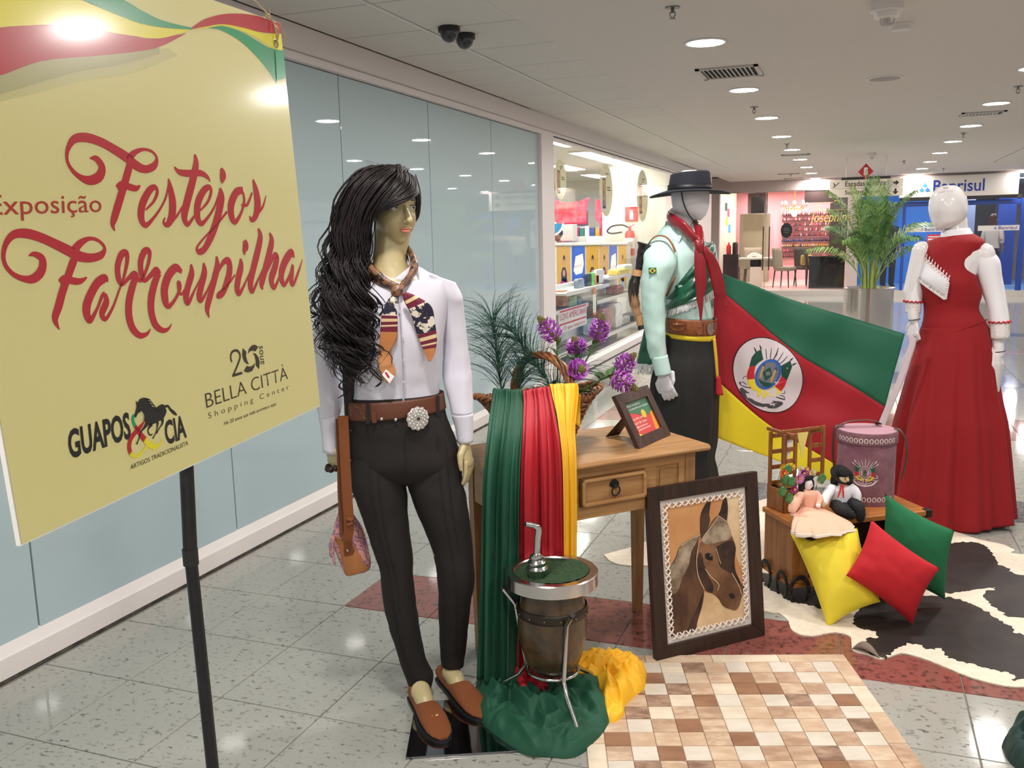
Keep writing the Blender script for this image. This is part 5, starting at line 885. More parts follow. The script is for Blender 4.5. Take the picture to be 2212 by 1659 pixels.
# wooden planter with trellis, bunting and flowers
PLW=wood('planter_wood',(120,70,34),(158,100,52),2,.5)
pa=Vector((-0.2447,3.9,0.345)); pb_=Vector((-0.3215,3.986,0.345)); pe=(pb_-pa).normalized(); prz=math.atan2(pe.y,pe.x)
pt=thing('wooden_planter_box','small wooden planter with ladder posts and bunting on trunk','planter',pa,prz)   # local x runs from the near corner to the far left corner
WP_,DP_=(pb_-pa).length,.085
b=MB(); b.bx(0,WP_,-.006,.0,0,.1); b.bx(0,WP_,-DP_,-DP_+.006,0,.1); b.bx(0,.006,-DP_,0,0,.1); b.bx(WP_-.006,WP_,-DP_,0,0,.1); b.bx(0,WP_,-DP_,0,0,.006); obj('planter_walls',b,PLW,pt,smooth=False,bevel=.002)
b=MB(); b.bx(.006,WP_-.006,-DP_+.006,-.006,.08,.09); obj('soil',b,MATS['soil'],pt,smooth=False)
def ladder(x,z0,z1,nm,y0,y1,n_):
    for y in (y0,y1): b=MB(); b.bx(x-.006,x+.006,y-.007,y+.007,z0,z1); obj('post',b,PLW,pt,smooth=False,bevel=.0015)
    for k in range(n_): z=z0+(z1-z0)*(k+.7)/n_; b=MB(); b.bx(x-.004,x+.004,y0,y1,z-.009,z+.009); obj(nm,b,PLW,pt,smooth=False,bevel=.001)
ladder(.008,.09,.345,'rung',-.006,-.06,5); ladder(WP_-.01,.06,.34,'rung',-.006,-.075,4)
ladder(.03,.1,.36,'rung',-.155,-.225,4)
b=MB(); b.box((WP_*.5,-.02,.345),(WP_+.06,.016,.014)); b.box((.02,-.1,.355),(.012,.2,.014)); b.box((WP_*.6,-.05,.1),(WP_*.9,.03,.012)); obj('top_rail',b,PLW,pt,smooth=False,bevel=.002)
TUL=[mat('bunting_white',(226,222,214),.6),mat('bunting_yellow',(226,210,120),.6)]
for k,(u,c) in enumerate(((.03,1),(.075,0))):
    b=MB(); b.prism([(-.03,0),(.03,0),(.0,-.115)],lambda a,c_,d:(.012+d,-.1+.07*k+a,.345+c_),0,.002); obj('bunting_flag',b,TUL[0] if k else TUL[1],pt,smooth=False)
FLC=[('yellow rose',(222,190,50)),('orange lily',(224,110,60)),('white daisy',(234,226,214)),('purple daisy',(160,60,150)),('pink chrysanthemum',(206,130,180)),('cream blossom',(228,210,180)),('white gerbera',(238,232,228)),('magenta daisy',(170,40,140)),('peach blossom',(228,180,150)),('yellow blossom',(230,200,70))]
spots=[(-0.0293,0.05,0.5742),(-0.0537,0,0.5641),(0.057,0.06,0.5586),(0.0591,0.04,0.5448),(0.0279,0.02,0.5307),(0.1237,0.08,0.5325),(0.1435,0.06,0.4981),(-0.0173,-0.02,0.4989),(0.0961,0.08,0.5473),(0.0197,0.06,0.5709)]
FLP=[mat('bloom_%d'%k,c,.6,col2=tuple(min(255,int(v*1.18)) for v in c),nscale=60) for k,(n_,c) in enumerate(FLC)]
for k,((n_,c),p) in enumerate(zip(FLC,spots)):
    w_=Vector(tl)+Matrix.Rotation(tr_,3,'Z')@Vector((p[0],p[1],p[2])); t=thing('artificial_flower','%s in the small wooden planter bouquet'%n_,'flower',w_,tr_,'bouquet in the wooden planter')
    b=MB(); np_=[9,6,14,12,18,10,10,11,10,8][k]; R0=[.02,.022,.018,.022,.026,.02,.027,.019,.016,.017][k]
    for L_ in range(3):
        for i in range(np_):
            a=2*PI*(i+.5*L_)/np_; el_=.2+.45*L_; d=Vector((math.cos(a)*math.cos(el_),-.55-.3*L_,math.sin(a)*math.cos(el_))).normalized(); s_=d.cross(Vector((0,1,0))).normalized(); r=R0*(1-.22*L_); w2=r*2.2/np_
            b.add([Vector((0,0,0)),d*r*.55+s_*w2,d*r+s_*w2*.4,d*r-s_*w2*.4,d*r*.55-s_*w2],[(0,1,2,3),(0,3,4)])
    obj('petals',b,FLP[k],t,auto=False); b=MB(); b.ball((0,-.012,0),(.006,.005,.006),8,6); obj('centre',b,mat('flower_centre',(190,150,50),.7),t); b=MB(); b.tube([(0,0,0),(0,.03,-.1)],.0015,5); obj('stem',b,LEAF,t)
for k,p in enumerate(((-0.0455,-0.01,0.5385),(-0.0282,-0.02,0.5336),(-0.0661,-0.02,0.4939),(-0.0358,-0.02,0.4636),(-0.0172,0.03,0.569),(0.1538,0.05,0.5125))):
    w_=Vector(tl)+Matrix.Rotation(tr_,3,'Z')@Vector(p); t=thing('green_leaf',['round green leaf highest left of the doll bonnet','round green leaf beside the doll bonnet','round green leaf lowest at planter front','dark green leaf below the purple daisy','green leaf between the yellow rose and lily','narrow green leaf right of the white gerbera'][k],'leaf',w_,tr_)
    b=MB(); b.grid(lambda u,v:((u-.5)*.04*math.sin(PI*(.1+.85*v)),-.01*math.sin(PI*u)-.004*v,(v-.5)*.045),8,8); obj('leaf_blade',b,mat('leaf_round',(52,104,54),.45,col2=(90,140,84),nscale=30),t,solid=.0008)
# dolls
PEA=mat('peach_cloth',(240,186,160),.8,sheen=.2); LCE=mat('lace_cream',(236,222,208),.8,bump=.3,bscale=300); PORC=mat('porcelain',(236,228,226),.35); WCL=mat('white_cloth',(230,230,236),.8); BCL=mat('black_cloth',(26,26,30),.8,bump=.2,bscale=60); FLT=mat('black_felt',(18,17,18),.95); TANF=mat('cloth_face',(198,172,128),.8)
d1=thing('lady_doll','doll in peach lace trimmed dress and black hair sitting on trunk edge','doll',tl,tr_)
b=MB(); b.loft(sil_rings([(((0.0555,0.4759),(0.106,0.4716)),.03,.8),(((0.0477,0.4609),(0.1233,0.4576)),.03,.8),(((0.0537,0.4322),(0.1243,0.4323)),.03,.8),(((0.0613,0.4032),(0.122,0.4009)),.03,.8)],20,3)); obj('bodice',b,PEA,d1)
def dskirt(v,a): return .10*v*math.sin(9*a+1)+.05*v*math.sin(17*a)
b=MB(); b.loft(sil_rings([(((0.0612,0.4064),(0.1254,0.4022)),.03,.8),(((0.0274,0.3932),(0.1514,0.3883)),.0,.7),(((-0.018,0.3878),(0.1776,0.3728)),-.05,.6),(((-0.0487,0.3725),(0.1959,0.3587)),-.09,.5),(((-0.0635,0.3545),(0.1933,0.3483)),-.115,.5)],60,4,dskirt),cap=False); obj('skirt',b,PEA,d1,solid=.001)
b=MB(); b.loft(sil_rings([(((-0.0635,0.3551),(0.1926,0.349)),-.115,.5),(((-0.0648,0.3371),(0.1971,0.3455)),-.117,.51)],60,3,lambda v,a:.10*math.sin(9*a+1)+.05*math.sin(17*a)+.02*v*math.sin(40*a)),cap=False); obj('lace_hem',b,LCE,d1,solid=.001)
b=MB(); b.tube(crs([(0.0527,0.03,0.4605),(0.0061,0,0.4356),(-0.0179,-0.02,0.4126),(-0.0124,-0.02,0.3967)],4),[.014,.016,.018,.02,.021,.022,.021,.02,.019,.018,.014,.012,.01],12,round_=True); b.tube(crs([(0.1201,0.03,0.4547),(0.1221,0.01,0.435),(0.1037,-0.01,0.4206)],4),[.013,.014,.015,.016,.016,.015,.013,.011,.009],12,round_=True); obj('sleeves',b,PEA,d1)
b=MB(); hc=Vector((0.0731,0.03,0.4994)); b.ball(hc+Vector((.004,-.004,0)),(.018,.02,.025),16,12); b.ball(hc+Vector((.012,-.022,-.003)),(.004,.005,.005)); b.tube([hc+Vector((0,0,-.02)),hc+Vector((0,0,-.045))],.009,10); remesh('porcelain_head',b,PORC,.002,1,d1)
for p_ in ((-0.0158,-0.022,0.3939),(0.1043,-0.012,0.4164)): obj('hand',MB().ball(p_,(.012,.01,.011),12,8),PORC,d1)
b=MB(); b.ball(hc+Vector((-.006,.012,.005)),(.027,.022,.03),16,12); b.tube(crs([tuple(hc+Vector((-.022,.0,.01))),tuple(hc+Vector((-.026,.0,-.02))),tuple(hc+Vector((-.015,-.004,-.038)))],4),[.012,.012,.012,.012,.011,.01,.009,.007,.005],10); b.tube(crs([tuple(hc+Vector((.014,.006,.02))),tuple(hc+Vector((.026,.004,.005))),tuple(hc+Vector((.022,.002,-.026)))],4),[.01]*9,10); b.tube(crs([tuple(hc+Vector((-.02,-.008,.024))),tuple(hc+Vector((.005,-.014,.03))),tuple(hc+Vector((.03,.0,.03)))],4),[.006,.009,.01,.01,.01,.009,.008,.006,.003],8); obj('hair',b,FLT,d1)
b=MB(); b.bx(0,0,0,0,0,0); b=MB(); b.tube([tuple(hc+Vector((.005,-.024,.003))),tuple(hc+Vector((.01,-.025,.002)))],.001,5); obj('painted_eye',b,BLK,d1)
b=MB(); b.ball((0.0169,-0.1,0.3174),(.022,.03,.012),12,8); b.ball((0.0662,-0.1,0.308),(.022,.03,.012),12,8); obj('shoes',b,FLT,d1)
d2=thing('gaucho_doll','cloth doll with black hat, moustache, white shirt and red tie','doll',tl,tr_)
b=MB(); b.loft(sil_rings([(((0.2301,0.4778),(0.2784,0.4737)),.05,.8),(((0.2033,0.4642),(0.2998,0.456)),.05,.6),(((0.206,0.4385),(0.2976,0.4274)),.05,.65),(((0.209,0.4064),(0.2867,0.4012)),.05,.7)],20,3)); b.tube(crs([(0.2066,0.05,0.467),(0.1679,0.03,0.4411),(0.1463,0.01,0.4172)],4),[.018,.02,.021,.021,.02,.019,.017,.016,.014],12,round_=True); b.tube(crs([(0.2962,0.05,0.4595),(0.3083,0.03,0.4353),(0.3066,0.02,0.4033)],4),[.018,.02,.021,.021,.02,.019,.017,.016,.014],12,round_=True); obj('shirt',b,WCL,d2)
h2=Vector((0.2502,0.04,0.5009)); b=MB(); b.ball(h2,(.024,.022,.027),18,12); b.ball(h2+Vector((.008,-.023,.002)),(.005,.005,.007)); b.tube([h2,h2+Vector((0,.005,-.035))],.011,10); remesh('cloth_head',b,TANF,.002,1,d2)
for p_ in ((0.1353,0,0.4133),(0.3009,0.01,0.3988)): obj('hand',MB().ball(p_,(.011,.01,.013),10,8),TANF,d2)
b=MB()
for s in (-1,1): b.ribbon([(h2.x+.008,h2.z-.006,.005),(h2.x+.008+s*.009,h2.z-.005,.008),(h2.x+.008+s*.017,h2.z-.010,.005),(h2.x+.008+s*.014,h2.z-.014,.002)],lambda u,v:(u,h2.y-.0235+abs(u-h2.x-.008)*.35,v)); b.ball(h2+Vector((.005+s*.009,-.0205,.006)),(.0035,.002,.003),8,6); b.ribbon([(h2.x+.005+s*.004,h2.z+.014,.003),(h2.x+.005+s*.013,h2.z+.012,.003)],lambda u,v:(u,h2.y-.0195,v))
obj('moustache_and_eyes',b,FLT,d2)
b=MB(); b.lathe([(.047,-.003),(.05,.001),(.047,.005),(.026,.006),(.025,.026),(.015,.032),(.001,.033)],28,(0,0,0)); hm=b; mt=Matrix.Rotation(.75,3,'X'); hm.v=[tuple(mt@Vector(v)+h2+Vector((0,.014,.018))) for v in hm.v]; obj('hat',hm,FLT,d2)
b=MB(); b.ball(h2+Vector((.035,.012,.0)),(.02,.014,.034),14,10); b.ball(h2+Vector((-.034,.012,-.005)),(.018,.014,.034),14,10); obj('hat_brim_sides',b,FLT,d2)
b=MB(); F=lambda u,v:(u,.012,v); b.ribbon([(0.2217,0.4857,0.0072),(0.2178,0.4578,0.0079),(0.2087,0.4319,0.0053)],F); b.ribbon([(0.2285,0.4851,0.0072),(0.2331,0.4565,0.0079),(0.236,0.4286,0.0053)],F); b.ball((0.2349,0.015,0.4811),(.006,.005,.005)); obj('red_tie',b,mat('tie_red',(216,40,44),.6),d2)
b=MB(); b.loft(sil_rings([(((0.2072,0.4098),(0.2883,0.4042)),.05,.7),(((0.1963,0.3977),(0.2926,0.3924)),.04,.8),(((0.1871,0.3856),(0.3074,0.378)),.03,.7)],20,3)); b.tube(crs([(0.2139,0.03,0.3959),(0.2062,-0.02,0.3893),(0.2516,-0.03,0.363)],4),[.024,.026,.027,.027,.026,.024,.022,.02,.016],12,round_=True); b.tube(crs([(0.2824,0.03,0.3994),(0.2943,-0.01,0.3878),(0.2999,-0.02,0.3429)],4),[.024,.026,.027,.027,.026,.024,.022,.02,.016],12,round_=True); obj('trousers',b,BCL,d2)
# cushions
cl_,cr_=((0.1,3.62,0),-0.02762)
def cushion(lb,c4,th,m,seed):
    t=thing('cushion',lb,'cushion',cl_,cr_,'plain cushions leaning on the trunk'); A,B_,C_,D_=[Vector(p) for p in c4]; n=(B_-A).cross(D_-A).normalized(); b=MB()
    if n.y>0: n=-n
    def f(sg):
        def g(u,v):
            x,y=2*u-1,2*v-1; k=.085; pu=.5+.5*x*(1-k*(1-y*y)); pv=.5+.5*y*(1-k*(1-x*x)); p=(A.lerp(B_,pu)).lerp(D_.lerp(C_,pu),pv)
            h=th*(max(0,(1-x**4))*max(0,(1-y**4)))**.5*(.62+.38*(1-x*x)*(1-y*y)); wr=.0035*noise.noise(Vector((x*3+seed,y*3,seed)))+.0025*(1-abs(noise.noise(Vector((x*6,y*6+seed,2))))*2)*(max(abs(x),abs(y))**2)
            return p+n*sg*(h+wr*(h>1e-4))
        return g
    b.grid(f(1),30,30); b.grid(f(-1),30,30); bm=b; o=obj('cover',bm,m,t,auto=False); return t
CY_=mat('cushion_yellow',(228,208,52),.75,bump=.1,bscale=30); CR_=mat('cushion_red',(190,24,36),.8,bump=.06,bscale=300); CG_=mat('cushion_green',(22,108,66),.8,bump=.06,bscale=300)
def Cq(x,y,d): pass
cushion('lemon yellow cushion leaning at the left corner of the trunk',[(-0.3077,0.11,0.3143),(-0.0517,0.14,0.3555),(0.0462,0.05,0.0896),(-0.1424,-0.05,-0.0084)],.07,CY_,1.0)
cushion('bright red cushion lying against the other two',[(-0.0011,0.06,0.42),(0.2515,0.07,0.2458),(0.1674,0.06,0.0066),(-0.0822,-0.04,0.2161)],.068,CR_,2.0)
cushion('green cushion furthest right against the trunk front',[(0.0464,0.2,0.4904),(0.31,0.26,0.3439),(0.2944,0.3,0.0322),(0.0305,0.2,0.1576)],.065,CG_,3.0)
# dark cloth entering the frame at the lower right
b_=heap('dark_green_cloth',None,(0.5631,2.891,0),[(0.4641,2.845,0),(0.515,2.942,0),(0.5798,3.035,0),(0.6632,3.006,0),(0.6394,2.815,0),(0.5275,2.705,0),(0.477,2.76,0)],.09,mat('fabric_bottle',(16,50,46),.7,sheen=.2),9.7); tag(b_,'dark green cloth bundle at the lower right frame edge','fabric')

# ================= mannequins =================
def surf(rows,off=.004):
    R_=catrows(rows,8)
    def f(u,z):
        best=None;bd=1e9
        for lu,lz,ru,rz,d,q in R_:
            t=(u-lu)/((ru-lu) or 1); zz=lz+(rz-lz)*min(1,max(0,t)); e=abs(zz-z)
            if e<bd: bd=e;best=(lu,lz,ru,rz,d,q)
        lu,lz,ru,rz,d,q=best; c=(lu+ru)/2; rx=(ru-lu)/2; k=max(0,1-((u-c)/rx)**2)
        return d-rx*q*math.sqrt(k)-off
    return f
def wrinkle(mb,amp,sc,seed=0,st=(1,1,1)):
    mb.v=[tuple(Vector(v)+noise.noise_vector(Vector((v[0]*sc*st[0]+seed,v[1]*sc*st[1],v[2]*sc*st[2])))*amp+noise.noise_vector(Vector((v[0]*sc*2.7*st[0]+seed,v[1]*sc*2.7*st[1],v[2]*sc*2.7*st[2]+5)))*amp*.45) for v in mb.v]; return mb
def sil(rows,m,name,parent,n=40,sub=5,fold=None,cap=True,ex=2,wr=0,ws=12,solid=0,st=(1,1,1)):
    b=MB(); b.loft(sil_rings(rows,n,sub,fold,ex),cap)
    if wr: wrinkle(b,wr,ws,len(name),st)
    return obj(name,b,m,parent,solid=solid,auto=False)
# ---------- the brunette ----------
wlo,wro=((-1.266,2.578,0),0.45648)
SKW=mat('mannequin_skin',(188,172,128),.36,spec=.5); SHIRT=mat('white_shirt',(208,206,217),.7,bump=.04,bscale=200); BRP=mat('brown_trousers',(24,18,17),.8,sheen=.02,bump=.05,bscale=250); HAIR=mat('hair_dark_brown',(18,13,14),.45,col2=(34,23,25),nscale=30,spec=.35); SUE=mat('suede_tan',(122,66,28),.85,sheen=.1,bump=.1,bscale=250); BLT=mat('belt_leather',(92,48,26),.5,bump=.1,bscale=120)
wm=thing('mannequin','female mannequin with long dark wavy hair, white shirt and brown trousers','mannequin',wlo,wro)
Wi=(Matrix.Translation(Vector(wlo))@Matrix.Rotation(wro,4,'Z')).inverted()
# head in its own axes: a right, f forward, c up
hC=Vector((-0.0828,0.015,1.626)); yaw=math.radians(27); hF=Vector((math.sin(yaw),-math.cos(yaw),-.02)).normalized(); hR=Vector((math.cos(yaw),math.sin(yaw),0)); hU=hR.cross(hF).normalized(); hU=-hU if hU.z<0 else hU
def HD(a,f,c): return hC+hR*a+hF*f+hU*c
def head_pt(th,ph):
    a=math.sin(th)*math.cos(ph); f=math.sin(th)*math.sin(ph); c=-math.cos(th)
    x,y,z=a*.0665,f*(.083 if f>0 else .092),c*(.114 if c>0 else .099)
    if z<0:
        t=-z/.099; x*=1-.36*t**1.6; y=y*(1-.20*t**2)+.014*t
    if f>0:
        g=lambda x0,z0,sx,sz: math.exp(-((x-x0)/sx)**2-((z-z0)/sz)**2)
        y-=.0105*(g(.029,.016,.017,.011)+g(-.029,.016,.017,.011)); y+=.004*(g(.04,-.022,.018,.018)+g(-.04,-.022,.018,.018))+.006*g(0,-.055,.018,.012)+.008*g(0,-.094,.02,.014)+.003*g(0,.05,.04,.02); y-=.004*g(0,-.073,.02,.007)
        y+=.005*(g(.028,.036,.022,.006)+g(-.028,.036,.022,.006))
    return HD(x,y,z)
b=MB(); NT,NP=40,56
b.loft([[head_pt(PI*(i+.02*(i==0)-.02*(i==NT))/NT,2*PI*j/NP) for j in range(NP)] for i in range(NT+1)])
b.tube([HD(0,.078,.02),HD(0,.092,.0),HD(0,.107,-.022)],[.0062,.0078,.0102],12,round_=True)
for s in (-1,1): b.ball(HD(.0098*s,.095,-.0255),(.0072,.008,.0065),10,8)
b.ball(HD(0,.0835,-.047),(.018,.009,.0055),14,8); b.ball(HD(0,.083,-.0565),(.0155,.0095,.0065),14,8)
b.loft(sil_rings([(((-0.1314,1.625),(-0.0333,1.617)),.045,.9),(((-0.1478,1.571),(-0.0326,1.561)),.035,.9),(((-0.1528,1.514),(-0.046,1.511)),.025,.95),(((-0.1592,1.463),(-0.0424,1.456)),.02,.95),(((-0.1927,1.429),(0.0014,1.421)),.02,.7),(((-0.2455,1.373),(0.0575,1.364)),.0,.5),(((-0.2414,1.256),(0.0344,1.248)),-.01,.6),(((-0.2329,1.079),(0.0223,1.072)),0,.6),(((-0.2389,0.9586),(0.0303,0.9624)),0,.65),(((-0.2265,0.882),(0.0601,0.8721)),.01,.6)],30,3))
for rows in ([(((-0.2383,0.8519),(-0.0904,0.8451)),.0,.9),(((-0.2297,0.725),(-0.0956,0.7182)),0,.95),(((-0.1764,0.5207),(-0.0797,0.5152)),-.01,1),(((-0.1631,0.411),(-0.0811,0.406)),-.01,1),(((-0.1438,0.293),(-0.0704,0.2882)),0,1),(((-0.1046,0.1254),(-0.0396,0.1208)),.02,1),(((-0.0854,0.0235),(-0.0337,0.0264)),.02,1),(((-0.082,-0.0105),(-0.0288,-0.0111)),.015,1.1),(((-0.0765,-0.0278),(-0.0201,-0.0287)),.01,1)],[(((-0.0606,0.8437),(0.0846,0.837)),.0,.9),(((-0.0477,0.7157),(0.1002,0.7083)),0,.95),(((-0.0008,0.5106),(0.1185,0.5037)),0,1),(((0.0198,0.3998),(0.1153,0.3939)),0,1),(((0.0204,0.2822),(0.0994,0.2771)),.03,1),(((0.0169,0.1334),(0.0855,0.1286)),.06,1),(((0.0214,0.0829),(0.0778,0.0822)),.065,1),(((0.0235,0.0525),(0.0832,0.0515)),.06,1.1),(((0.026,0.0321),(0.0888,0.0308)),.05,1)]): b.loft(sil_rings(rows,22,3))
# insteps running down into the shoes
def foot(heel,toe,ank):
    h_,t_=Wi@Vector(heel),Wi@Vector(toe); b.tube([Vector(ank),h_.lerp(t_,.24)+Vector((0,0,.068)),h_.lerp(t_,.38)+Vector((0,0,.05)),h_.lerp(t_,.52)+Vector((0,0,.03))],[.033,.033,.03,.022],14,round_=True)
fh1,ft1=(-1.34,2.547,0),(-1.135,2.332,0); fh2,ft2=(-1.309,2.7,0),(-1.066,2.489,0)
foot(fh1,ft1,(-0.0628,0.02,0.0027)); foot(fh2,ft2,(0.0506,0.065,0.0442))
rs=Vector((0.0684,0,1.386)); re=Vector((0.107,0.03,1.129)); rw=Vector((0.1127,-0.02,0.899))
b.tube([rs,re,rw],[.026,.022,.021],16,round_=True); hand(b,(0.114,-0.02,0.8943),(Vector((0.1362,-0.03,0.7494))-Vector((0.114,-0.02,0.8943))),(.92,-.4,0),1,L=.155,curl=(.2,.22,.15),thumb=.2,spread=0,wr=.025,fr=.0082)
ls_=Vector((-0.2655,0,1.399)); le=Vector((-0.34,0.06,1.095)); lw2=Vector((-0.3152,-0,0.8982))
b.tube([ls_,le,lw2],[.030,.029,.022],16,round_=True); hand(b,lw2,(.12,.25,-1),(-.7,-.6,0),-1,L=.15,curl=(.3,.4,.3),thumb=.4,wr=.025,fr=.0082)
remesh('body',b,SKW,.0029,2,wm)
# eyes, lips, brows
EW=mat('eye_white',(214,208,198),.15,coat=.5); IRI=mat('iris_grey',(70,82,86),.15,coat=.5); LSH=mat('lash',(30,24,22),.6); LIPS=mat('lips',(176,82,70),.25,coat=.4); BROW=mat('brow',(70,52,38),.7)
for s in (-1,1):
    e=obj('eye',MB().ball(HD(.0295*s,.0635,.0155),(.0125,.0125,.0105),20,14),EW,wm); b=MB(); c=HD(.0295*s+.001,.0635,.0155); d_=(hF+hR*.02).normalized()
    o1=d_.orthogonal().normalized(); o2=d_.cross(o1); b.add([c+d_*.0133+ (o1*math.cos(a)+o2*math.sin(a))*.0046 for a in [2*PI*i/16 for i in range(16)]],[tuple(range(16))]); obj('iris',b,IRI,e,smooth=False); b=MB(); b.add([c+d_*.0136+(o1*math.cos(a)+o2*math.sin(a))*.0021 for a in [2*PI*i/12 for i in range(12)]],[tuple(range(12))]); obj('pupil',b,LSH,e,smooth=False)
    b=MB(); b.tube([HD(.0295*s+x,.0745-abs(x)*.42-.2*(x*s>0)*abs(x),.0155+z) for x,z in ((-.014,-.001),(-.009,.0052),(0,.0076),(.009,.0058),(.015,.001))],[.0008,.0013,.0016,.0015,.001],6); b.tube([HD(.0295*s+x,.0735-abs(x)*.42-.2*(x*s>0)*abs(x),.0155+z) for x,z in ((-.012,-.003),(0,-.0066),(.012,-.003))],.0006,5); obj('lash_line',b,LSH,wm)
    b=MB(); b.tube([HD(.0295*s+x*s,.079-max(0,x)*.7-abs(x)*.1,.034+z) for x,z in ((-.016,0),(-.004,.004),(.008,.005),(.018,.001))],[.0012,.0022,.002,.0008],6,flat=(1,.5)); obj('eyebrow',b,BROW,wm)
def lip(zc,dz,f0,w_,up):
    b=MB()
    def fn(u,v):
        x=(u-.5)*2; hgt=dz*(1-abs(x)**1.8); cup=(.0016*(math.exp(-(x/.18)**2)*-1+math.exp(-((abs(x)-.25)/.2)**2)))*(v if up else 0)
        z=zc+(hgt*v if up else -hgt*v)+cup; return HD(x*w_,f0-.0105*x*x+.0032*math.sin(PI*min(1,v*.9+.1)),z-.0012*abs(x)*(1 if not up else .6))
    b.grid(fn,20,8); return b
obj('upper_lip',lip(-.0515,.0072,.0905,.0245,True),LIPS,wm,auto=False); obj('lower_lip',lip(-.0518,.0088,.0905,.0225,False),mat('lips_light',(196,116,104),.2,coat=.5),wm,auto=False)
# trousers
hip=[(((-0.2546,1.052),(0.0455,1.059)),.0,.66),(((-0.2582,0.982),(0.0579,0.9841)),.0,.68),(((-0.2572,0.9138),(0.0866,0.9017)),.01,.66),(((-0.2552,0.8374),(0.1007,0.8238)),.01,.64),(((-0.2311,0.787),(0.0825,0.7718)),.01,.5),(((-0.1803,0.7628),(0.0365,0.7522)),.01,.35)]
ll=[(((-0.2541,0.8603),(-0.0752,0.8521)),.0,.9),(((-0.2583,0.776),(-0.0803,0.7641)),0,.98),(((-0.2489,0.7259),(-0.0778,0.7141)),0,1),(((-0.2257,0.653),(-0.0776,0.6451)),-.005,1),(((-0.1926,0.528),(-0.0674,0.5208)),-.01,1),(((-0.1787,0.4682),(-0.0682,0.4616)),-.012,1),(((-0.1714,0.3598),(-0.0632,0.353)),-.01,1),(((-0.1505,0.2443),(-0.0523,0.2377)),0,1),(((-0.1286,0.1437),(-0.0373,0.1406)),.015,1),(((-0.1097,0.0757),(-0.0177,0.0824)),.02,1),(((-0.0964,0.021),(-0.0241,0.0324)),.02,1.05)]
rl=[(((-0.0722,0.8519),(0.0999,0.844)),.0,.9),(((-0.0757,0.767),(0.1047,0.7551)),0,.95),(((-0.067,0.7214),(0.1124,0.7108)),0,.98),(((-0.047,0.6561),(0.1211,0.6441)),0,1),(((-0.0114,0.5543),(0.1305,0.5464)),0,1),(((0.0044,0.4846),(0.1331,0.4771)),-.005,1),(((0.0095,0.4101),(0.1325,0.4026)),0,1),(((0.0097,0.3304),(0.1179,0.3235)),.015,1),(((0.011,0.2334),(0.1072,0.227)),.04,1),(((0.0096,0.149),(0.0985,0.1427)),.06,1),(((0.0123,0.0903),(0.0906,0.088)),.065,1.05)]
def legfold(p): return lambda v,a: .012*math.sin(22*v+3*math.sin(a+p))*(v>.45)*math.sin(PI*min(1,v))+.008*math.sin(9*v+2*a)
b=MB(); b.loft(sil_rings(hip,44,5)); b.loft(sil_rings(ll,36,6,legfold(0)),cap=False); b.loft(sil_rings(rl,36,6,legfold(2)),cap=False); wrinkle(b,.0022,22,3); tro=obj('trousers',b,BRP,wm,auto=False)
sh_=surf(hip+[],.004); sll=surf(ll,.0025); srl=surf(rl,.0025)
STT=mat('seam_dark_brown',(26,19,18),.8); b=MB()
for pts,sf in (([(-0.1908,0.8574),(-0.1872,0.7415),(-0.1683,0.5995),(-0.1438,0.4709),(-0.135,0.3575),(-0.1167,0.2091),(-0.0834,0.0738)],sll),([(-0.1642,0.8562),(-0.1605,0.7401),(-0.1458,0.5983),(-0.1241,0.4697),(-0.1167,0.3564)],sll),([(0.0277,0.9319),(0.0309,0.8085),(0.0412,0.6672),(0.0598,0.5392),(0.0694,0.4097),(0.0689,0.2955),(0.0611,0.147)],srl),([(0.0531,0.9308),(0.058,0.8072),(0.0685,0.6658),(0.0858,0.5377)],srl)):
    P=crs(pts,6); b.tube([(u,sf(u,z),z) for u,z in P],.0013,5)
P=crs([(-0.0718,0.9727),(-0.0737,0.8904),(-0.0797,0.8137)],6); b.tube([(u,sh_(u,z),z) for u,z in P],.0015,5); obj('stitched_seams',b,STT,tro)
b=MB()
for p in [(-0.2493,0.956),(-0.2559,0.8527)]: b.ball((p[0]+.006,sh_(p[0]+.012,p[1]),p[1]),.0045,10,6)
obj('rivet',b,mat('rivet',(90,76,62),.35,metal=1),tro)
# shirt
SRW=[(((-0.1532,1.477),(-0.0329,1.471)),.02,.95),(((-0.203,1.452),(0.0166,1.441)),.01,.72),(((-0.267,1.425),(0.078,1.41)),.0,.52),(((-0.2791,1.359),(0.0788,1.346)),-.01,.6),(((-0.2644,1.257),(0.0578,1.244)),-.02,.7),(((-0.2553,1.154),(0.047,1.143)),-.01,.68),(((-0.2474,1.079),(0.0401,1.074)),0,.66),(((-0.2519,1.019),(0.0385,1.026)),0,.66)]
def shf(v,a): return (.010*math.sin(7*a+6*v)+.008*math.sin(13*a+2))*max(0,(v-.35))/.65
b=MB(); b.loft(sil_rings(SRW,60,6,shf)); wrinkle(b,.0045,11,3); zt_=(-0.0926,1.421)[1]; ztt=(-0.0903,1.474)[1]; b.v=[(x,y,z-(max(0,.02-y)*1.0+.012*(y<0))*max(0,(z-zt_)/(ztt-zt_))) for x,y,z in b.v]; sw_=obj('shirt',b,SHIRT,wm,auto=False); ssf=surf(SRW,.006)
sil([(((0.0165,1.438),(0.1027,1.407)),.0,.8),(((0.0302,1.377),(0.1203,1.363)),.0,.9),(((0.0487,1.322),(0.1264,1.321)),.01,.9),(((0.057,1.222),(0.1336,1.219)),.025,.95),(((0.0514,1.143),(0.1417,1.14)),.03,.95),(((0.0552,1.08),(0.1443,1.076)),.02,.95),(((0.0758,0.9833),(0.1416,0.9837)),-.01,.95)],SHIRT,'sleeve',wm,32,6,lambda v,a:.05*math.sin(16*v+1.5*math.sin(a))*v*(1-v)*2+.02*math.sin(5*a+9*v),wr=.005,ws=10)
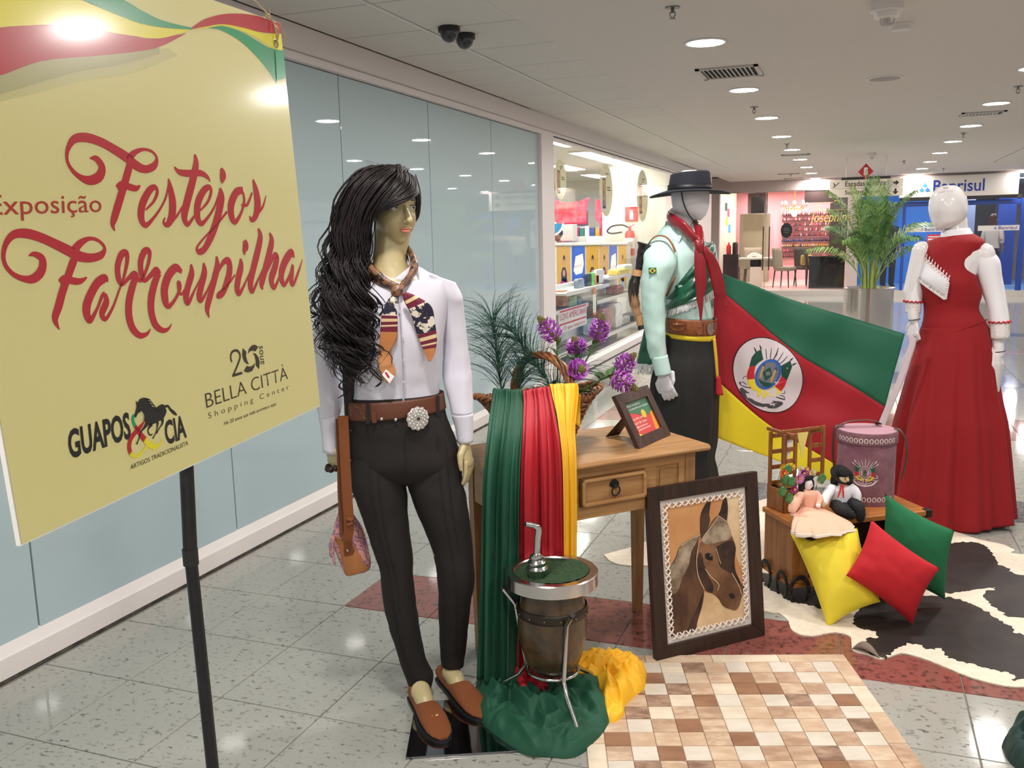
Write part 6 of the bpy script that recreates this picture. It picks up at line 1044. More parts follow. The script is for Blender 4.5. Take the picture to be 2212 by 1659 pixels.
sil([(((0.0729,0.9865),(0.1433,0.9882)),-.015,.95),(((0.085,0.9448),(0.142,0.9454)),-.018,.98),(((0.0909,0.8938),(0.1406,0.8947)),-.02,1)],SHIRT,'cuff',wm,32,4,solid=.002,cap=False)
sil([(((-0.2986,1.42),(-0.2035,1.441)),.0,.8),(((-0.3245,1.363),(-0.2302,1.364)),.01,.9),(((-0.3531,1.26),(-0.2703,1.254)),.03,.9),(((-0.3733,1.158),(-0.282,1.14)),.05,.9),(((-0.3713,1.091),(-0.2727,1.041)),.05,.9),(((-0.3572,1.036),(-0.277,1.014)),.03,.9),(((-0.3483,0.9858),(-0.284,0.9907)),.01,.9)],SHIRT,'sleeve',wm,32,6,lambda v,a:.05*math.sin(15*v+1.5*math.sin(a))*v*(1-v)*2+.02*math.sin(5*a+9*v),wr=.002)
sil([(((-0.3467,0.9887),(-0.2823,0.9966)),.01,.95),(((-0.3421,0.9403),(-0.2849,0.9454)),.005,.98),(((-0.3396,0.881),(-0.2905,0.8666)),.0,1)],SHIRT,'cuff',wm,32,4,solid=.002,cap=False)
b=MB()
for pts in ([(-0.1649,0,1.503),(-0.1567,-0.055,1.461),(-0.0926,-0.085,1.425),(-0.1432,-0.075,1.428),(-0.1689,-0.045,1.452)],[(-0.0459,0,1.504),(-0.0385,-0.04,1.462),(-0.0869,-0.085,1.427),(-0.0482,-0.075,1.42),(-0.0264,-0.02,1.447)]):
    p=[Vector(q) for q in pts]; b.add(p+[q+Vector((0,-.004,0)) for q in p],[(0,1,4),(1,2,3),(1,3,4),(5,9,6),(6,8,7),(6,9,8),(0,5,6,1),(1,6,7,2),(2,7,8,3),(3,8,9,4),(4,9,5,0)])
obj('collar',b,SHIRT,wm,auto=False,bevel=.001)
b=MB(); P=crs([(-0.0758,1.409),(-0.0718,1.295),(-0.0702,1.192),(-0.071,1.102),(-0.0765,1.04)],6); b.tube([(u,ssf(u,z)+.002,z) for u,z in P],.011,8,flat=(1,.25)); pk=obj('placket',b,SHIRT,wm)
for p in [(-0.0732,1.331),(-0.069,1.258),(-0.0691,1.184),(-0.0705,1.114)]: b=MB(); b.lathe([(.001,0),(.005,0),(.005,.0015),(.001,.0015)],12); b.v=[(x+p[0],ssf(p[0],p[1])-.003-z,y+p[1]) for x,y,z in b.v]; obj('button',b,mat('button_pearl',(212,208,210),.25),pk)
# belt
BRW=[(((-0.2638,1.044),(0.0515,1.059)),0,.68),(((-0.2639,0.9853),(0.0572,1.007)),0,.69)]
sil([(((-0.2638,1.044),(0.0515,1.059)),0,.68),(((-0.2639,1.014),(0.0536,1.033)),0,.70),(((-0.2639,0.9853),(0.0572,1.007)),0,.69)],BLT,'belt',wm,60,3,cap=False,solid=.004); bsf=surf([(((-0.2638,1.044),(0.0515,1.059)),0,.68),(((-0.2639,0.9853),(0.0572,1.007)),0,.69)],.006)
SIL=mat('buckle_silver',(214,208,200),.18,metal=1,bump=.3,bscale=300); bc=(-0.0338,0.997); bd_=bsf(bc[0],bc[1])-.006
BR=Matrix.Rotation(math.radians(25),3,'Z')
def bkl(x,y,z): return BR@Vector((x,y,z))+Vector((bc[0],bd_,bc[1]))
b=MB(); b.loft([[bkl(.037*k*(1+.05*math.cos(12*a))*math.cos(a),y,.037*k*(1+.05*math.cos(12*a))*math.sin(a)) for a in [2*PI*i/96 for i in range(96)]] for k,y in ((1,0),(1,-.003),(.8,-.006),(.4,-.007))]); bkk=obj('flower_buckle',b,SIL,wm)
b=MB(); JW=mat('rhinestone',(240,240,240),.03,metal=.8)
for r,n_,rr in ((.031,16,.0042),(.022,12,.0046),(.013,8,.004)):
    for i in range(n_): a=2*PI*(i+.5*(n_==12))/n_; b.ball(bkl(r*math.cos(a),-.0065-.001*(r<.03),r*math.sin(a)),(rr,.003,rr),8,6)
obj('rhinestones',b,JW,bkk); b=MB(); b.ball(bkl(0,-.008,0),(.005,.003,.005),10,8); obj('dark_stone',b,BLK,bkk)
b=MB()
for x,y in ((828,890),(858,891)): p=(-0.143,0.9999) if x==828 else (-0.1004,0.9967); b.ball((p[0],bsf(p[0],p[1]),p[1]),(.0055,.003,.0055),12,8)
obj('stud',b,SIL,wm); b=MB(); p=(-0.1663,1.004); b.box((p[0],bsf(p[0],p[1])-.001,p[1]),(.014,.004,.034)); obj('keeper_loop',b,BLT,wm,smooth=False,bevel=.001)
b=MB()
for x0 in (0,1): 
    for pts in ([(-0.2263,1.036),(-0.209,1.03),(-0.2096,1.018),(-0.1981,1.014),(-0.1986,1.002),(-0.1842,0.9986)],[(-0.244,1.031),(-0.2357,1.022),(-0.2449,1.013),(-0.2366,1.004)]): b.tube([(u,bsf(u,z)+.001,z) for u,z in pts],.0012,5)
for u0 in range(1): pass
obj('stitching',b,mat('belt_stitch',(190,150,104),.6),wm)
b=MB()
for p,wd in (((-0.1848,1.017),.012),((0.0311,1.026),.011),((-0.2538,1.01),.01)): b.box((p[0],bsf(p[0],p[1])-.003,p[1]),(wd,.004,.066),Matrix.Rotation(.04,3,'Y'))
obj('belt_loop',b,BRP,tro,smooth=False,bevel=.001)
# neckerchief
SCO=mat('scarf_orange',(186,118,66),.38,col2=(206,146,94),nscale=10,sheen=.3,spec=.6); SCM=mat('scarf_maroon',(110,28,52),.4); SCN=mat('scarf_navy_check',(34,30,54),.4,col2=(226,214,196),nscale=46,nlo=.5,nhi=.53); SCG=mat('scarf_leopard',(136,96,68),.4,col2=(40,24,20),nscale=44,nlo=.48,nhi=.56,spec=.6); SCC=mat('scarf_cream',(222,196,150),.4)
sc=wm
b=MB(); b.tube(crs([(-0.1762,0.06,1.492),(-0.1766,0,1.473),(-0.1555,-0.07,1.444),(-0.1175,-0.1,1.418),(-0.0801,-0.115,1.403)],6),[.018,.02,.022,.024,.026,.027,.028,.029,.03,.03,.03,.029,.029,.028,.027,.026,.025,.024,.022,.02,.018,.016,.015,.014,.013],14,flat=(1,.55)); b.tube(crs([(-0.0559,0.07,1.526),(-0.031,-0,1.482),(-0.0279,-0.05,1.452),(-0.0495,-0.1,1.42),(-0.0688,-0.115,1.403)],6),[.012,.014,.016,.018,.02,.021,.022,.022,.022,.022,.022,.022,.021,.021,.02,.02,.019,.018,.017,.016,.015,.014,.014,.013,.013],14,flat=(1,.55)); wrinkle(b,.003,30,4); nk=obj('neckerchief',b,SCG,wm,auto=False)
b=MB(); b.loft(sil_rings([(((-0.0946,1.409),(-0.0585,1.412)),-.118,.7),(((-0.0977,1.393),(-0.0576,1.396)),-.122,.75),(((-0.0954,1.373),(-0.0622,1.379)),-.12,.7)],18,4)); wrinkle(b,.002,40); obj('knot',b,SCG,nk,auto=False)
def tail(rows,bands):
    b=MB(); rg_=sil_rings(rows,26,7,lambda v,a:.18*v*math.sin(3*a+2)+.10*math.sin(5*a+4*v)); b.loft(rg_); n=len(rg_); k=26
    for i in range(n-1):
        t=i/(n-1); mi=0
        for t0,m_ in bands:
            if t>=t0: mi=m_
        for j in range(k): b.mi[i*k+j]=mi
    return obj('scarf_tail',b,[SCN,SCM,SCC,SCO],nk,auto=False)
st5=[(0,0),(.33,1),(.38,2),(.42,1),(.47,2),(.50,1),(.55,3)]
tail([(((-0.0959,1.379),(-0.0796,1.375)),-0.153,.5),(((-0.1144,1.358),(-0.0854,1.35)),-0.155,.25),(((-0.1277,1.323),(-0.0843,1.32)),-0.153,.14),(((-0.1321,1.288),(-0.0856,1.288)),-0.147,.12),(((-0.1368,1.252),(-0.0917,1.246)),-0.142,.12),(((-0.1425,1.212),(-0.1151,1.207)),-0.138,.12),(((-0.1482,1.174),(-0.1363,1.176)),-0.135,.2)],st5)
tail([(((-0.0643,1.385),(-0.0523,1.39)),-0.151,.5),(((-0.0576,1.357),(-0.0215,1.375)),-0.150,.25),(((-0.0413,1.321),(0.0168,1.343)),-0.145,.14),(((-0.0292,1.276),(0.026,1.291)),-0.135,.12),(((-0.0169,1.236),(0.0308,1.247)),-0.128,.12),(((-0.0042,1.204),(0.0258,1.206)),-0.125,.12),(((0.0059,1.175),(0.0131,1.175)),-0.123,.2)],[(0,1),(.12,2),(.18,1),(.24,0),(.56,1),(.61,2),(.65,1),(.70,2),(.73,1),(.78,3)])
b=MB(); b.loft(sil_rings([(((-0.1336,1.236),(-0.1062,1.231)),-0.135,.2),(((-0.1454,1.185),(-0.1049,1.188)),-0.133,.15),(((-0.139,1.146),(-0.0953,1.144)),-0.132,.12),(((-0.1214,1.114),(-0.108,1.116)),-0.131,.2)],20,4,lambda v,a:.1*math.sin(4*a))); obj('scarf_tail',b,SCO,nk,auto=False)
b=MB(); F=lambda u,v:(u,-.146,v); b.poly([F(*p) for p in [(-0.1344,1.143),(-0.1218,1.159),(-0.0976,1.136),(-0.1128,1.115)]]); lab=obj('cloth_label',b,WP,nk,smooth=False); b=MB(); F=lambda u,v:(u,-.1465,v); b.poly([F(*p) for p in [(-0.1265,1.149),(-0.1208,1.151),(-0.111,1.134),(-0.1168,1.131)]]); obj('label_print',b,RED,lab,smooth=False)
# hair
RH=random.Random(17)
b=MB()
cap_rows=[(((-0.1443,1.766),(-0.0487,1.765)),.03,.8),(((-0.1835,1.745),(-0.0285,1.742)),.035,.85),(((-0.2118,1.711),(-0.0143,1.71)),.045,.9),(((-0.2265,1.685),(-0.0087,1.685)),.055,.85),(((-0.2412,1.659),(-0.0104,1.662)),.075,.7),(((-0.2504,1.629),(-0.0151,1.639)),.095,.5)]
b.loft(sil_rings(cap_rows,36,5))
b.loft(sil_rings([(((-0.2078,1.715),(-0.1315,1.714)),-.01,.6),(((-0.245,1.659),(-0.1417,1.657)),-.02,.6),(((-0.2627,1.598),(-0.1553,1.596)),-.02,.55),(((-0.2762,1.538),(-0.1667,1.535)),-.025,.5),(((-0.2861,1.476),(-0.1773,1.473)),-.03,.45),(((-0.2917,1.414),(-0.1822,1.411)),-.055,.4),(((-0.292,1.352),(-0.1735,1.348)),-.075,.34),(((-0.2835,1.292),(-0.1666,1.289)),-.085,.3),(((-0.2754,1.225),(-0.1697,1.221)),-.09,.25),(((-0.2571,1.169),(-0.21,1.168)),-.09,.3),(((-0.262,1.092),(-0.2232,1.091)),-.085,.5),(((-0.2607,1.053),(-0.2323,1.052)),-.08,.5)],30,5,lambda v,a:.06*math.sin(7*a+9*v)+.05*math.sin(11*a-7*v)))
wrinkle(b,.006,22,2,(1,1,.5)); hr=obj('hair',b,HAIR,wm,auto=False)
G_=[[(-0.106,-0,1.77),(-0.1598,-0,1.761),(-0.2068,-0.01,1.72),(-0.2425,-0.02,1.658),(-0.2616,-0.02,1.583),(-0.2761,-0.03,1.507),(-0.2896,-0.05,1.432),(-0.3007,-0.08,1.358),(-0.3165,-0.09,1.29),(-0.2973,-0.09,1.228)],
[(-0.083,-0,1.77),(-0.1356,-0.04,1.745),(-0.189,-0.07,1.689),(-0.2195,-0.07,1.6),(-0.2393,-0.07,1.507),(-0.2517,-0.09,1.414),(-0.2638,-0.11,1.329),(-0.2644,-0.11,1.245),(-0.2487,-0.11,1.156),(-0.2386,-0.11,1.086)],
[(-0.0601,0,1.767),(-0.1048,-0.075,1.728),(-0.1597,-0.085,1.658),(-0.1902,-0.085,1.566),(-0.2096,-0.085,1.477),(-0.22,-0.105,1.387),(-0.2195,-0.12,1.302),(-0.2197,-0.12,1.222),(-0.2193,-0.12,1.184),(-0.2037,-0.12,1.133)],
[(-0.0449,-0.01,1.759),(-0.0752,-0.09,1.711),(-0.1293,-0.105,1.649),(-0.1615,-0.085,1.58),(-0.1772,-0.085,1.487),(-0.1792,-0.11,1.413),(-0.1669,-0.125,1.338),(-0.1573,-0.125,1.262),(-0.1528,-0.125,1.197),(-0.1411,-0.125,1.103)]]
G_=[crs(g,4) for g in G_]
b=MB()
for k in range(420):
    x=RH.random()*3; i=min(2,int(x)); t=x-i; nn=len(G_[0]); L_=.72+.28*RH.random(); jx,jy=RH.gauss(0,.006),RH.gauss(0,.008); ph=RH.random()*6.28; fq=9+5*RH.random(); pts=[]
    m_=int(nn*L_)
    for q in range(m_):
        p=Vector(G_[i][q]).lerp(Vector(G_[i+1][q]),t); s=q/nn; A=.030*min(1,max(0,s-.25)/.4); cl=int(x*7); w_=(26+3*(cl%4))*s+cl*1.7+.35*ph/6.28
        pts.append(p+Vector((jx*(1+2*s)+A*math.cos(w_),jy-.012*s+A*.8*math.sin(w_),-.004*RH.random())))
    r0=.0018+.0018*RH.random(); b.tube(pts,[r0*(1-.75*(q/m_)**2) for q in range(m_)],4,cap=False)
def lockcurl(p0,p1,turn,R_,n_=7,r0=.0024):
    p0,p1=Vector(p0),Vector(p1)
    for k in range(n_):
        ph=RH.random()*.7; pts=[]
        for q in range(26):
            s=q/25; a=turn*s*s*2*PI+ph; pts.append(p0.lerp(p1,s)+Vector((R_*s*math.cos(a)-R_*s*math.cos(ph)+RH.gauss(0,.0004),-.01*s+R_*s*.6*math.sin(a),RH.gauss(0,.0004))))
        b.tube(pts,[r0*(1-.6*q/25) for q in range(26)],4,cap=False)
for args in (((-0.2993,-0.07,1.403),(-0.3314,-0.08,1.313),1.2,.022),((-0.2903,-0.08,1.376),(-0.2959,-0.09,1.29),1.6,.018),((-0.2736,-0.1,1.301),(-0.291,-0.1,1.221),1.8,.02),((-0.2428,-0.12,1.283),(-0.1949,-0.12,1.19),1.3,.024),((-0.1883,-0.125,1.32),(-0.1678,-0.125,1.118),1.7,.022),((-0.1602,-0.125,1.281),(-0.1366,-0.125,1.103),1.2,.02),((-0.2532,-0.11,1.244),(-0.2425,-0.1,1.07),2.4,.016),((-0.2111,-0.12,1.244),(-0.1994,-0.12,1.128),1.9,.022)): lockcurl(*args)
for k in range(240):   # fringe sweeping across the forehead
    u=RH.random(); v=RH.random(); p0=Vector((-0.0678,-0,1.768)).lerp(Vector((-0.0174,-0.03,1.723)),u); p1=Vector((-0.0671,-0.1,1.72)).lerp(Vector((-0.0072,-0.075,1.685)),u*.9+.1*v); p2=Vector((-0.1098,-0.118,1.659)).lerp(Vector((-0.0393,-0.118,1.665)),u); p3=Vector((-0.1497,-0.105,1.609)).lerp(Vector((-0.1067,-0.122,1.643)),u)
    j=Vector((RH.gauss(0,.004),-.006*RH.random(),RH.gauss(0,.004))); b.tube([q+j for q in map(Vector,crs([tuple(p0),tuple(p1),tuple(p2),tuple(p3)],6))],[.0022]*13+[.002,.0018,.0015,.0012,.0009,.0006],4,cap=False)
for k in range(60):   # short side lock
    j=Vector((RH.gauss(0,.0035),RH.gauss(0,.006),RH.gauss(0,.004))); b.tube([Vector(q)+j for q in crs([(-0.0193,0,1.731),(-0.0085,-0.01,1.688),(-0.0063,-0.005,1.647),(-0.0129,-0.01,1.616),(-0.0264,-0.02,1.593)],5)],[.0018]*16+[.0015,.0012,.0009,.0007,.0005],4,cap=False)
for k in range(40):   # flyaway strands
    p=Vector((-0.1257,0.01,1.767)).lerp(Vector((-0.2587,-0.01,1.598)),RH.random()); b.tube([p,p+Vector((RH.gauss(-.005,.01),0,.012)),p+Vector((RH.gauss(-.02,.014),0,RH.gauss(.005,.012)))],.0005,3,cap=False)
obj('hair_strands',b,HAIR,wm,auto=False,kind='stuff')
# shoes and base plate
def shoe(heel,toe,nm):
    h_,t_=Wi@Vector(heel),Wi@Vector(toe); d=(t_-h_); L_=d.length; d.normalize(); s=Vector((-d.y,d.x,0)); 
    def ringp(t,hw,z0,z1): c=h_+d*(L_*t); return [c+s*hw*math.copysign(abs(math.cos(a))**.8,math.cos(a))+Vector((0,0,(z0+z1)/2+(z1-z0)/2*math.sin(a))) for a in [2*PI*i/28 for i in range(28)]]
    b=MB(); b.loft([ringp(*r) for r in ((-.03,.012,.016,.05),(0,.026,.014,.062),(.12,.031,.014,.058),(.3,.033,.014,.050),(.4,.036,.014,.058),(.5,.041,.014,.068),(.68,.044,.014,.058),(.85,.041,.014,.042),(.95,.032,.015,.034),(1.02,.014,.017,.026))]); o=obj('loafer',b,SUE,wm)
    b=MB(); b.loft([[h_+d*(L_*t)+s*hw*sg+Vector((0,0,z)) for t,hw in ol for sg in (1,)]+[h_+d*(L_*t)-s*hw+Vector((0,0,z)) for t,hw in reversed(ol)] for z in (.008,.018) for ol in ([(-.035,.01),(0,.029),(.3,.034),(.55,.043),(.72,.047),(.88,.042),(1.0,.026),(1.04,.01)],)]); obj('sole',b,mat('sole_black',(24,22,24),.6),o,smooth=False)
    return o,h_,d,L_,s
o,h_,d,L_,s=shoe(fh1,ft1,'left'); b=MB(); F=lambda u,v:h_+d*(L_*(.68+v))+s*u+Vector((0,0,.056-.05*v)); b.poly([F(*p) for p in ((-.012,-.04),(-.004,.0),(-.01,.05),(0,.03),(.004,.06),(.012,.05),(.012,.02),(.006,-.01),(.012,-.03),(.004,-.05),(0,-.03))]); obj('horse_emblem',b,mat('emblem_cream',(226,200,150),.5),o,smooth=False)
shoe(fh2,ft2,'right')
pA=Wi@Vector((-1.208,2.218,0)); pu=Wi.to_3x3()@Vector((.267,.123,0)).normalized(); pv=Wi.to_3x3()@Vector((-.093,.238,0)).normalized()
b=MB(); b.loft([[pA+pu*x+pv*y+Vector((0,0,z)) for x,y in ((0,0),(.36,0),(.36,.33),(0,.33))] for z in (.0005,.0075)]); obj('base_plate',b,mat('plate_mirror',(150,150,156),.06,metal=1),wm,smooth=False,bevel=.001)
b=MB(); b.tube([Vector((0.0235,0.08,-0.0099)),Vector((0.0235,0.08,-0.0099))+Vector((0,0,.12))],.006,8); obj('support_rod',b,CHR,wm)
b=MB(); 
for k in range(9): a=2*PI*k/9; b.ball(Vector((-0.3063,0.02,0.8255))+Vector((.024*math.cos(a),.024*math.sin(a),.008*math.sin(a+1))),.011,10,8)
obj('bracelet_bead',b,mat('bead_dark',(40,22,20),.3),wm,kind='stuff')
# ---------- shoulder bag hung from her arm ----------
klo,kro=((-1.504,2.451,0),0.55033)
bgm=thing('shoulder_bag','tan suede bag with pink zigzag cloth hanging from the brunette mannequin','bag',(klo[0],klo[1],0),kro)
ZIG=mat('bag_zigzag',(214,150,140),.8,col2=(150,112,140),nscale=40,nlo=.47,nhi=.52); 
m=ZIG; nt=m.node_tree; wv=nt.nodes.new('ShaderNodeTexWave'); wv.bands_direction='DIAGONAL'; wv.inputs['Scale'].default_value=22; wv.inputs['Distortion'].default_value=6; wv.inputs['Detail'].default_value=0; wv.inputs['Detail Scale'].default_value=3
for l in list(nt.links):
    if l.to_node.type=='VALTORGB': ramp=l.to_node; nt.links.remove(l)
nt.links.new(wv.outputs['Fac'],ramp.inputs[0]); tcn=[n_ for n_ in nt.nodes if n_.type=='TEX_COORD'][0]; nt.links.new(tcn.outputs['Object'],wv.inputs['Vector'])
BR_=[(((-0.0298,0.6761),(0.0132,0.665)),.05,.8),(((-0.0442,0.6314),(0.0309,0.6302)),.05,.7),(((-0.0539,0.5861),(0.0485,0.5901)),.05,.65),(((-0.0535,0.5475),(0.0584,0.54)),.05,.6),(((-0.0434,0.5078),(0.0649,0.4952)),.05,.55),(((-0.0286,0.4649),(0.0622,0.4641)),.05,.5),(((-0.0173,0.4455),(0.0519,0.4546)),.05,.45)]
b=MB(); b.loft(sil_rings(BR_,36,5,ex=2.8)); wrinkle(b,.003,18); obj('bag_body',b,ZIG,bgm,auto=False); ksf=surf(BR_,.006)
b=MB(); g0=[((-0.0486,0.5949),(-0.0327,0.5756)),((-0.0444,0.5818),(0.008,0.5695)),((-0.0339,0.5527),(0.0167,0.5481)),((-0.0287,0.5137),(0.0344,0.513)),((-0.0242,0.4823),(0.0475,0.4807)),((-0.0219,0.4562),(0.0593,0.4692)),((-0.0126,0.448),(0.0567,0.4668))]
def gus(u,v):
    x=v*(len(g0)-1); i=min(len(g0)-2,int(x)); t=x-i; (a,c),(e,f)=g0[i],g0[i+1]; L=(a[0]+(e[0]-a[0])*t,a[1]+(e[1]-a[1])*t); R=(c[0]+(f[0]-c[0])*t,c[1]+(f[1]-c[1])*t); U=L[0]+(R[0]-L[0])*u; Z=L[1]+(R[1]-L[1])*u; return (U,ksf(U,Z)-.001,Z)
b.grid(gus,12,18); obj('suede_gusset',b,mat('bag_suede',(178,116,66),.85,sheen=.3),bgm,solid=.004,auto=False)
b=MB(); tb=[[(-0.0183,0.5744),(0.0033,0.5724),(0.014,0.5432),(0.006,0.5285),(-0.0185,0.5243),(-0.0211,0.5438)]][0]; b.prism(tb,lambda u,v,d:(u,ksf(u,v)-.004+d,v),0,-.003); obj('strap_tab',b,SUE,bgm,smooth=False,bevel=.001)
b=MB(); p=(-0.0083,0.5478); b.ball((p[0],ksf(p[0],p[1])-.008,p[1]),.006,12,8); obj('stud',b,SIL,bgm)
b=MB(); cx_,cz_=(-0.0141,0.5868); b.tube([(cx_+.011*math.cos(a)+.006*math.sin(a),ksf(cx_,cz_)-.008,cz_+.011*math.sin(a)) for a in [2*PI*i/20 for i in range(21)]],.002,7); obj('brass_ring',b,mat('brass',(170,140,80),.3,metal=1),bgm)
b=MB(); b.tube([(-0.011,-0.03,0.9909),(-0.014,-0.03,0.8488),(-0.0174,-0.02,0.7597),(-0.0183,-0.02,0.6722),(-0.0183,-0.03,0.6048)],.0135,10,flat=(.2,1)); obj('strap',b,mat('strap_shade',(104,58,32),.8),bgm)
b=MB(); b.tube([(-0.0004,-0.06,1.006),(-0.0011,-0.06,0.8553),(-0.0008,-0.06,0.7696),(0.0007,-0.06,0.6829),(-0.0006,-0.06,0.6332),(-0.0082,-0.05,0.598)],.0165,10,flat=(.18,1)); obj('strap',b,SUE,bgm)
b=MB(); b.tube([(-0.0057,-0.065,0.6751),(0.0117,-0.067,0.6693),(0.0141,-0.067,0.6617),(-0.0032,-0.065,0.6538)],.007,8); obj('keeper_loop',b,SUE,bgm)
b=MB(); b.tube([(-0.0558,0,0.5726),(-0.0565,-0.01,0.5352),(-0.052,-0.01,0.5079)],[.012,.012,.009],8,flat=(1,.4)); b.tube([(-0.0506,-0,0.6027),(-0.0608,0,0.5679),(-0.0591,-0,0.5319)],.008,8); obj('flap_edge',b,ZIG,bgm)
# ---------- the gaucho ----------
glo,gro=((-0.78,4.6,0),0.16797)
gm=thing('mannequin','male mannequin in flat black hat, pale green shirt and red neckerchief','mannequin',glo,gro)
WHM=mat('mannequin_white',(214,212,216),.35,spec=.5,coat=.2); GSH=mat('mint_shirt',(190,222,214),.7,sheen=.15,bump=.04,bscale=200); SAT=mat('satin_green',(10,84,58),.3,sheen=.6,spec=.7); FRG=mat('fringe_white',(220,222,220),.8); HATM=mat('hat_black',(30,32,42),.9,sheen=.2,bump=.15,bscale=200); BLKP=mat('black_trousers',(26,25,23),.85,sheen=.03,bump=.05,bscale=200); BELT2=mat('belt_brown',(136,78,42),.5,bump=.08,bscale=150); RSC=mat('red_satin',(134,8,24),.32,sheen=.4,spec=.6)
b=MB(); b.loft(sil_rings([(((-0.0302,1.848),(0.0529,1.845)),.02,.9),(((-0.0682,1.811),(0.0891,1.806)),.02,1),(((-0.0859,1.744),(0.1011,1.738)),.02,1.05),(((-0.0832,1.687),(0.0997,1.682)),.02,1.05),(((-0.0716,1.646),(0.089,1.637)),.015,1),(((-0.0168,1.618),(0.0736,1.615)),.0,.9),(((0.0195,1.605),(0.0602,1.602)),-.01,.8)],32,4)); b.loft(sil_rings([(((-0.0809,1.676),(0.0418,1.634)),.03,.9),(((-0.0803,1.596),(0.0289,1.571)),.03,.95),(((-0.0892,1.551),(0.034,1.525)),.03,.95),(((-0.1416,1.494),(0.0755,1.456)),.04,1),(((-0.1572,1.367),(0.095,1.352)),.04,1.05),(((-0.1053,1.18),(0.1018,1.178)),.04,1.05),(((-0.0998,1.038),(0.1222,1.026)),.04,1.05),(((-0.1036,0.8946),(0.1287,0.8839)),.04,1.0)],28,3))
b.tube([(-0.1317,-0.1,1.462),(-0.1646,-0.16,1.193),(-0.1179,-0.16,0.8566)],[.05,.042,.028],14,round_=True); hand(b,(-0.1155,-0.16,0.8426),Vector((-0.0853,-0.16,0.7377))-Vector((-0.1155,-0.16,0.8426)),(-.3,-.95,0),1,L=.16,curl=(.2,.35,.3),thumb=.5,wr=.03,fr=.0098,spread=.1)
b.tube([(0.0668,0.18,1.441),(0.0917,0.22,1.21),(0.105,0.2,1.255)],[.05,.042,.028],14,round_=True); hand(b,(0.105,0.2,1.255),(.3,.2,-.6),(.3,.9,.2),1,L=.16,curl=(.8,.8,.5),thumb=.7,wr=.03,fr=.0098)
for u,d in ((1455,-.06),(1510,.12)):
    p=Vector((-0.0656,-0.06,0.6165)) if u==1455 else Vector((0.0691,0.12,0.5823)); b.tube([p+Vector((0,0,.2)),p,Vector((p.x,p.y,.45)),Vector((p.x+.01,p.y+.02,.1))],[.085,.075,.055,.04],14,round_=True); b.tube([Vector((p.x-.02,p.y+.02,.05)),Vector((p.x+.15,p.y-.02,.04))],[.045,.035],12,round_=True)
remesh('body',b,WHM,.0042,2,gm)
b=MB()
for u in (0,1):
    p=Vector((-0.0656,-0.06,0.6165)) if u==0 else Vector((0.0691,0.12,0.5823)); b.tube([Vector((p.x,p.y,.42)),Vector((p.x+.005,p.y+.01,.2)),Vector((p.x,p.y+.02,.06))],[.075,.06,.055],14); b.loft([[Vector((p.x+.06+.14*math.cos(a)*k,p.y+.05*math.sin(a)*k,z)) for a in [2*PI*i/20 for i in range(20)]] for z,k in ((.003,1),(.03,1),(.08,.75),(.1,.5))])
obj('boots',b,mat('boot_black',(26,24,24),.4),gm)
TRR=[(((-0.1138,1.033),(0.1408,1.005)),.04,1.05),(((-0.1273,0.9425),(0.1441,0.9314)),.04,1.1),(((-0.174,0.8461),(0.1499,0.8483)),.04,1.15),(((-0.1925,0.7002),(0.1567,0.7047)),.04,1.15),(((-0.199,0.4786),(0.1529,0.4863)),.04,1.1),(((-0.1964,0.3792),(0.1403,0.3879)),.04,1.05),(((-0.1865,0.3044),(0.1578,0.3144)),.04,1.0),(((-0.1716,0.179),(0.1667,0.1905)),.04,.95),(((-0.1471,0.0784),(0.1516,0.0899)),.04,.9)]
sil(TRR,BLKP,'bombacha_trousers',gm,72,6,lambda v,a:.03*math.sin(9*a+2)*min(1,v*3)+.02*math.sin(17*a+3*v)*min(1,v*3),wr=.004,ws=9)
SR2=[(((-0.1168,1.583),(0.0405,1.548)),.03,.95),(((-0.1648,1.53),(0.0795,1.502)),.04,1.0),(((-0.1807,1.461),(0.0983,1.444)),.04,1.1),(((-0.1618,1.344),(0.111,1.341)),.04,1.15),(((-0.1334,1.227),(0.1171,1.225)),.04,1.15),(((-0.1188,1.109),(0.1279,1.103)),.04,1.1)]
sil(SR2,GSH,'shirt',gm,56,6,lambda v,a:.016*math.sin(9*a+5*v)*v,wr=.008,ws=9); gsf=surf(SR2,.008)
SLV=[(((-0.1968,1.508),(-0.0788,1.524)),-.06,.8),(((-0.2167,1.446),(-0.0549,1.45)),-.12,.85),(((-0.2219,1.386),(-0.0542,1.394)),-.15,.85),(((-0.2235,1.307),(-0.089,1.31)),-.16,.9),(((-0.2231,1.216),(-0.1062,1.22)),-.165,.9),(((-0.2116,1.097),(-0.1078,1.102)),-.165,.9),(((-0.2001,1.01),(-0.1028,1.019)),-.165,.9),(((-0.1819,0.9283),(-0.098,0.9449)),-.16,.9)]
sil(SLV,GSH,'sleeve',gm,32,6,lambda v,a:.06*math.sin(20*v+2*math.sin(a))*v*(1-v)*2+.02*math.sin(5*a+8*v),wr=.008,ws=9); slf=surf(SLV,.004)
sil([(((-0.1773,0.9353),(-0.0957,0.9495)),-.16,.95),(((-0.1635,0.8819),(-0.0841,0.894)),-.16,.98),(((-0.1542,0.8446),(-0.077,0.8569)),-.16,1)],GSH,'cuff',gm,28,4,solid=.002,cap=False)
sil([(((0.0727,1.5),(0.1358,1.48)),.16,.9),(((0.0844,1.38),(0.1552,1.374)),.2,.9),(((0.091,1.235),(0.1573,1.24)),.2,.9)],GSH,'sleeve',gm,24,4)
b=MB()
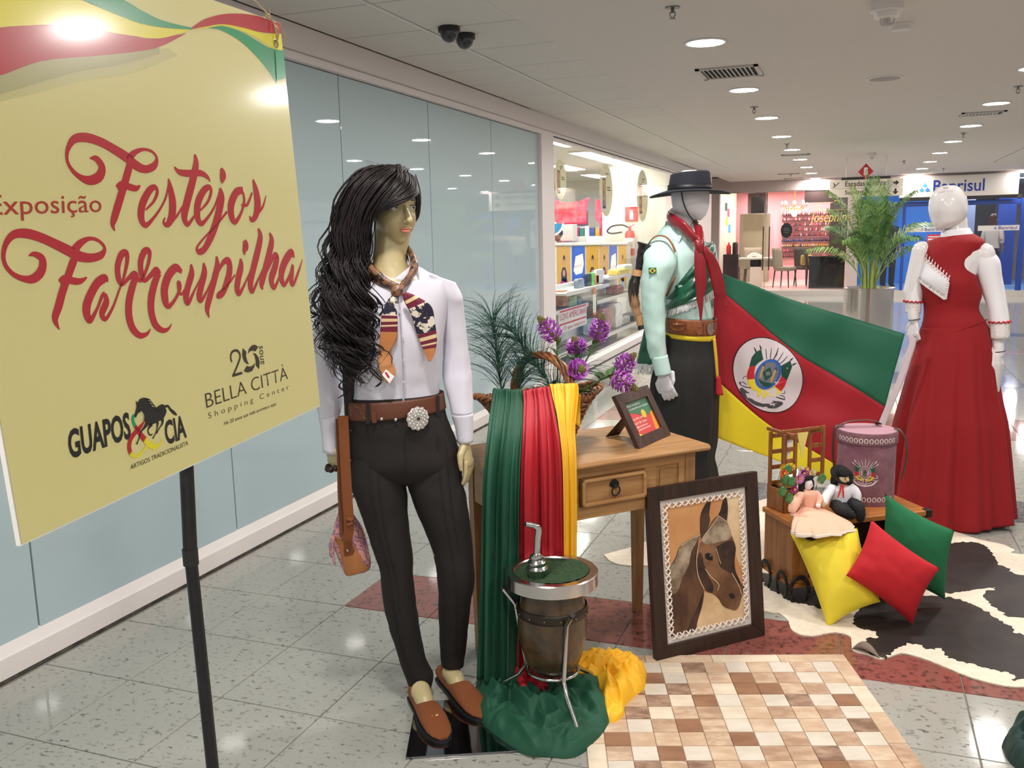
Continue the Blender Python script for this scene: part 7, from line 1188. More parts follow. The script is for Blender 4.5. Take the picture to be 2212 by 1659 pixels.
for pts in ([(-0.1091,0.06,1.598),(-0.1159,-0.03,1.552),(-0.0421,-0.1,1.494),(-0.0203,-0.09,1.549),(-0.08,-0.02,1.592)],[(-0.1092,0.06,1.602),(-0.0755,0.12,1.607),(-0.1216,0.1,1.57),(-0.1218,0.02,1.552)]):
    p=[Vector(q) for q in pts]; n_=len(p); b.add(p+[q+Vector((-.004,-.004,0)) for q in p],[tuple(range(n_)),tuple(range(2*n_-1,n_-1,-1))]+[(i,(i+1)%n_,n_+(i+1)%n_,n_+i) for i in range(n_)])
obj('collar',b,GSH,gm,auto=False,bevel=.001)
# arm patch: national flag
b=MB(); g=lambda px_: None
q=[(-0.1871,-0.2,1.38),(-0.1505,-0.2,1.381),(-0.1493,-0.2,1.353),(-0.1859,-0.2,1.352)]
pd=min(slf(p[0],p[2]) for p in q)-.002
b.add([(p[0],pd,p[2]) for p in q]+[(p[0],pd+.012,p[2]) for p in q],[(0,1,2,3),(4,7,6,5),(0,4,5,1),(1,5,6,2),(2,6,7,3),(3,7,4,0)]); pat=obj('flag_patch',b,mat('patch_green',(30,110,60),.6),gm,smooth=False)
cxp=sum(p[0] for p in q)/4; czp=sum(p[2] for p in q)/4; b=MB(); b.poly([(cxp-.017,pd-.0008,czp),(cxp,pd-.0008,czp-.0125),(cxp+.017,pd-.0008,czp),(cxp,pd-.0008,czp+.0125)]); obj('yellow_lozenge',b,mat('patch_yellow',(226,200,50),.6),pat,smooth=False); b=MB(); b.poly([(cxp+.0065*math.cos(a),pd-.0014,czp+.0065*math.sin(a)) for a in [2*PI*i/16 for i in range(16)]]); obj('blue_disc',b,mat('patch_blue',(40,44,90),.6),pat,smooth=False)
# poncho sash
PON=[(((-0.0652,1.394),(0.1157,1.496)),.04,1.0),(((-0.0967,1.292),(0.1323,1.437)),.04,1.15),(((-0.1126,1.238),(0.1289,1.359)),.04,1.22),(((-0.1216,1.192),(0.1275,1.299)),.04,1.24),(((-0.1237,1.154),(0.1258,1.252)),.04,1.24)]
pn_=sil(PON,SAT,'green_poncho',gm,60,8,lambda v,a:.025*math.sin(26*v+2.2*math.sin(a*1.3))+.02*math.sin(5*a+14*v),cap=False,solid=.004,wr=.004,ws=18)
psf=surf(PON[-2:],.004); b=MB(); RF=random.Random(3)
for i in range(150):
    t=i/149; L,R_=((-0.1238,1.159),(0.1258,1.257)); u=L[0]+(R_[0]-L[0])*t; z=L[1]+(R_[1]-L[1])*t; y=psf(u,z); dx=RF.gauss(.0,.006); b.tube([(u,y+.002,z),(u+dx*.5,y-.002,z-.018),(u+dx,y+RF.gauss(0,.003),z-.036-.008*RF.random())],.0016,4,cap=False)
obj('white_fringe',b,FRG,pn_,auto=False,kind='stuff')
sil([(((-0.2123,1.086),(-0.1795,1.086)),.0,.8),(((-0.231,1.014),(-0.1698,1.014)),.0,.8),(((-0.2451,0.9421),(-0.1649,0.9424)),.0,.7),(((-0.2569,0.8794),(-0.1599,0.8799)),.0,.65)],SAT,'green_poncho_end',gm,36,5,lambda v,a:.12*v*math.sin(5*a+1),wr=.003); b=MB()
for i in range(90):
    a=2*PI*i/90; L,R_=((-0.2593,0.8842),(-0.1599,0.8823)); u=(L[0]+R_[0])/2+(R_[0]-L[0])/2*math.cos(a)*(1+.12*math.sin(5*a+1)); y=.0+.65*(R_[0]-L[0])/2*math.sin(a); b.tube([(u,y,L[1]),(u+RF.gauss(0,.004),y,L[1]-.025),(u+RF.gauss(0,.006),y+RF.gauss(0,.004),L[1]-.05-.008*RF.random())],.0022,4,cap=False)
obj('white_fringe',b,FRG,gm,auto=False,kind='stuff')
# belt, pouch, sash
gb2=sil([(((-0.1212,1.123),(0.1461,1.108)),.04,1.1),(((-0.1187,1.085),(0.1467,1.071)),.04,1.12),(((-0.1138,1.045),(0.1404,1.028)),.04,1.1)],BELT2,'wide_belt',gm,56,3,cap=False,solid=.005); gbs=surf([(((-0.1212,1.123),(0.1461,1.108)),.04,1.1),(((-0.1138,1.045),(0.1404,1.028)),.04,1.1)],.006)
def onb(pts,off,m,nm,par,bev=.002,th=.008): 
    b=MB(); b.prism(pts,lambda u,v,d:(u,gbs(u,v)-off+d,v),0,-th); return obj(nm,b,m,par,smooth=False,bevel=bev)
po=onb([(-0.0871,1.105),(-0.0076,1.108),(-0.0115,1.081),(-0.0231,1.066),(-0.0602,1.062),(-0.0815,1.068),(-0.0896,1.084)],.001,BELT2,'pouch',gb2,th=.012); onb([(-0.0952,1.117),(-0.0049,1.109),(-0.0032,1.097),(-0.0392,1.092),(-0.0471,1.088),(-0.0577,1.089),(-0.0934,1.097)],.013,BELT2,'pouch_flap',po,th=.006)
b=MB(); p=(-0.0514,1.099); b.box((p[0],gbs(p[0],p[1])-.021,p[1]),(.008,.003,.008),Matrix.Rotation(PI/4,3,'Y')); obj('pouch_stud',b,SIL,po,smooth=False)
onb([(0.0362,1.062),(0.0533,1.085),(0.077,1.082),(0.0775,1.043),(0.0512,1.043)],.001,BELT2,'belt_tongue',gb2,th=.006); onb([(0.0769,1.094),(0.0937,1.094),(0.0944,1.039),(0.0776,1.039)],.002,BELT2,'belt_keeper',gb2,th=.007)
for nm_,pts in (('buckle',[(0.0969,1.086),(0.1073,1.096),(0.1292,1.098),(0.1347,1.078),(0.1325,1.051),(0.1196,1.034),(0.1012,1.043),(0.0956,1.065)]),('buckle',[(0.1302,1.105),(0.1421,1.113),(0.1495,1.102),(0.149,1.067),(0.143,1.046),(0.1326,1.043),(0.1285,1.073)])): onb(pts,.004,SIL,nm_,gb2,th=.012)
sil([(((-0.1115,1.047),(0.1404,1.031)),.04,1.09),(((-0.1114,1.021),(0.1386,1)),.04,1.1)],FY2,'yellow_sash',gm,56,2,lambda v,a:.004*math.sin(14*a),cap=False,solid=.004)
sil([(((0.1235,1.019),(0.1395,1.016)),-.04,.4),(((0.134,0.9249),(0.1499,0.925)),-.04,.4),(((0.145,0.8101),(0.1587,0.8102)),-.03,.5)],mat('sash_gold',(214,170,52),.6),'sash_tail',gm,14,4); sil([(((0.1426,0.8195),(0.1655,0.8197)),-.03,.8),(((0.1432,0.7768),(0.173,0.7771)),-.03,.8),(((0.1416,0.7267),(0.1829,0.7272)),-.03,.8)],mat('tassel_red',(170,24,36),.85),'red_tassel',gm,24,4,lambda v,a:.1*math.sin(12*a)*v)
# neckerchief
b=MB(); b.tube(crs([(-0.0828,0.12,1.649),(-0.095,0.04,1.625),(-0.0796,-0.05,1.609),(-0.0293,-0.11,1.572),(0.0109,-0.13,1.531),(0.0444,-0.135,1.49)],6),[.02]*4+[.024]*6+[.03]*6+[.032]*5+[.03]*4+[.026]*3+[.02]*3,14,flat=(1,.5)); b.tube(crs([(0.0287,0.02,1.603),(0.0465,-0.06,1.566),(0.0552,-0.11,1.53),(0.0554,-0.135,1.49)],6),[.016]*5+[.02]*5+[.022]*9,14,flat=(.6,1)); wrinkle(b,.004,22,3); gn=obj('red_neckerchief',b,RSC,gm,auto=False)
b=MB(); b.loft(sil_rings([(((0.0287,1.508),(0.0704,1.512)),-.14,.8),(((0.0268,1.482),(0.0773,1.481)),-.145,.8),(((0.036,1.448),(0.0733,1.448)),-.145,.8)],20,4)); wrinkle(b,.004,40); obj('knot',b,RSC,gn,auto=False)
tf=lambda v,a:.22*math.sin(3*a+3*v)*v+.12*math.sin(5*a)
for rows in ([(((0.03,1.459),(0.0673,1.443)),-.15,.5),(((0.0306,1.406),(0.0783,1.405)),-.155,.25),(((0.0329,1.336),(0.0844,1.335)),-.155,.16),(((0.0373,1.282),(0.0837,1.276)),-.15,.16),(((0.0417,1.227),(0.0737,1.232)),-.145,.2),(((0.052,1.172),(0.0723,1.172)),-.14,.25),(((0.0591,1.116),(0.0677,1.116)),-.135,.4)],[(((0.059,1.475),(0.0854,1.48)),-.145,.5),(((0.0754,1.432),(0.1149,1.442)),-.145,.3),(((0.0951,1.366),(0.1453,1.382)),-.13,.2),(((0.1106,1.301),(0.1651,1.316)),-.12,.2),(((0.1266,1.245),(0.177,1.261)),-.11,.2),(((0.1621,1.212),(0.1871,1.222)),-.1,.3),(((0.1788,1.176),(0.191,1.181)),-.1,.4)]): sil(rows,RSC,'scarf_tail',gn,30,6,tf)
# hat
hc_=Vector((0.0046,0.02,1.742)); b=MB(); rg_=[]
for k,(r,dz) in enumerate(((.098,.004),(.13,.0),(.17,-.004),(.196,-.004),(.2,.0),(.196,.004),(.17,.004),(.13,.008),(.106,.012))): rg_.append([hc_+Vector((r*math.cos(a),r*math.sin(a)*1.02,dz-.022*((r-.1)/.1)**2*max(0,-math.cos(a))**2-.012*((r-.1)/.1)**2*max(0,math.cos(a))**3)) for a in [2*PI*i/64 for i in range(64)]])
b.loft(rg_,cap=False); hatb=obj('hat_brim',b,HATM,gm)
b=MB(); b.loft([[hc_+Vector((r*math.cos(a),r*math.sin(a),z+.006*math.cos(a)*(z>.05))) for a in [2*PI*i/56 for i in range(56)]] for r,z in ((.107,.0),(.105,.03),(.098,.08),(.095,.092),(.088,.097),(.06,.094),(.02,.093))]); obj('hat_crown',b,HATM,gm); b=MB(); b.loft([[hc_+Vector((r*math.cos(a),r*math.sin(a),z)) for a in [2*PI*i/56 for i in range(56)]] for r,z in ((.1095,.006),(.108,.036))],cap=False); obj('hat_band',b,mat('hat_band',(20,22,30),.5),gm,solid=.002)
b=MB(); b.tube(crs([(-0.0354,-0.085,1.739),(-0.0238,-0.085,1.683),(-0.0011,-0.08,1.634),(0.0283,-0.06,1.598),(0.0465,-0.03,1.593)],5),.0035,7); obj('chin_strap',b,mat('cord_dark',(40,36,36),.6),gm)
# horn slung behind his arm
hn=thing('drinking_horn','black and tan ox horn with leather bands slung behind gaucho arm','horn',glo,gro); HD_=-.12
hz_=mat('horn_gradient',(34,26,22),.25,coat=.4); nt=hz_.node_tree; bs=nt.nodes['Principled BSDF']; tc=nt.nodes.new('ShaderNodeTexCoord'); sp=nt.nodes.new('ShaderNodeSeparateXYZ'); nt.links.new(tc.outputs['Object'],sp.inputs[0]); ns=nt.nodes.new('ShaderNodeTexNoise'); ns.inputs['Scale'].default_value=30; mp=nt.nodes.new('ShaderNodeMapping'); mp.inputs['Scale'].default_value=(3,3,.4); nt.links.new(tc.outputs['Object'],mp.inputs[0]); nt.links.new(mp.outputs[0],ns.inputs['Vector'])
ma=nt.nodes.new('ShaderNodeMath'); ma.operation='MULTIPLY_ADD'; ma.inputs[1].default_value=.25; nt.links.new(ns.outputs['Fac'],ma.inputs[0]); nt.links.new(sp.outputs['Z'],ma.inputs[2]); rp=nt.nodes.new('ShaderNodeValToRGB'); mr_=nt.nodes.new('ShaderNodeMapRange'); mr_.inputs[1].default_value=(-0.239,-0.12,1.121)[2]+.125; mr_.inputs[2].default_value=(-0.2392,-0.12,1.351)[2]+.125; nt.links.new(ma.outputs[0],mr_.inputs[0]); nt.links.new(mr_.outputs[0],rp.inputs[0]); nt.links.new(rp.outputs[0],bs.inputs['Base Color'])
rp.color_ramp.elements[0].color=rgb(196,160,128); rp.color_ramp.elements[1].color=rgb(36,28,26); e_=rp.color_ramp.elements.new(.35); e_.color=rgb(168,124,86); e_=rp.color_ramp.elements.new(.6); e_.color=rgb(48,36,32)
b=MB(); b.tube(crs([(-0.2483,-0.12,1.346),(-0.2642,-0.12,1.287),(-0.2642,-0.12,1.225),(-0.2505,-0.12,1.163),(-0.2321,-0.12,1.121)],6),[.024]*4+[.028]*6+[.026]*6+[.021]*5+[.017]*4,18); obj('horn_body',b,hz_,hn)
b=MB(); b.tube(crs([(-0.2369,-0.12,1.373),(-0.2302,-0.12,1.419),(-0.2189,-0.12,1.464),(-0.21,-0.12,1.495)],5),[.019]*4+[.021]*4+[.025]*4+[.028,.032,.036,.038],18,cap=False); obj('horn_mouth',b,mat('horn_black',(26,22,22),.3,coat=.4),hn,solid=.003); b=MB(); b.tube([(-0.2437,-0.12,1.355),(-0.237,-0.12,1.385)],[.019,.016],16); obj('horn_joint',b,mat('horn_grey',(70,62,56),.5),hn)
LB_=mat('horn_leather',(196,146,100),.7)
b=MB(); b.tube([(-0.2483,-0.12,1.337),(-0.2438,-0.12,1.367)],[.0275,.0245],20); obj('leather_band',b,LB_,hn); b=MB(); b.tube([(-0.2344,-0.12,1.137),(-0.2275,-0.12,1.093)],[.0215,.0215],20); obj('leather_band',b,LB_,hn); b=MB(); b.tube([(-0.2275,-0.12,1.093),(-0.2206,-0.12,1.074)],[.019,.024],16); obj('horn_end',b,BLK,hn)
b=MB(); b.tube(crs([(-0.2448,-0.1,1.354),(-0.2131,-0.1,1.452),(-0.176,-0.125,1.515),(-0.1398,-0.14,1.532),(-0.1036,-0.16,1.522),(-0.0765,-0.18,1.489),(-0.0608,-0.185,1.451)],5),.0065,8,flat=(1,.5)); b.tube(crs([(-0.0601,-0.17,1.333),(-0.0754,-0.17,1.301),(-0.1033,-0.1,1.234)],4),.006,8,flat=(1,.5)); obj('shoulder_strap',b,mat('strap_tan',(132,80,42),.6),hn)
# ---------- the lady in red ----------
llo,lro=((0.562,5.192,0),-0.10782)
lm=thing('mannequin','glossy white egg headed mannequin in a long red dress','mannequin',llo,lro)
GLW=mat('mannequin_gloss',(226,222,222),.12,coat=.6); DRS=mat('red_dress',(140,6,16),.85,sheen=.1,bump=.05,bscale=300); DWH=mat('white_jersey',(228,226,230),.75); LACEM=mat('white_lace',(226,220,218),.8,bump=.5,bscale=120)
b=MB(); b.loft(sil_rings([(((-0.1526,1.752),(-0.0972,1.752)),.01,.9),(((-0.1862,1.735),(-0.0622,1.73)),.01,1),(((-0.2101,1.691),(-0.0366,1.685)),.01,1.05),(((-0.2139,1.635),(-0.0276,1.634)),.01,1.05),(((-0.2029,1.588),(-0.034,1.597)),.01,1.0),(((-0.1906,1.559),(-0.0537,1.57)),.0,.92),(((-0.1766,1.54),(-0.0865,1.547)),-.01,.8),(((-0.1588,1.53),(-0.1117,1.536)),-.02,.7)],36,4)); b.loft(sil_rings([(((-0.1438,1.577),(-0.0293,1.588)),.03,.8),(((-0.1367,1.52),(-0.0223,1.536)),.03,.85),(((-0.1429,1.473),(-0.0029,1.49)),.03,.85),(((-0.2148,1.427),(0.06,1.412)),.02,.75),(((-0.2212,1.283),(0.0252,1.283)),.0,.8),(((-0.196,1.126),(0.0294,1.129)),0,.75),(((-0.2061,0.9663),(0.0845,0.9754)),0,.8),(((-0.2024,0.7932),(0.0982,0.8075)),0,.8)],28,3))
for u in (-.09,.09): b.tube([(u+.0,.0,.85),(u,0,.5),(u,.02,.1)],[.09,.06,.04],14,round_=True); b.tube([(u,.03,.035),(u-.05,-.12,.03)],[.04,.034],12,round_=True)
b.tube([(-0.2359,-0.02,1.427),(-0.2746,-0.02,1.211),(-0.253,-0.05,1.068)],[.046,.04,.027],14,round_=True); hand(b,(-0.2504,-0.05,1.058),Vector((-0.2519,-0.06,0.9593))-Vector((-0.2504,-0.05,1.058)),(-.6,-.75,.2),1,L=.155,curl=(.5,.75,.5),thumb=.6,wr=.026,fr=.0092)
b.tube([(0.06,0,1.412),(0.1217,0.02,1.141),(0.1496,-0.02,0.8965)],[.046,.04,.027],14,round_=True); hand(b,(0.15,-0.02,0.8893),Vector((0.1549,-0.03,0.7281))-Vector((0.15,-0.02,0.8893)),(.65,-.7,0),1,L=.155,curl=(.4,.5,.4),thumb=.5,wr=.027,fr=.0092)
remesh('body',b,GLW,.0042,2,lm)
for p,rx in (((-0.2508,-0.05,1.068),.029),((0.1487,-0.02,0.9107),.029)): b=MB(); b.tube([Vector(p)+Vector((rx*math.cos(a),rx*math.sin(a),.004*math.cos(a))) for a in [2*PI*i/24 for i in range(25)]],.0018,5); obj('wrist_joint',b,BLK,lm)
b=MB(); p=(-0.1348,-0.085,1.737); b.box(p,(.025,.004,.008)); obj('chipped_paint',b,VM,lm,smooth=False,bevel=.001)
BOD=[(((-0.1526,1.492),(0.0046,1.506)),.025,.85),(((-0.2081,1.47),(0.057,1.465)),.02,.75),(((-0.2324,1.427),(0.0391,1.412)),.01,.8),(((-0.2417,1.343),(0.0184,1.33)),.0,.85),(((-0.2428,1.271),(0.0389,1.264)),-.01,.85),(((-0.221,1.186),(0.0594,1.198)),0,.8),(((-0.2108,1.111),(0.0488,1.122)),0,.78),(((-0.2181,1.03),(0.091,1.047)),0,.8),(((-0.2402,0.9282),(0.1156,0.9477)),0,.8)]
bo_=sil(BOD,DRS,'dress_bodice',lm,56,6,wr=.003,ws=10); bos=surf(BOD,.006)
SKT=[(((-0.2201,1.025),(0.0934,1.042)),0,.82),(((-0.2439,0.9107),(0.1251,0.9289)),0,.85),(((-0.3041,0.6292),(0.1739,0.6663)),0,.85),(((-0.3342,0.4685),(0.2081,0.5129)),0,.85),(((-0.3725,0.1524),(0.2466,0.2182)),0,.82),(((-0.3974,-0.0551),(0.2703,0.0336)),0,.8)]
b=MB(); b.loft(sil_rings(SKT,180,9,lambda v,a:(.075*v**.8)*(math.sin(11*a+.6)*.75+.45*math.sin(17*a+2+.8*v)+.22*math.sin(29*a+1))),cap=False); obj('dress_skirt',b,DRS,lm,solid=.002,auto=False)
P=crs([(-0.2176,1.02),(-0.1502,1.002),(-0.0739,1.012),(0.0001,1.04),(0.0876,1.071)],6); b=MB(); b.tube([(u,bos(u,z)+.002,z) for u,z in P],.0035,6); obj('waist_seam',b,DRS,lm)
sil([(((-0.1455,1.525),(-0.0181,1.536)),.03,.9),(((-0.1504,1.492),(-0.0018,1.508)),.028,.9),(((-0.1535,1.469),(0.0097,1.489)),.026,.88)],DWH,'turtle_neck',lm,36,3,cap=False,solid=.003)
sil([(((-0.2424,1.451),(-0.1816,1.464)),.0,.9),(((-0.269,1.403),(-0.2042,1.388)),-.01,.9),(((-0.2891,1.307),(-0.213,1.297)),-.02,.9),(((-0.3006,1.214),(-0.2133,1.21)),-.02,.9),(((-0.3027,1.161),(-0.2196,1.157)),-.03,.9)],DWH,'sleeve',lm,28,5,lambda v,a:.03*math.sin(14*v+2*a)*v)
sil([(((0.0112,1.461),(0.0841,1.428)),.01,.9),(((0.0074,1.377),(0.1287,1.372)),.01,.9),(((0.0336,1.283),(0.1462,1.283)),.01,.9),(((0.0641,1.189),(0.1661,1.19)),.01,.9),(((0.0891,1.118),(0.1803,1.125)),.0,.9),(((0.1011,1.055),(0.1883,1.059)),-.01,.9)],DWH,'sleeve',lm,28,5,lambda v,a:.035*math.sin(15*v+2*a)*v)
RT=mat('ric_rac_red',(180,30,40),.8)
for A_,B_,d_ in ((((-0.3028,1.163),(-0.2198,1.159)),((-0.2935,1.107),(-0.2239,1.106)),-.032),(((0.1008,1.059),(0.1901,1.064)),((0.1053,0.9808),(0.1947,0.9859)),-.01)):
    (l1,r1),(l2,r2)=A_,B_
    b=MB(); b.loft(sil_rings([((l1,r1),d_,.95),(((l1[0]+l2[0])/2,(l1[1]+l2[1])/2),((r1[0]+r2[0])/2,(r1[1]+r2[1])/2)) and ((((l1[0]+l2[0])/2,(l1[1]+l2[1])/2),((r1[0]+r2[0])/2,(r1[1]+r2[1])/2)),d_,1.0),((l2,r2),d_,1.02)],72,3,lambda v,a:.03*math.sin(9*a)*v)); b.v=[(x,y,z-(.008*abs(math.sin(9*math.atan2(y-d_,x-(l2[0]+r2[0])/2))) if z<l2[1]+.012 else 0)) for x,y,z in b.v]; obj('lace_cuff',b,LACEM,lm,solid=.001,auto=False)
    cx_,cz_=(l1[0]+r1[0])/2,(l1[1]+r1[1])/2; rx=(r1[0]-l1[0])/2+.003; b=MB(); b.tube([(cx_+rx*math.cos(a),d_+rx*.97*math.sin(a),cz_+.0035*math.sin(14*a)+(r1[1]-l1[1])/2*math.cos(a)) for a in [2*PI*i/84 for i in range(85)]],.0065,6,cap=False,flat=(1,.5)); obj('red_trim',b,RT,lm)
# lace panel on the bodice
def onbod(off): return lambda u,v,d=0:(u,bos(u,v)-off-d,v)
b=MB(); b.grid(lambda u,v:(lambda p:onbod(.003)(p[0],p[1]))((lambda A,B_,C_,D_: tuple((A[k]*(1-u)+B_[k]*u)*(1-v)+(D_[k]*(1-u)+C_[k]*u)*v for k in (0,1)))(*[(-0.2457,1.393),(-0.0996,1.267),(-0.1088,1.181),(-0.2451,1.28)])),20,10); lp=obj('lace_panel',b,DWH,lm,auto=False)
b=MB(); S_=[(-0.2457,1.393),(-0.0996,1.267)]; T_=[(-0.2399,1.442),(-0.0854,1.296)]
n_=11
for i in range(n_):
    a0=i/n_; a1=(i+1)/n_; g=lambda t,h:(S_[0][0]+(S_[1][0]-S_[0][0])*t+(T_[0][0]-S_[0][0])*h+((T_[1][0]-T_[0][0])-(S_[1][0]-S_[0][0]))*t*h,S_[0][1]+(S_[1][1]-S_[0][1])*t+(T_[0][1]-S_[0][1])*h+((T_[1][1]-T_[0][1])-(S_[1][1]-S_[0][1]))*t*h)
    O=onbod(.004); m_=(a0+a1)/2
    b.poly([O(*g(a0,0)),O(*g(a1,0)),O(*g(a1,.42)),O(*g(m_+.25/n_,.6)),O(*g(m_+.1/n_,1)),O(*g(m_-.1/n_,.98)),O(*g(m_-.2/n_,.6)),O(*g(a0,.4))])
    for c in ((m_,.3),(m_,.62)): q=g(*c); b.poly([onbod(.005)(q[0]+.004*math.cos(k*PI/3),q[1]+.004*math.sin(k*PI/3)) for k in range(6)],1)
obj('lace_points',b,[LACEM,mat('lace_hole',(206,130,136),.8)],lp,smooth=False)
b=MB(); E_=[(-0.2451,1.28),(-0.1088,1.181),(-0.0996,1.267)]
for A,B_,k in ((E_[0],E_[1],16),(E_[1],E_[2],8)):
    for i in range(k): t=(i+.5)/k; b.ball(onbod(.003)(A[0]+(B_[0]-A[0])*t,A[1]+(B_[1]-A[1])*t),(.0085,.003,.0085),8,5)
for i in range(7): t=(i+.5)/7; A,B_=[(-0.2392,1.291),(-0.1161,1.201)]; c=(A[0]+(B_[0]-A[0])*t,A[1]+(B_[1]-A[1])*t); [b.ball(onbod(.004)(c[0]+.006*math.cos(q),c[1]+.006*math.sin(q)),(.0035,.002,.0035),6,4,1) for q in (0,1.57,3.14,4.71)]
obj('scalloped_lace',b,[LACEM,mat('lace_eyelet',(176,160,160),.8)],lp)
# ---------- state flag held between them ----------
vlo,vro=((-0.637,4.708,0),0.25589)
fg=thing('state_flag','large green red and yellow state flag stretched between two mannequins','flag',vlo,vro)
def fdep(u,z): 
    k=math.sin(PI*min(1,max(0,u/.95))); return .03+.02*math.sin(5*u+3*z)*k+.012*math.sin(14*u-9*z+1)*k+.008*math.sin(24*(z+.35*u))*k*(u>.3)+.05*k
def FV(u,z,off=0): return (u,fdep(u,z)-off,z)
def between(c1,c2,m,nm,nu=60,nv=14):
    A=crs(c1,12);B_=crs(c2,12)
    def at_(c,t): x=t*(len(c)-1); i=min(len(c)-2,int(x)); f=x-i; return [c[i][k]+(c[i+1][k]-c[i][k])*f for k in (0,1)]
    b=MB()
    def f(u,v): a=at_(A,u); c=at_(B_,u); return FV(a[0]+(c[0]-a[0])*v,a[1]+(c[1]-a[1])*v)
    b.grid(f,nu,nv); return obj(nm,b,m,fg,solid=.0015,auto=False)
FLG=mat('flag_green',(16,92,66),.6,sheen=.25); FLR=mat('flag_red',(160,10,30),.65,sheen=.25); FLY=mat('flag_yellow',(224,202,26),.6,sheen=.2)
c0=[(-0.0143,1.348),(0.0761,1.308),(0.1726,1.272),(0.3332,1.206),(0.5568,1.132),(0.7475,1.071),(0.9311,1.012)]; c1=[(-0.0262,1.283),(0.026,1.236),(0.1957,1.09),(0.2939,1.004),(0.4312,0.8967),(0.5743,0.8094),(0.7174,0.7221),(0.8543,0.6316)]; c2=[(-0.0192,0.7927),(0.0206,0.7574),(0.2067,0.5873),(0.3527,0.4782),(0.4848,0.4046),(0.6105,0.3262),(0.7275,0.2374)]; c3=[(-0.0147,0.4791),(0.0253,0.4619),(0.1582,0.4036),(0.2775,0.3543),(0.4889,0.2739),(0.7161,0.1821)]
between(c0,c1,FLG,'green_band'); between(c1,c2,FLR,'red_band',60,20); between(c2,c3,FLY,'yellow_band')
b=MB(); H1=crs([(0.931,1.014),(0.9517,0.971),(0.9282,0.8731),(0.8936,0.7413),(0.8543,0.6316),(0.8179,0.5208),(0.7701,0.3646),(0.7163,0.1786)],5); H2=crs([(0.9622,1.01),(0.9859,0.9707),(0.9626,0.8728),(0.9263,0.7412),(0.8891,0.6315),(0.856,0.5208),(0.8085,0.3647),(0.7553,0.172)],5); n_=len(H1); b.grid(lambda u,v:FV(*[H1[int(round(v*(n_-1)))][k]*(1-u)+H2[int(round(v*(n_-1)))][k]*u for k in (0,1)],.003),4,n_-1); obj('white_hoist_strip',b,mat('hoist_white',(206,190,196),.7),fg,solid=.0015,auto=False)
# emblem (in the flag's own plane, laid on its cloth)
cE=(0.26,0.7995); ax1=Vector((0.4382,0.7776))-Vector(cE); ax2=Vector((0.2402,0.9963))-Vector(cE); 
def ell(k,off,c=cE,A=ax1,B_=ax2,n=72,rings=8,mi=0,b=None):
    b=b or MB(); b.grid(lambda u,v:FV(c[0]+(A.x*math.cos(2*PI*u)+B_.x*math.sin(2*PI*u))*k*(v+.001),c[1]+(A.y*math.cos(2*PI*u)+B_.y*math.sin(2*PI*u))*k*(v+.001),off),n,rings,mi); return b
obj('emblem_outline',ell(1.015,.0032),mat('emblem_black',(26,20,24),.7),fg,auto=False); obj('emblem_disc',ell(.99,.0045),mat('emblem_white',(214,202,206),.7),fg,auto=False)
EB,EG,ER,EY,EBL,EGR,ETN,EDK=[mat('emblem_%d'%i,c,.7) for i,c in enumerate(((30,24,26),(14,70,54),(196,30,38),(226,204,50),(44,92,170),(112,112,118),(176,150,96),(70,64,68)))]
def ep(pts,off,mi,b): P=[tuple(q[:2]) for q in pts]; b.poly([FV(p[0],p[1],off) for p in P],mi)
b=MB()
ep([(0.1965,0.9227),(0.2165,0.933),(0.224,0.9355),(0.2358,0.8833),(0.2129,0.8678),(0.1969,0.8497),(0.1653,0.8459),(0.1698,0.8708),(0.1769,0.8968)],.0058,1,b); ep([(0.1653,0.8459),(0.1969,0.8491),(0.1912,0.8183),(0.1933,0.7815),(0.1565,0.7777),(0.1523,0.7975),(0.1569,0.8211)],.0058,2,b); ep([(0.1565,0.7777),(0.1933,0.782),(0.2053,0.7551),(0.2351,0.726),(0.2112,0.7169),(0.1882,0.7209),(0.1701,0.7368),(0.1595,0.7553)],.0058,3,b)
ep([(0.323,0.8514),(0.3687,0.8797),(0.3748,0.8589),(0.3796,0.851),(0.3704,0.8198),(0.3566,0.7728),(0.3282,0.7991),(0.3263,0.8227)],.0058,1,b); ep([(0.3282,0.7986),(0.3566,0.7722),(0.3474,0.7387),(0.3304,0.7151),(0.2968,0.7429),(0.3164,0.7651)],.0058,2,b); ep([(0.2968,0.7423),(0.3299,0.7151),(0.3082,0.6915),(0.2855,0.6889),(0.2599,0.6969),(0.2416,0.722),(0.2618,0.7259)],.0058,3,b)
ep([(0.2062,0.7156),(0.2314,0.7234),(0.2317,0.7102),(0.2243,0.6997),(0.212,0.6812),(0.209,0.6997)],.0062,3,b); ep([(0.2391,0.7181),(0.2587,0.6943),(0.2513,0.6864),(0.2389,0.6745),(0.2348,0.6838),(0.2383,0.6996)],.0062,3,b)
obj('emblem_flags',b,[EB,EG,ER,EY],fg,smooth=False)
cO=(0.2603,0.8061); oA=Vector((0.3266,0.8201))-Vector(cO); oB=Vector((0.2655,0.8844))-Vector(cO)
obj('emblem_ring',ell(1.0,.0068,cO,oA,oB,48,4),EBL,fg,auto=False); obj('emblem_field',ell(.8,.0078,cO,oA,oB,48,4),EGR,fg,auto=False)
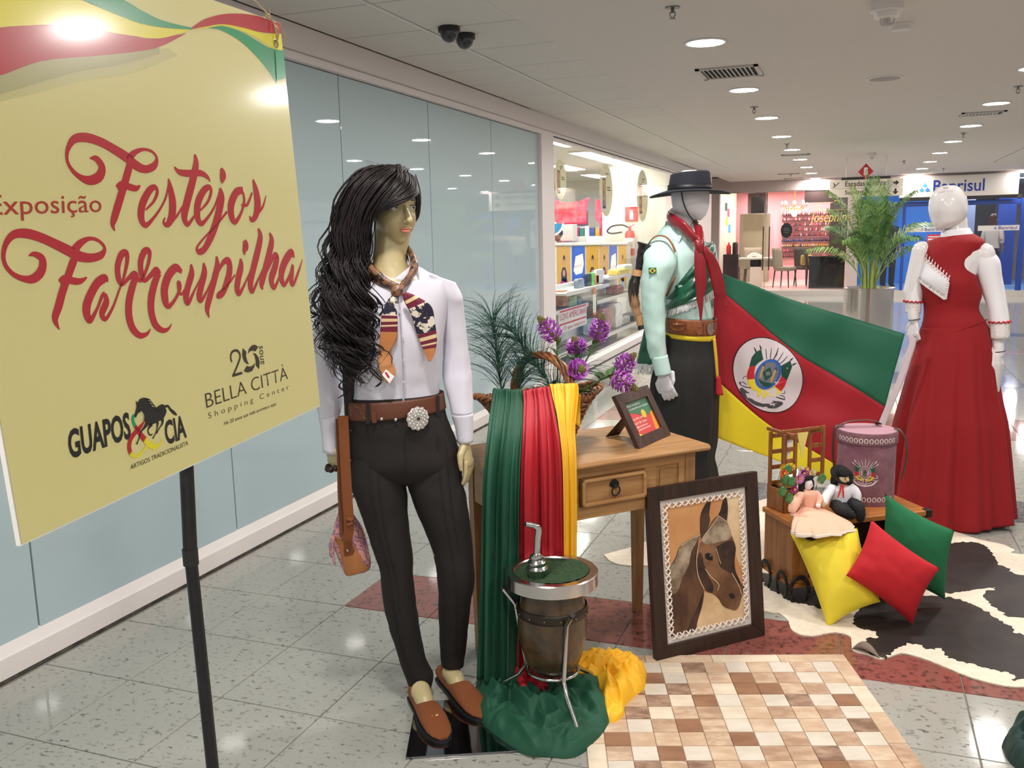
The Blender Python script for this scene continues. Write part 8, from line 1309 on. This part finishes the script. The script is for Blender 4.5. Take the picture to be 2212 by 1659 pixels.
b=MB(); ep([(0.2703,0.8452),(0.2814,0.802),(0.2468,0.7694),(0.2317,0.818)],.0088,0,b); ep([(0.2097,0.784),(0.2303,0.7721),(0.2456,0.7655),(0.2659,0.7627),(0.2838,0.7561),(0.2665,0.7404),(0.2436,0.7418),(0.223,0.7577)],.0088,0,b); ep([(0.2322,0.852),(0.2399,0.8468),(0.2261,0.7879),(0.2159,0.7906)],.0088,1,b); ep([(0.292,0.832),(0.3022,0.828),(0.2798,0.7653),(0.2696,0.768)],.0088,1,b); ep([(0.2308,0.8573),(0.2358,0.8625),(0.2461,0.8545),(0.2412,0.8467)],.0092,2,b); ep([(0.2907,0.8347),(0.2956,0.8398),(0.3059,0.8319),(0.301,0.8254)],.0092,2,b); ep([(0.2481,0.8205),(0.2709,0.8204),(0.2726,0.8021),(0.2499,0.7996)],.0092,3,b); obj('emblem_centre',b,[EG,ETN,EDK,EGR],fg,smooth=False)
b=MB(); F=lambda u,v:FV(u,v,.006)
for st in ([(0.2478,0.9405,0.002),(0.2498,0.9119,0.0036),(0.2529,0.8845,0.0026)],[(0.2754,0.9428,0.002),(0.2725,0.9091,0.0036),(0.2706,0.8844,0.0026)],[(0.3093,0.9451,0.0026),(0.3001,0.9115,0.0051),(0.2857,0.883,0.0041)],[(0.3337,0.9216,0.002),(0.3157,0.8905,0.0036),(0.3023,0.875,0.0026)],[(0.3556,0.9032,0.002),(0.3337,0.8774,0.0036),(0.3152,0.8619,0.0026)],[(0.1872,0.9488,0.0015),(0.1951,0.9305,0.0077),(0.1991,0.9227,0.0036)],[(0.2159,0.9602,0.0015),(0.2213,0.9433,0.0077),(0.224,0.9355,0.0031)],[(0.3846,0.8939,0.0015),(0.3724,0.8836,0.0072),(0.3688,0.8784,0.0031)],[(0.403,0.8665,0.0015),(0.3869,0.8601,0.0072),(0.3795,0.8549,0.0036)],[(0.1136,0.7608,0.0031),(0.1318,0.7449,0.0036),(0.1702,0.7342,0.0041),(0.1751,0.7394,0.0026)],[(0.1336,0.7818,0.0026),(0.1409,0.7949,0.0026),(0.1511,0.7949,0.0026)],[(0.1262,0.766,0.0026),(0.139,0.7633,0.0031),(0.152,0.7501,0.0026)],[(0.1137,0.7582,0.0041),(0.1186,0.7661,0.0036),(0.1226,0.7555,0.0036)],[(0.3531,0.6702,0.0036),(0.3339,0.6755,0.0057),(0.3033,0.6862,0.0036)],[(0.348,0.7177,0.0031),(0.3509,0.7045,0.0031),(0.3332,0.7019,0.0026)],[(0.3233,0.694,0.0026),(0.3437,0.6887,0.0031),(0.3517,0.6755,0.0031)]): b.ribbon(st,F)
obj('emblem_lances',b,EB,fg,smooth=False)
b=MB()
for st in ([(0.123,0.7344,0.0156),(0.1377,0.7026,0.0208),(0.1535,0.6761,0.013)],[(0.132,0.7317,0.0052),(0.1502,0.7131,0.0104),(0.1682,0.7078,0.0016)],[(0.1586,0.6787,0.0104),(0.1766,0.6681,0.0182),(0.1894,0.668,0.0078)],[(0.1741,0.6681,0.0156),(0.2025,0.6521,0.0195),(0.246,0.6387,0.0156)],[(0.2383,0.6427,0.0156),(0.2739,0.6413,0.0156)],[(0.2627,0.6334,0.013),(0.2995,0.6346,0.0195),(0.332,0.6518,0.0207),(0.3382,0.657,0.0052)],[(0.2788,0.6519,0.0016),(0.304,0.6571,0.0093),(0.3242,0.6597,0.0052)],[(0.2848,0.6651,0.0021),(0.309,0.6598,0.0067)]): b.ribbon(st,F)
obj('emblem_ribbon',b,EDK,fg,smooth=False)

# ================= poster on its pole =================
PBR,PU0,PV0=Vector((-.8748,1.3515,1.259)),Vector((-.0779,.9962,.038)),Vector((-.0279,-.0403,.9988))
PO=Vector((-.8223,.6804,1.2334)); PU=PU0.normalized(); PVr=PV0.normalized(); PN=PU.cross(PVr).normalized()   # points at the viewer
def PP(u,v,d=0): return PO+PU*u+PVr*v+PN*d
PAP=mat('poster_paper',(212,204,140),.3,spec=.4,coat=.5,coatr=.11); EDG=mat('foam_edge',(232,230,224),.7)
po_=thing('poster_board','pale yellow exhibition poster board with red script lettering','poster')
PWd,PHt=.6737,.6424
b=MB(); b.loft([[PP(0,0,d),PP(PWd,0,d),PP(PWd,PHt,d),PP(0,PHt,d)] for d in (-.0065,-.0006)]); obj('foam_board',b,EDG,po_,smooth=False)
b=MB(); b.add([PP(0.0015,0.0015,0),PP(PWd-.0005,0.0015,0),PP(PWd-.0005,PHt-.0005,0),PP(0.0015,PHt-.0005,0)],[(0,1,2,3)]); obj('printed_face',b,PAP,po_,smooth=False)
def pcl(pts): return [(min(max(p[0],.001),PWd-.001),min(max(p[1],.001),PHt-.001)) for p in pts]
PRED=mat('poster_red',(176,20,34),.25,coat=.35,coatr=.11); PYEL=mat('poster_yellow',(222,210,36),.25,coat=.35,coatr=.11); PGRN=mat('poster_green',(4,146,92),.25,coat=.35,coatr=.11); PSHD=mat('poster_soft_grey',(168,164,112),.25,coat=.35,coatr=.11); PSH2=mat('poster_soft_grey2',(192,186,126),.25,coat=.35,coatr=.11); PBK=mat('poster_black',(20,18,12),.25,coat=.35,coatr=.11); PDK=mat('poster_brown',(52,42,16),.25,coat=.35,coatr=.11)
def band(up,lo,m,nm,off):
    A=crs(up,8);B_=crs(lo,8); n=len(A)-1; b=MB(); 
    def f(u,v): i=int(round(u*n)); a=A[i]; j=min(len(B_)-1,int(round(u*(len(B_)-1)))); c=B_[j]; q=pcl([(a[0]+(c[0]-a[0])*v,a[1]+(c[1]-a[1])*v)])[0]; return PP(q[0],q[1],off)
    b.grid(f,n,1); return obj(nm,b,m,po_,smooth=False)
band([(-0.0677,0.4376),(0.0087,0.4655),(0.0742,0.4871),(0.1362,0.51),(0.2207,0.5284),(0.295,0.5424),(0.3653,0.5595)],[(-0.0733,0.4108),(0.0027,0.4366),(0.0692,0.4631),(0.1171,0.4762),(0.198,0.4992),(0.2902,0.5196),(0.3853,0.5527)],PSH2,'soft_shadow_print',.0001); band([(-0.0665,0.4436),(0.0097,0.4704),(0.0749,0.4905),(0.1367,0.5127),(0.2209,0.5294),(0.2954,0.5445),(0.3474,0.557)],[(-0.0705,0.4242),(0.0057,0.4511),(0.0709,0.4717),(0.1194,0.487),(0.1862,0.5072),(0.2605,0.5249),(0.3458,0.5494)],PSHD,'soft_shadow_print',.0006)
band([(-0.0497,0.524),(0.0111,0.522),(0.0629,0.5342),(0.0852,0.5394),(0.1204,0.5477),(0.1576,0.5538),(0.2107,0.5598),(0.2871,0.5643),(0.3324,0.5662),(0.4125,0.5853)],[(-0.0658,0.4465),(-0.0016,0.4614),(0.0516,0.4804),(0.0747,0.4897),(0.1111,0.5034),(0.1491,0.5135),(0.2032,0.5242),(0.2819,0.5396),(0.3476,0.558),(0.4125,0.5853)],PRED,'red_band_print',.00022)
band([(-0.0382,0.5792),(0.0218,0.5731),(0.0958,0.59),(0.1657,0.5924),(0.217,0.5896),(0.2558,0.5869),(0.3037,0.5839),(0.3564,0.5834),(0.4253,0.5922)],[(-0.0494,0.5255),(0.0112,0.5228),(0.0852,0.5398),(0.1577,0.5542),(0.2108,0.5604),(0.2505,0.5614),(0.2996,0.5642),(0.3535,0.5698),(0.4252,0.5917)],PYEL,'yellow_band_print',.0003)
band([(0.1703,0.6144),(0.2223,0.6146),(0.2896,0.6051),(0.326,0.5978),(0.3654,0.5933),(0.4258,0.5945)],[(0.1427,0.5981),(0.1867,0.5965),(0.228,0.5898),(0.2731,0.5846),(0.3292,0.5821),(0.4252,0.5917)],PGRN,'green_band_print',.0004)
band([(0.4259,0.5949),(0.4586,0.6113),(0.5072,0.6265),(0.5624,0.6369),(0.6156,0.6418),(0.6787,0.6449)],[(0.4254,0.5924),(0.4564,0.6008),(0.5041,0.6121),(0.5579,0.6162),(0.6105,0.6179),(0.6735,0.6253)],PRED,'red_band_print',.0004)
band([(0.4317,0.595),(0.4605,0.6015),(0.5043,0.6133),(0.5489,0.6164),(0.6103,0.6172),(0.6518,0.6224),(0.6808,0.6348)],[(0.4313,0.5932),(0.4601,0.5996),(0.5036,0.6097),(0.5477,0.6109),(0.5936,0.6071),(0.6364,0.5983),(0.6769,0.5991)],PYEL,'yellow_band_print',.0003)
band([(0.4478,0.5976),(0.469,0.6033),(0.5036,0.6097),(0.5519,0.6092),(0.5928,0.6033),(0.6311,0.5976),(0.677,0.5994)],[(0.4477,0.5971),(0.4685,0.601),(0.502,0.6024),(0.5487,0.5942),(0.5876,0.5789),(0.6183,0.5614),(0.6401,0.5433)],PGRN,'green_band_print',.00022)
b=MB(); b.poly([PP(*pcl([p])[0],.0011) for p in [(0.6462,0.5959),(0.677,0.5994),(0.6812,0.5558),(0.6412,0.5486)]]); obj('green_band_print',b,PGRN,po_,smooth=False)
F=lambda u,v:PP(u,v,.0006)
SCRIPT1=[[(0.1888,0.4102,0.0014),(0.1998,0.4097,0.0083),(0.2072,0.4001,0.0113),(0.1998,0.3892,0.0122),(0.182,0.3845,0.0105),(0.1654,0.3896,0.0065),(0.1544,0.3997,0.005),(0.1521,0.4099,0.0045),(0.1571,0.4213,0.0064),(0.1689,0.4312,0.0093),(0.1883,0.4338,0.011),(0.2112,0.43,0.0113),(0.2329,0.4223,0.0122),(0.2537,0.4135,0.0136),(0.2704,0.4038,0.0129),(0.2874,0.4,0.0099),(0.305,0.4047,0.0095),(0.3121,0.4145,0.0051),(0.3037,0.4227,0.0039),(0.286,0.4244,0.0043),(0.2672,0.4185,0.008),(0.2575,0.4096,0.0116)],
[(0.2629,0.4128,0.0106),(0.2533,0.3972,0.0115),(0.2428,0.3807,0.0114),(0.2294,0.3605,0.0118),(0.2175,0.3425,0.0111),(0.2116,0.3326,0.0075),(0.2134,0.3244,0.0015)],[(0.229,0.3756,0.0086),(0.2376,0.3807,0.0077),(0.2478,0.3783,0.0089),(0.2629,0.3757,0.0074),(0.272,0.3793,0.0021)],
[(0.2758,0.3485,0.0022),(0.2936,0.3588,0.0039),(0.3038,0.3705,0.0056),(0.3009,0.3774,0.0067),(0.2882,0.3727,0.0099),(0.2715,0.3559,0.0119),(0.2654,0.3392,0.0118),(0.2718,0.3295,0.0076),(0.2872,0.3365,0.0044),(0.3072,0.3511,0.0034),(0.3215,0.3662,0.0034),(0.3313,0.3858,0.0023)],[(0.3308,0.3885,0.0029),(0.3325,0.3749,0.0105),(0.3331,0.3573,0.0141),(0.3276,0.3398,0.0134),(0.3165,0.3291,0.0086),(0.3083,0.3316,0.004),(0.3131,0.338,0.0023)],[(0.3197,0.3279,0.0029),(0.3383,0.3395,0.0035),(0.3559,0.3537,0.003)],
[(0.3958,0.4226,0.0044),(0.3961,0.4094,0.0119),(0.3835,0.3865,0.0137),(0.3657,0.3593,0.014),(0.3547,0.3391,0.0127),(0.359,0.3277,0.0073),(0.3727,0.3353,0.0043),(0.3932,0.3498,0.0031)],[(0.3465,0.4041,0.0029),(0.356,0.3977,0.0078),(0.378,0.3963,0.0098),(0.4033,0.3973,0.0089),(0.4192,0.392,0.0064),(0.4243,0.3855,0.0019)],
[(0.3923,0.3456,0.0025),(0.4127,0.3577,0.0045),(0.4238,0.3717,0.0058),(0.4203,0.378,0.0078),(0.406,0.3728,0.0108),(0.3896,0.3567,0.0132),(0.3841,0.3384,0.0131),(0.3905,0.3278,0.0082),(0.408,0.3355,0.0045),(0.43,0.3528,0.0039),(0.4473,0.3753,0.0033)],[(0.455,0.4052,0.006),(0.4583,0.3969,0.0149),(0.4548,0.3885,0.0101),(0.4546,0.3837,0.0027)],
[(0.4465,0.3772,0.0047),(0.4477,0.3633,0.0141),(0.433,0.3372,0.0146),(0.4148,0.314,0.0137),(0.3931,0.2938,0.0102),(0.3783,0.2889,0.0087),(0.3737,0.2949,0.0043),(0.3919,0.3068,0.0032),(0.426,0.3243,0.0033),(0.4574,0.3427,0.0041)],[(0.5063,0.3742,0.01),(0.4875,0.3705,0.0126),(0.4706,0.3534,0.0152),(0.4678,0.3364,0.0145),(0.4761,0.3276,0.0084),(0.4946,0.3407,0.005),(0.5065,0.358,0.0057),(0.5055,0.3705,0.005)],[(0.497,0.3519,0.0035),(0.5132,0.3524,0.0051),(0.5311,0.3705,0.0037)],[(0.5377,0.3903,0.0044),(0.5426,0.373,0.0142),(0.5431,0.3526,0.0173),(0.533,0.3348,0.0119),(0.5199,0.3288,0.0066),(0.5165,0.3352,0.0029)],[(0.5357,0.336,0.0037),(0.5569,0.3485,0.0045),(0.5705,0.3658,0.0015)]]
SCRIPT2=[[(0.0738,0.3036,0.0014),(0.082,0.3047,0.006),(0.0919,0.2986,0.0094),(0.0883,0.2864,0.0108),(0.0756,0.2789,0.0099),(0.0619,0.2797,0.0069),(0.0488,0.2858,0.0054),(0.0406,0.2962,0.0053),(0.0405,0.3073,0.0053),(0.0474,0.3195,0.0067),(0.0593,0.3271,0.0086),(0.0768,0.3271,0.0106),(0.0957,0.3217,0.0109),(0.1149,0.3136,0.0116),(0.1327,0.3054,0.0127),(0.1491,0.2979,0.0122),(0.167,0.295,0.0101),(0.1842,0.2973,0.0087),(0.1915,0.3053,0.0046),(0.183,0.3142,0.0041),(0.1682,0.3174,0.0048),(0.1522,0.3125,0.0087),(0.1415,0.3049,0.0109)],[(0.1474,0.3062,0.0098),(0.1381,0.2937,0.0105),(0.127,0.2784,0.0103),(0.1148,0.2617,0.0106),(0.1048,0.2451,0.0108),(0.0966,0.2317,0.0085),(0.1004,0.2191,0.0011)],[(0.1124,0.2708,0.0075),(0.1197,0.275,0.0076),(0.13,0.2716,0.0085),(0.1431,0.2696,0.007),(0.1549,0.273,0.002)],
[(0.1884,0.2645,0.0021),(0.1844,0.2692,0.0104),(0.1701,0.2645,0.0114),(0.1539,0.2493,0.012),(0.1462,0.2352,0.0123),(0.1495,0.223,0.008),(0.1638,0.2347,0.0041),(0.1752,0.2487,0.0049),(0.1807,0.2516,0.0054)],[(0.1807,0.2516,0.0041),(0.181,0.2412,0.0096),(0.171,0.2287,0.0091),(0.1755,0.2212,0.0054),(0.1905,0.2332,0.0038),(0.2059,0.2524,0.003),(0.2184,0.2688,0.0043),(0.2281,0.2874,0.0066),(0.2283,0.297,0.0079),(0.2188,0.295,0.0095),(0.2096,0.2817,0.0094),(0.2081,0.2662,0.0086),(0.2133,0.2596,0.0052),(0.2255,0.2655,0.0057),(0.2371,0.2698,0.0089),(0.2414,0.265,0.0112)],
[(0.2422,0.2685,0.009),(0.2313,0.2552,0.0111),(0.2208,0.2367,0.0119),(0.2171,0.2193,0.0119),(0.2204,0.2036,0.0111),(0.2316,0.1928,0.0081),(0.2454,0.1926,0.005),(0.2535,0.1979,0.0014)],[(0.2416,0.2659,0.0031),(0.2475,0.2617,0.0068),(0.2591,0.2707,0.005),(0.269,0.2845,0.006),(0.2723,0.2961,0.007),(0.2632,0.2967,0.0096),(0.2534,0.2856,0.01),(0.2509,0.2714,0.0091),(0.2546,0.2602,0.0059),(0.2693,0.2662,0.007),(0.2803,0.2708,0.0104),(0.2848,0.2648,0.0109)],[(0.2854,0.2676,0.0095),(0.274,0.2547,0.0118),(0.2638,0.2373,0.0126),(0.26,0.2193,0.0121),(0.2643,0.202,0.0108),(0.2768,0.1927,0.0072),(0.2887,0.1929,0.0043),(0.2968,0.1984,0.0015)],
[(0.3329,0.2646,0.006),(0.3219,0.2712,0.0114),(0.3051,0.2631,0.0132),(0.2928,0.2473,0.014),(0.2907,0.2305,0.013),(0.2964,0.2223,0.0073),(0.3117,0.2301,0.0049),(0.3241,0.2422,0.0055),(0.3257,0.2498,0.005),(0.321,0.2522,0.005)],[(0.321,0.2522,0.0035),(0.3216,0.2406,0.0045),(0.3267,0.2352,0.0035),(0.3436,0.2481,0.0026)],[(0.3554,0.2735,0.0036),(0.3544,0.2608,0.0114),(0.3428,0.2443,0.0118),(0.3349,0.2295,0.0117),(0.3388,0.2222,0.0077),(0.3558,0.2371,0.0036),(0.3741,0.2532,0.0026)],[(0.3844,0.2733,0.0037),(0.384,0.2604,0.0118),(0.3736,0.2433,0.0123),(0.3648,0.2282,0.0116),(0.3681,0.2218,0.0069),(0.3831,0.2323,0.0038),(0.4004,0.2488,0.0027)],
[(0.4175,0.2801,0.0039),(0.4163,0.2659,0.0117),(0.4055,0.2484,0.0127),(0.3927,0.2292,0.012),(0.3801,0.2103,0.0108),(0.3814,0.1955,0.0016)],[(0.4021,0.2405,0.0027),(0.4163,0.2577,0.0045),(0.4334,0.2708,0.008),(0.4462,0.2709,0.0116),(0.4459,0.2573,0.0133),(0.434,0.2395,0.0126),(0.4203,0.2263,0.0102),(0.4088,0.2224,0.0056),(0.4099,0.2274,0.0033),(0.4332,0.2354,0.004),(0.4585,0.25,0.0029)],[(0.4779,0.2729,0.0042),(0.4769,0.2612,0.0126),(0.4654,0.243,0.0137),(0.4596,0.2286,0.0124),(0.4646,0.2217,0.0077),(0.4822,0.235,0.0042),(0.5018,0.2528,0.0031)],[(0.4939,0.2991,0.0091),(0.4961,0.2911,0.0147),(0.4907,0.2839,0.0091),(0.4905,0.2774,0.0024)],
[(0.5363,0.3153,0.0044),(0.5403,0.303,0.0121),(0.5282,0.2816,0.0146),(0.5107,0.2565,0.0144),(0.4969,0.2336,0.0136),(0.4999,0.2212,0.008),(0.5185,0.236,0.0044),(0.539,0.2542,0.0032)],[(0.5682,0.3073,0.0039),(0.5725,0.2948,0.0126),(0.5605,0.2751,0.0145),(0.5435,0.2516,0.0142),(0.5289,0.2305,0.0128),(0.5298,0.2208,0.0025)],[(0.5353,0.2367,0.0032),(0.5562,0.2552,0.0052),(0.5747,0.2708,0.0093),(0.5827,0.2669,0.0121),(0.5728,0.2516,0.0147),(0.5583,0.2346,0.0145),(0.5639,0.2204,0.008),(0.5825,0.2347,0.0047),(0.597,0.2497,0.0034)],[(0.637,0.2632,0.0035),(0.6294,0.272,0.0141),(0.6056,0.2584,0.0159),(0.5901,0.2387,0.0157),(0.5955,0.2219,0.0082),(0.6171,0.2364,0.0056),(0.6298,0.2519,0.0064)],[(0.6312,0.2518,0.0049),(0.625,0.2404,0.012),(0.6197,0.2267,0.0127),(0.6254,0.2202,0.0071),(0.6461,0.2387,0.005),(0.664,0.2585,0.0015)]]
b=MB()
for k_,st in enumerate(SCRIPT1+SCRIPT2): b.ribbon(st,lambda u,v:PP(u,v,.00055+.000008*k_),sub=7)
b2=b; obj('script_lettering',b2,PRED,po_,smooth=False)
def ptext(s,m,q,bold=0,shear=0):
    """q: lower left, lower right and upper left corner of the words on the poster"""
    a,c,e=[Vector(p) for p in q]; ux=PU*(c.x-a.x)+PVr*(c.y-a.y); uy=PU*(e.x-a.x)+PVr*(e.y-a.y); return text('lettering',s,m,po_,PP(a.x,a.y,.0006),ux,uy,ux.length,uy.length,bold=bold,shear=shear)
ptext('Exposição',mat('poster_rust',(170,44,34),.25,coat=.3),[(0.0308,0.3411),(0.1947,0.341),(0.0343,0.3681)])
ptext('GUAPOS',PBK,[(0.0854,0.0712),(0.1896,0.0688),(0.0876,0.1054)],bold=.03); ptext('CIA',PBK,[(0.2533,0.0421),(0.2972,0.0417),(0.2537,0.0749)],bold=.03); ptext('ARTIGOS TRADICIONALISTA',PDK,[(0.1799,0.0309),(0.2978,0.0313),(0.1806,0.0368)])
ptext('BELLA CITTÀ',PDK,[(0.349,0.071),(0.5756,0.0685),(0.3487,0.0976)],bold=-.012); ptext('S h o p p i n g   C e n t e r',PDK,[(0.3498,0.0528),(0.5741,0.0488),(0.3505,0.0636)],bold=-.012); ptext('Há 20 anos sua vida acontece aqui',PDK,[(0.384,0.0352),(0.5315,0.0325),(0.3841,0.0423)],shear=.3); ptext('anos',PDK,[(0.5098,0.1051),(0.5103,0.1344),(0.4994,0.1063)])
b=MB()
for st in ([(0.4235,0.1238,0.0029),(0.4217,0.1312,0.0034),(0.426,0.138,0.0036),(0.4366,0.1394,0.0037),(0.4446,0.1349,0.0042),(0.4455,0.1271,0.0039),(0.4372,0.1175,0.0037),(0.4225,0.1041,0.0036)],[(0.4202,0.1039,0.0038),(0.4342,0.1036,0.0041),(0.4465,0.1033,0.004)]): b.ribbon(st,F)
for q in ([(0.4555,0.1399),(0.4639,0.1329),(0.4617,0.126),(0.4638,0.1178),(0.4674,0.113),(0.4608,0.1145),(0.4538,0.1213),(0.4519,0.1302)],[(0.4669,0.1285),(0.4715,0.1355),(0.4793,0.1394),(0.4881,0.1399),(0.4983,0.1351),(0.489,0.1291),(0.4816,0.1317),(0.4738,0.1317)],[(0.4816,0.1277),(0.489,0.1256),(0.4949,0.1193),(0.4972,0.111),(0.4933,0.1002),(0.4852,0.1078),(0.4869,0.1154),(0.4852,0.1227)],[(0.4512,0.1055),(0.4609,0.1114),(0.4681,0.1088),(0.4759,0.1087),(0.4829,0.1118),(0.4809,0.106),(0.4735,0.1012),(0.4625,0.1007),(0.4552,0.1028)]): b.poly([F(*p) for p in q])
obj('anniversary_mark',b,PDK,po_,smooth=False)
b=MB()
for mi,st in ((0,[(0.2024,0.0956,0.0039),(0.198,0.0943,0.0049),(0.1972,0.088,0.0049),(0.2004,0.0807,0.0055)]),(1,[(0.2164,0.0882,0.001),(0.2167,0.084,0.002),(0.2104,0.0798,0.005),(0.2044,0.0772,0.0059),(0.1952,0.073,0.0068),(0.187,0.0671,0.007),(0.1834,0.0583,0.0071),(0.1847,0.0507,0.0064)]),(2,[(0.1837,0.0518,0.0064),(0.1895,0.046,0.0045),(0.1988,0.0446,0.0036),(0.2091,0.0479,0.0036),(0.2162,0.0526,0.003)]),(1,[(0.1996,0.0825,0.0049),(0.2038,0.0741,0.0065),(0.2103,0.065,0.008),(0.2142,0.0606,0.008)]),(2,[(0.2132,0.0617,0.008),(0.22,0.0533,0.0087),(0.2288,0.0475,0.0072),(0.2389,0.0473,0.0046),(0.2442,0.051,0.0021),(0.2459,0.0548,0.0004)])): b.ribbon(st,F,mi)
b.ribbon([(0.2053,0.0982,0.001),(0.2112,0.098,0.0014),(0.2166,0.0947,0.0012),(0.2177,0.0895,0.0012),(0.2157,0.0851,0.0014)],F,3)
obj('ampersand_ribbon',b,[PGRN,PRED,PYEL,PAP],po_,smooth=False)
F2_=lambda u,v:PP(u,v,.0009); b=MB()
b.poly([F2_(*p) for p in [(0.2067,0.1133),(0.2097,0.1106),(0.2146,0.114),(0.2219,0.1142),(0.2287,0.1117),(0.2304,0.108),(0.2369,0.0974),(0.2429,0.0961),(0.2496,0.0977),(0.256,0.0979),(0.26,0.0954),(0.2613,0.091),(0.2626,0.0873),(0.2601,0.0836),(0.2546,0.0789),(0.2493,0.0785),(0.244,0.0773),(0.2337,0.0765),(0.2239,0.0771),(0.2207,0.0797),(0.2171,0.0856),(0.2184,0.0918),(0.2155,0.0983),(0.2074,0.0969),(0.2023,0.0924),(0.2,0.0954),(0.2032,0.0995),(0.2068,0.1052),(0.2071,0.1096)]])
for st in ([(0.2207,0.0797,0.006),(0.2151,0.0761,0.0036),(0.2083,0.0729,0.0024),(0.204,0.0666,0.002),(0.2,0.062,0.0018),(0.1971,0.0595,0.0033)],[(0.2301,0.0774,0.0061),(0.2231,0.0733,0.0026),(0.2215,0.0687,0.002),(0.2248,0.0641,0.0018),(0.2286,0.0644,0.002)],[(0.242,0.0769,0.0052),(0.2402,0.0715,0.0023),(0.2363,0.0649,0.0016),(0.2301,0.0598,0.0018),(0.228,0.0587,0.0024)],[(0.252,0.0787,0.0063),(0.2508,0.0731,0.0031),(0.2433,0.0682,0.0019),(0.2365,0.0632,0.0025)],[(0.2603,0.0938,0.0032),(0.2667,0.0927,0.0032),(0.2707,0.0871,0.0036),(0.2763,0.0819,0.0047),(0.282,0.0771,0.0022)]): b.ribbon(st,F2_)
for k in range(5): b.ribbon([tuple(Vector((p[0],p[1],p[2]))+Vector((.0035*k,-.0045*k,0))) for p in [(0.2239,0.112,0.001),(0.2308,0.11,0.0018),(0.2356,0.1065,0.0004)]],F2_)
obj('horse_print',b,PBK,po_,smooth=False)
b=MB()
for x in (.628,): b.tube([PP(.652+.006*math.cos(a),.607+.006*math.sin(a),.001) for a in [2*PI*i/14 for i in range(15)]],.0012,5)
obj('eyelet',b,CHR,po_)
STG=mat('twine',(190,168,130),.9,bump=.6,bscale=200); b=MB(); hole=PP(.652,.607,.002); pole_top=Vector((-.90,1.02,2.12))
b.tube(crs([tuple(hole),tuple(PP(0.646,.625,.006)),tuple(PP(0.636,.646,.003)),tuple(PP(.58,.68,-.004)),tuple(PP(.5,.76,-.015)),tuple(pole_top)],6),.0014,6); b.tube(crs([tuple(hole),tuple(PP(0.656,.63,.004)),tuple(PP(0.636,.646,-.009))],5),.0014,6); b.ball(PP(0.636,.647,0),.004,8,6); b.tube(crs([tuple(PP(0.636,.647,0)),tuple(PP(0.664,.63,.008)),tuple(PP(0.672,.615,.01))],5),.0006,5); b.tube(crs([tuple(PP(0.636,.647,0)),tuple(PP(0.624,.64,.01)),tuple(PP(0.622,.655,.013))],5),.0006,5); b.tube(crs([tuple(PP(.03,.607,.002)),tuple(PP(.04,.646,.0)),tuple(PP(.2,.76,-.01)),tuple(pole_top)],6),.0014,6); obj('hanging_twine',b,STG,po_)
# pole
ps=thing('poster_stand','black telescopic pole on a tripod holding the yellow poster','stand')
top=Vector((-.90,1.02,2.12)); mid=Vector((-.873,1.0,1.24)); low=Vector((-.866,.985,1.11)); bot=Vector((-.79,.93,.06)); POL=mat('pole_black',(18,18,20),.4,spec=.5,col2=(40,38,38),nscale=30,nlo=.55,nhi=.8)
b=MB(); b.tube([top,mid,low],.0098,16); obj('upper_tube',b,POL,ps); b=MB(); b.tube([low+Vector((0,0,.008)),bot],.0088,16); obj('lower_tube',b,POL,ps); b=MB(); b.tube([low+Vector((0,0,.012)),low-Vector((0,0,.012))],.0108,16); obj('collar',b,mat('pole_collar',(30,28,28),.5),ps)
for k in range(3): a=2*PI*k/3+2.4; b=MB(); b.tube([bot+Vector((0,0,.12)),bot+Vector((.25*math.cos(a),.25*math.sin(a),-.05))],.008,8); obj('leg',b,POL,ps)
b=MB(); b.box((-.90,1.02,2.12),(.02,.02,.02)); obj('hook',b,POL,ps,smooth=False,bevel=.004)
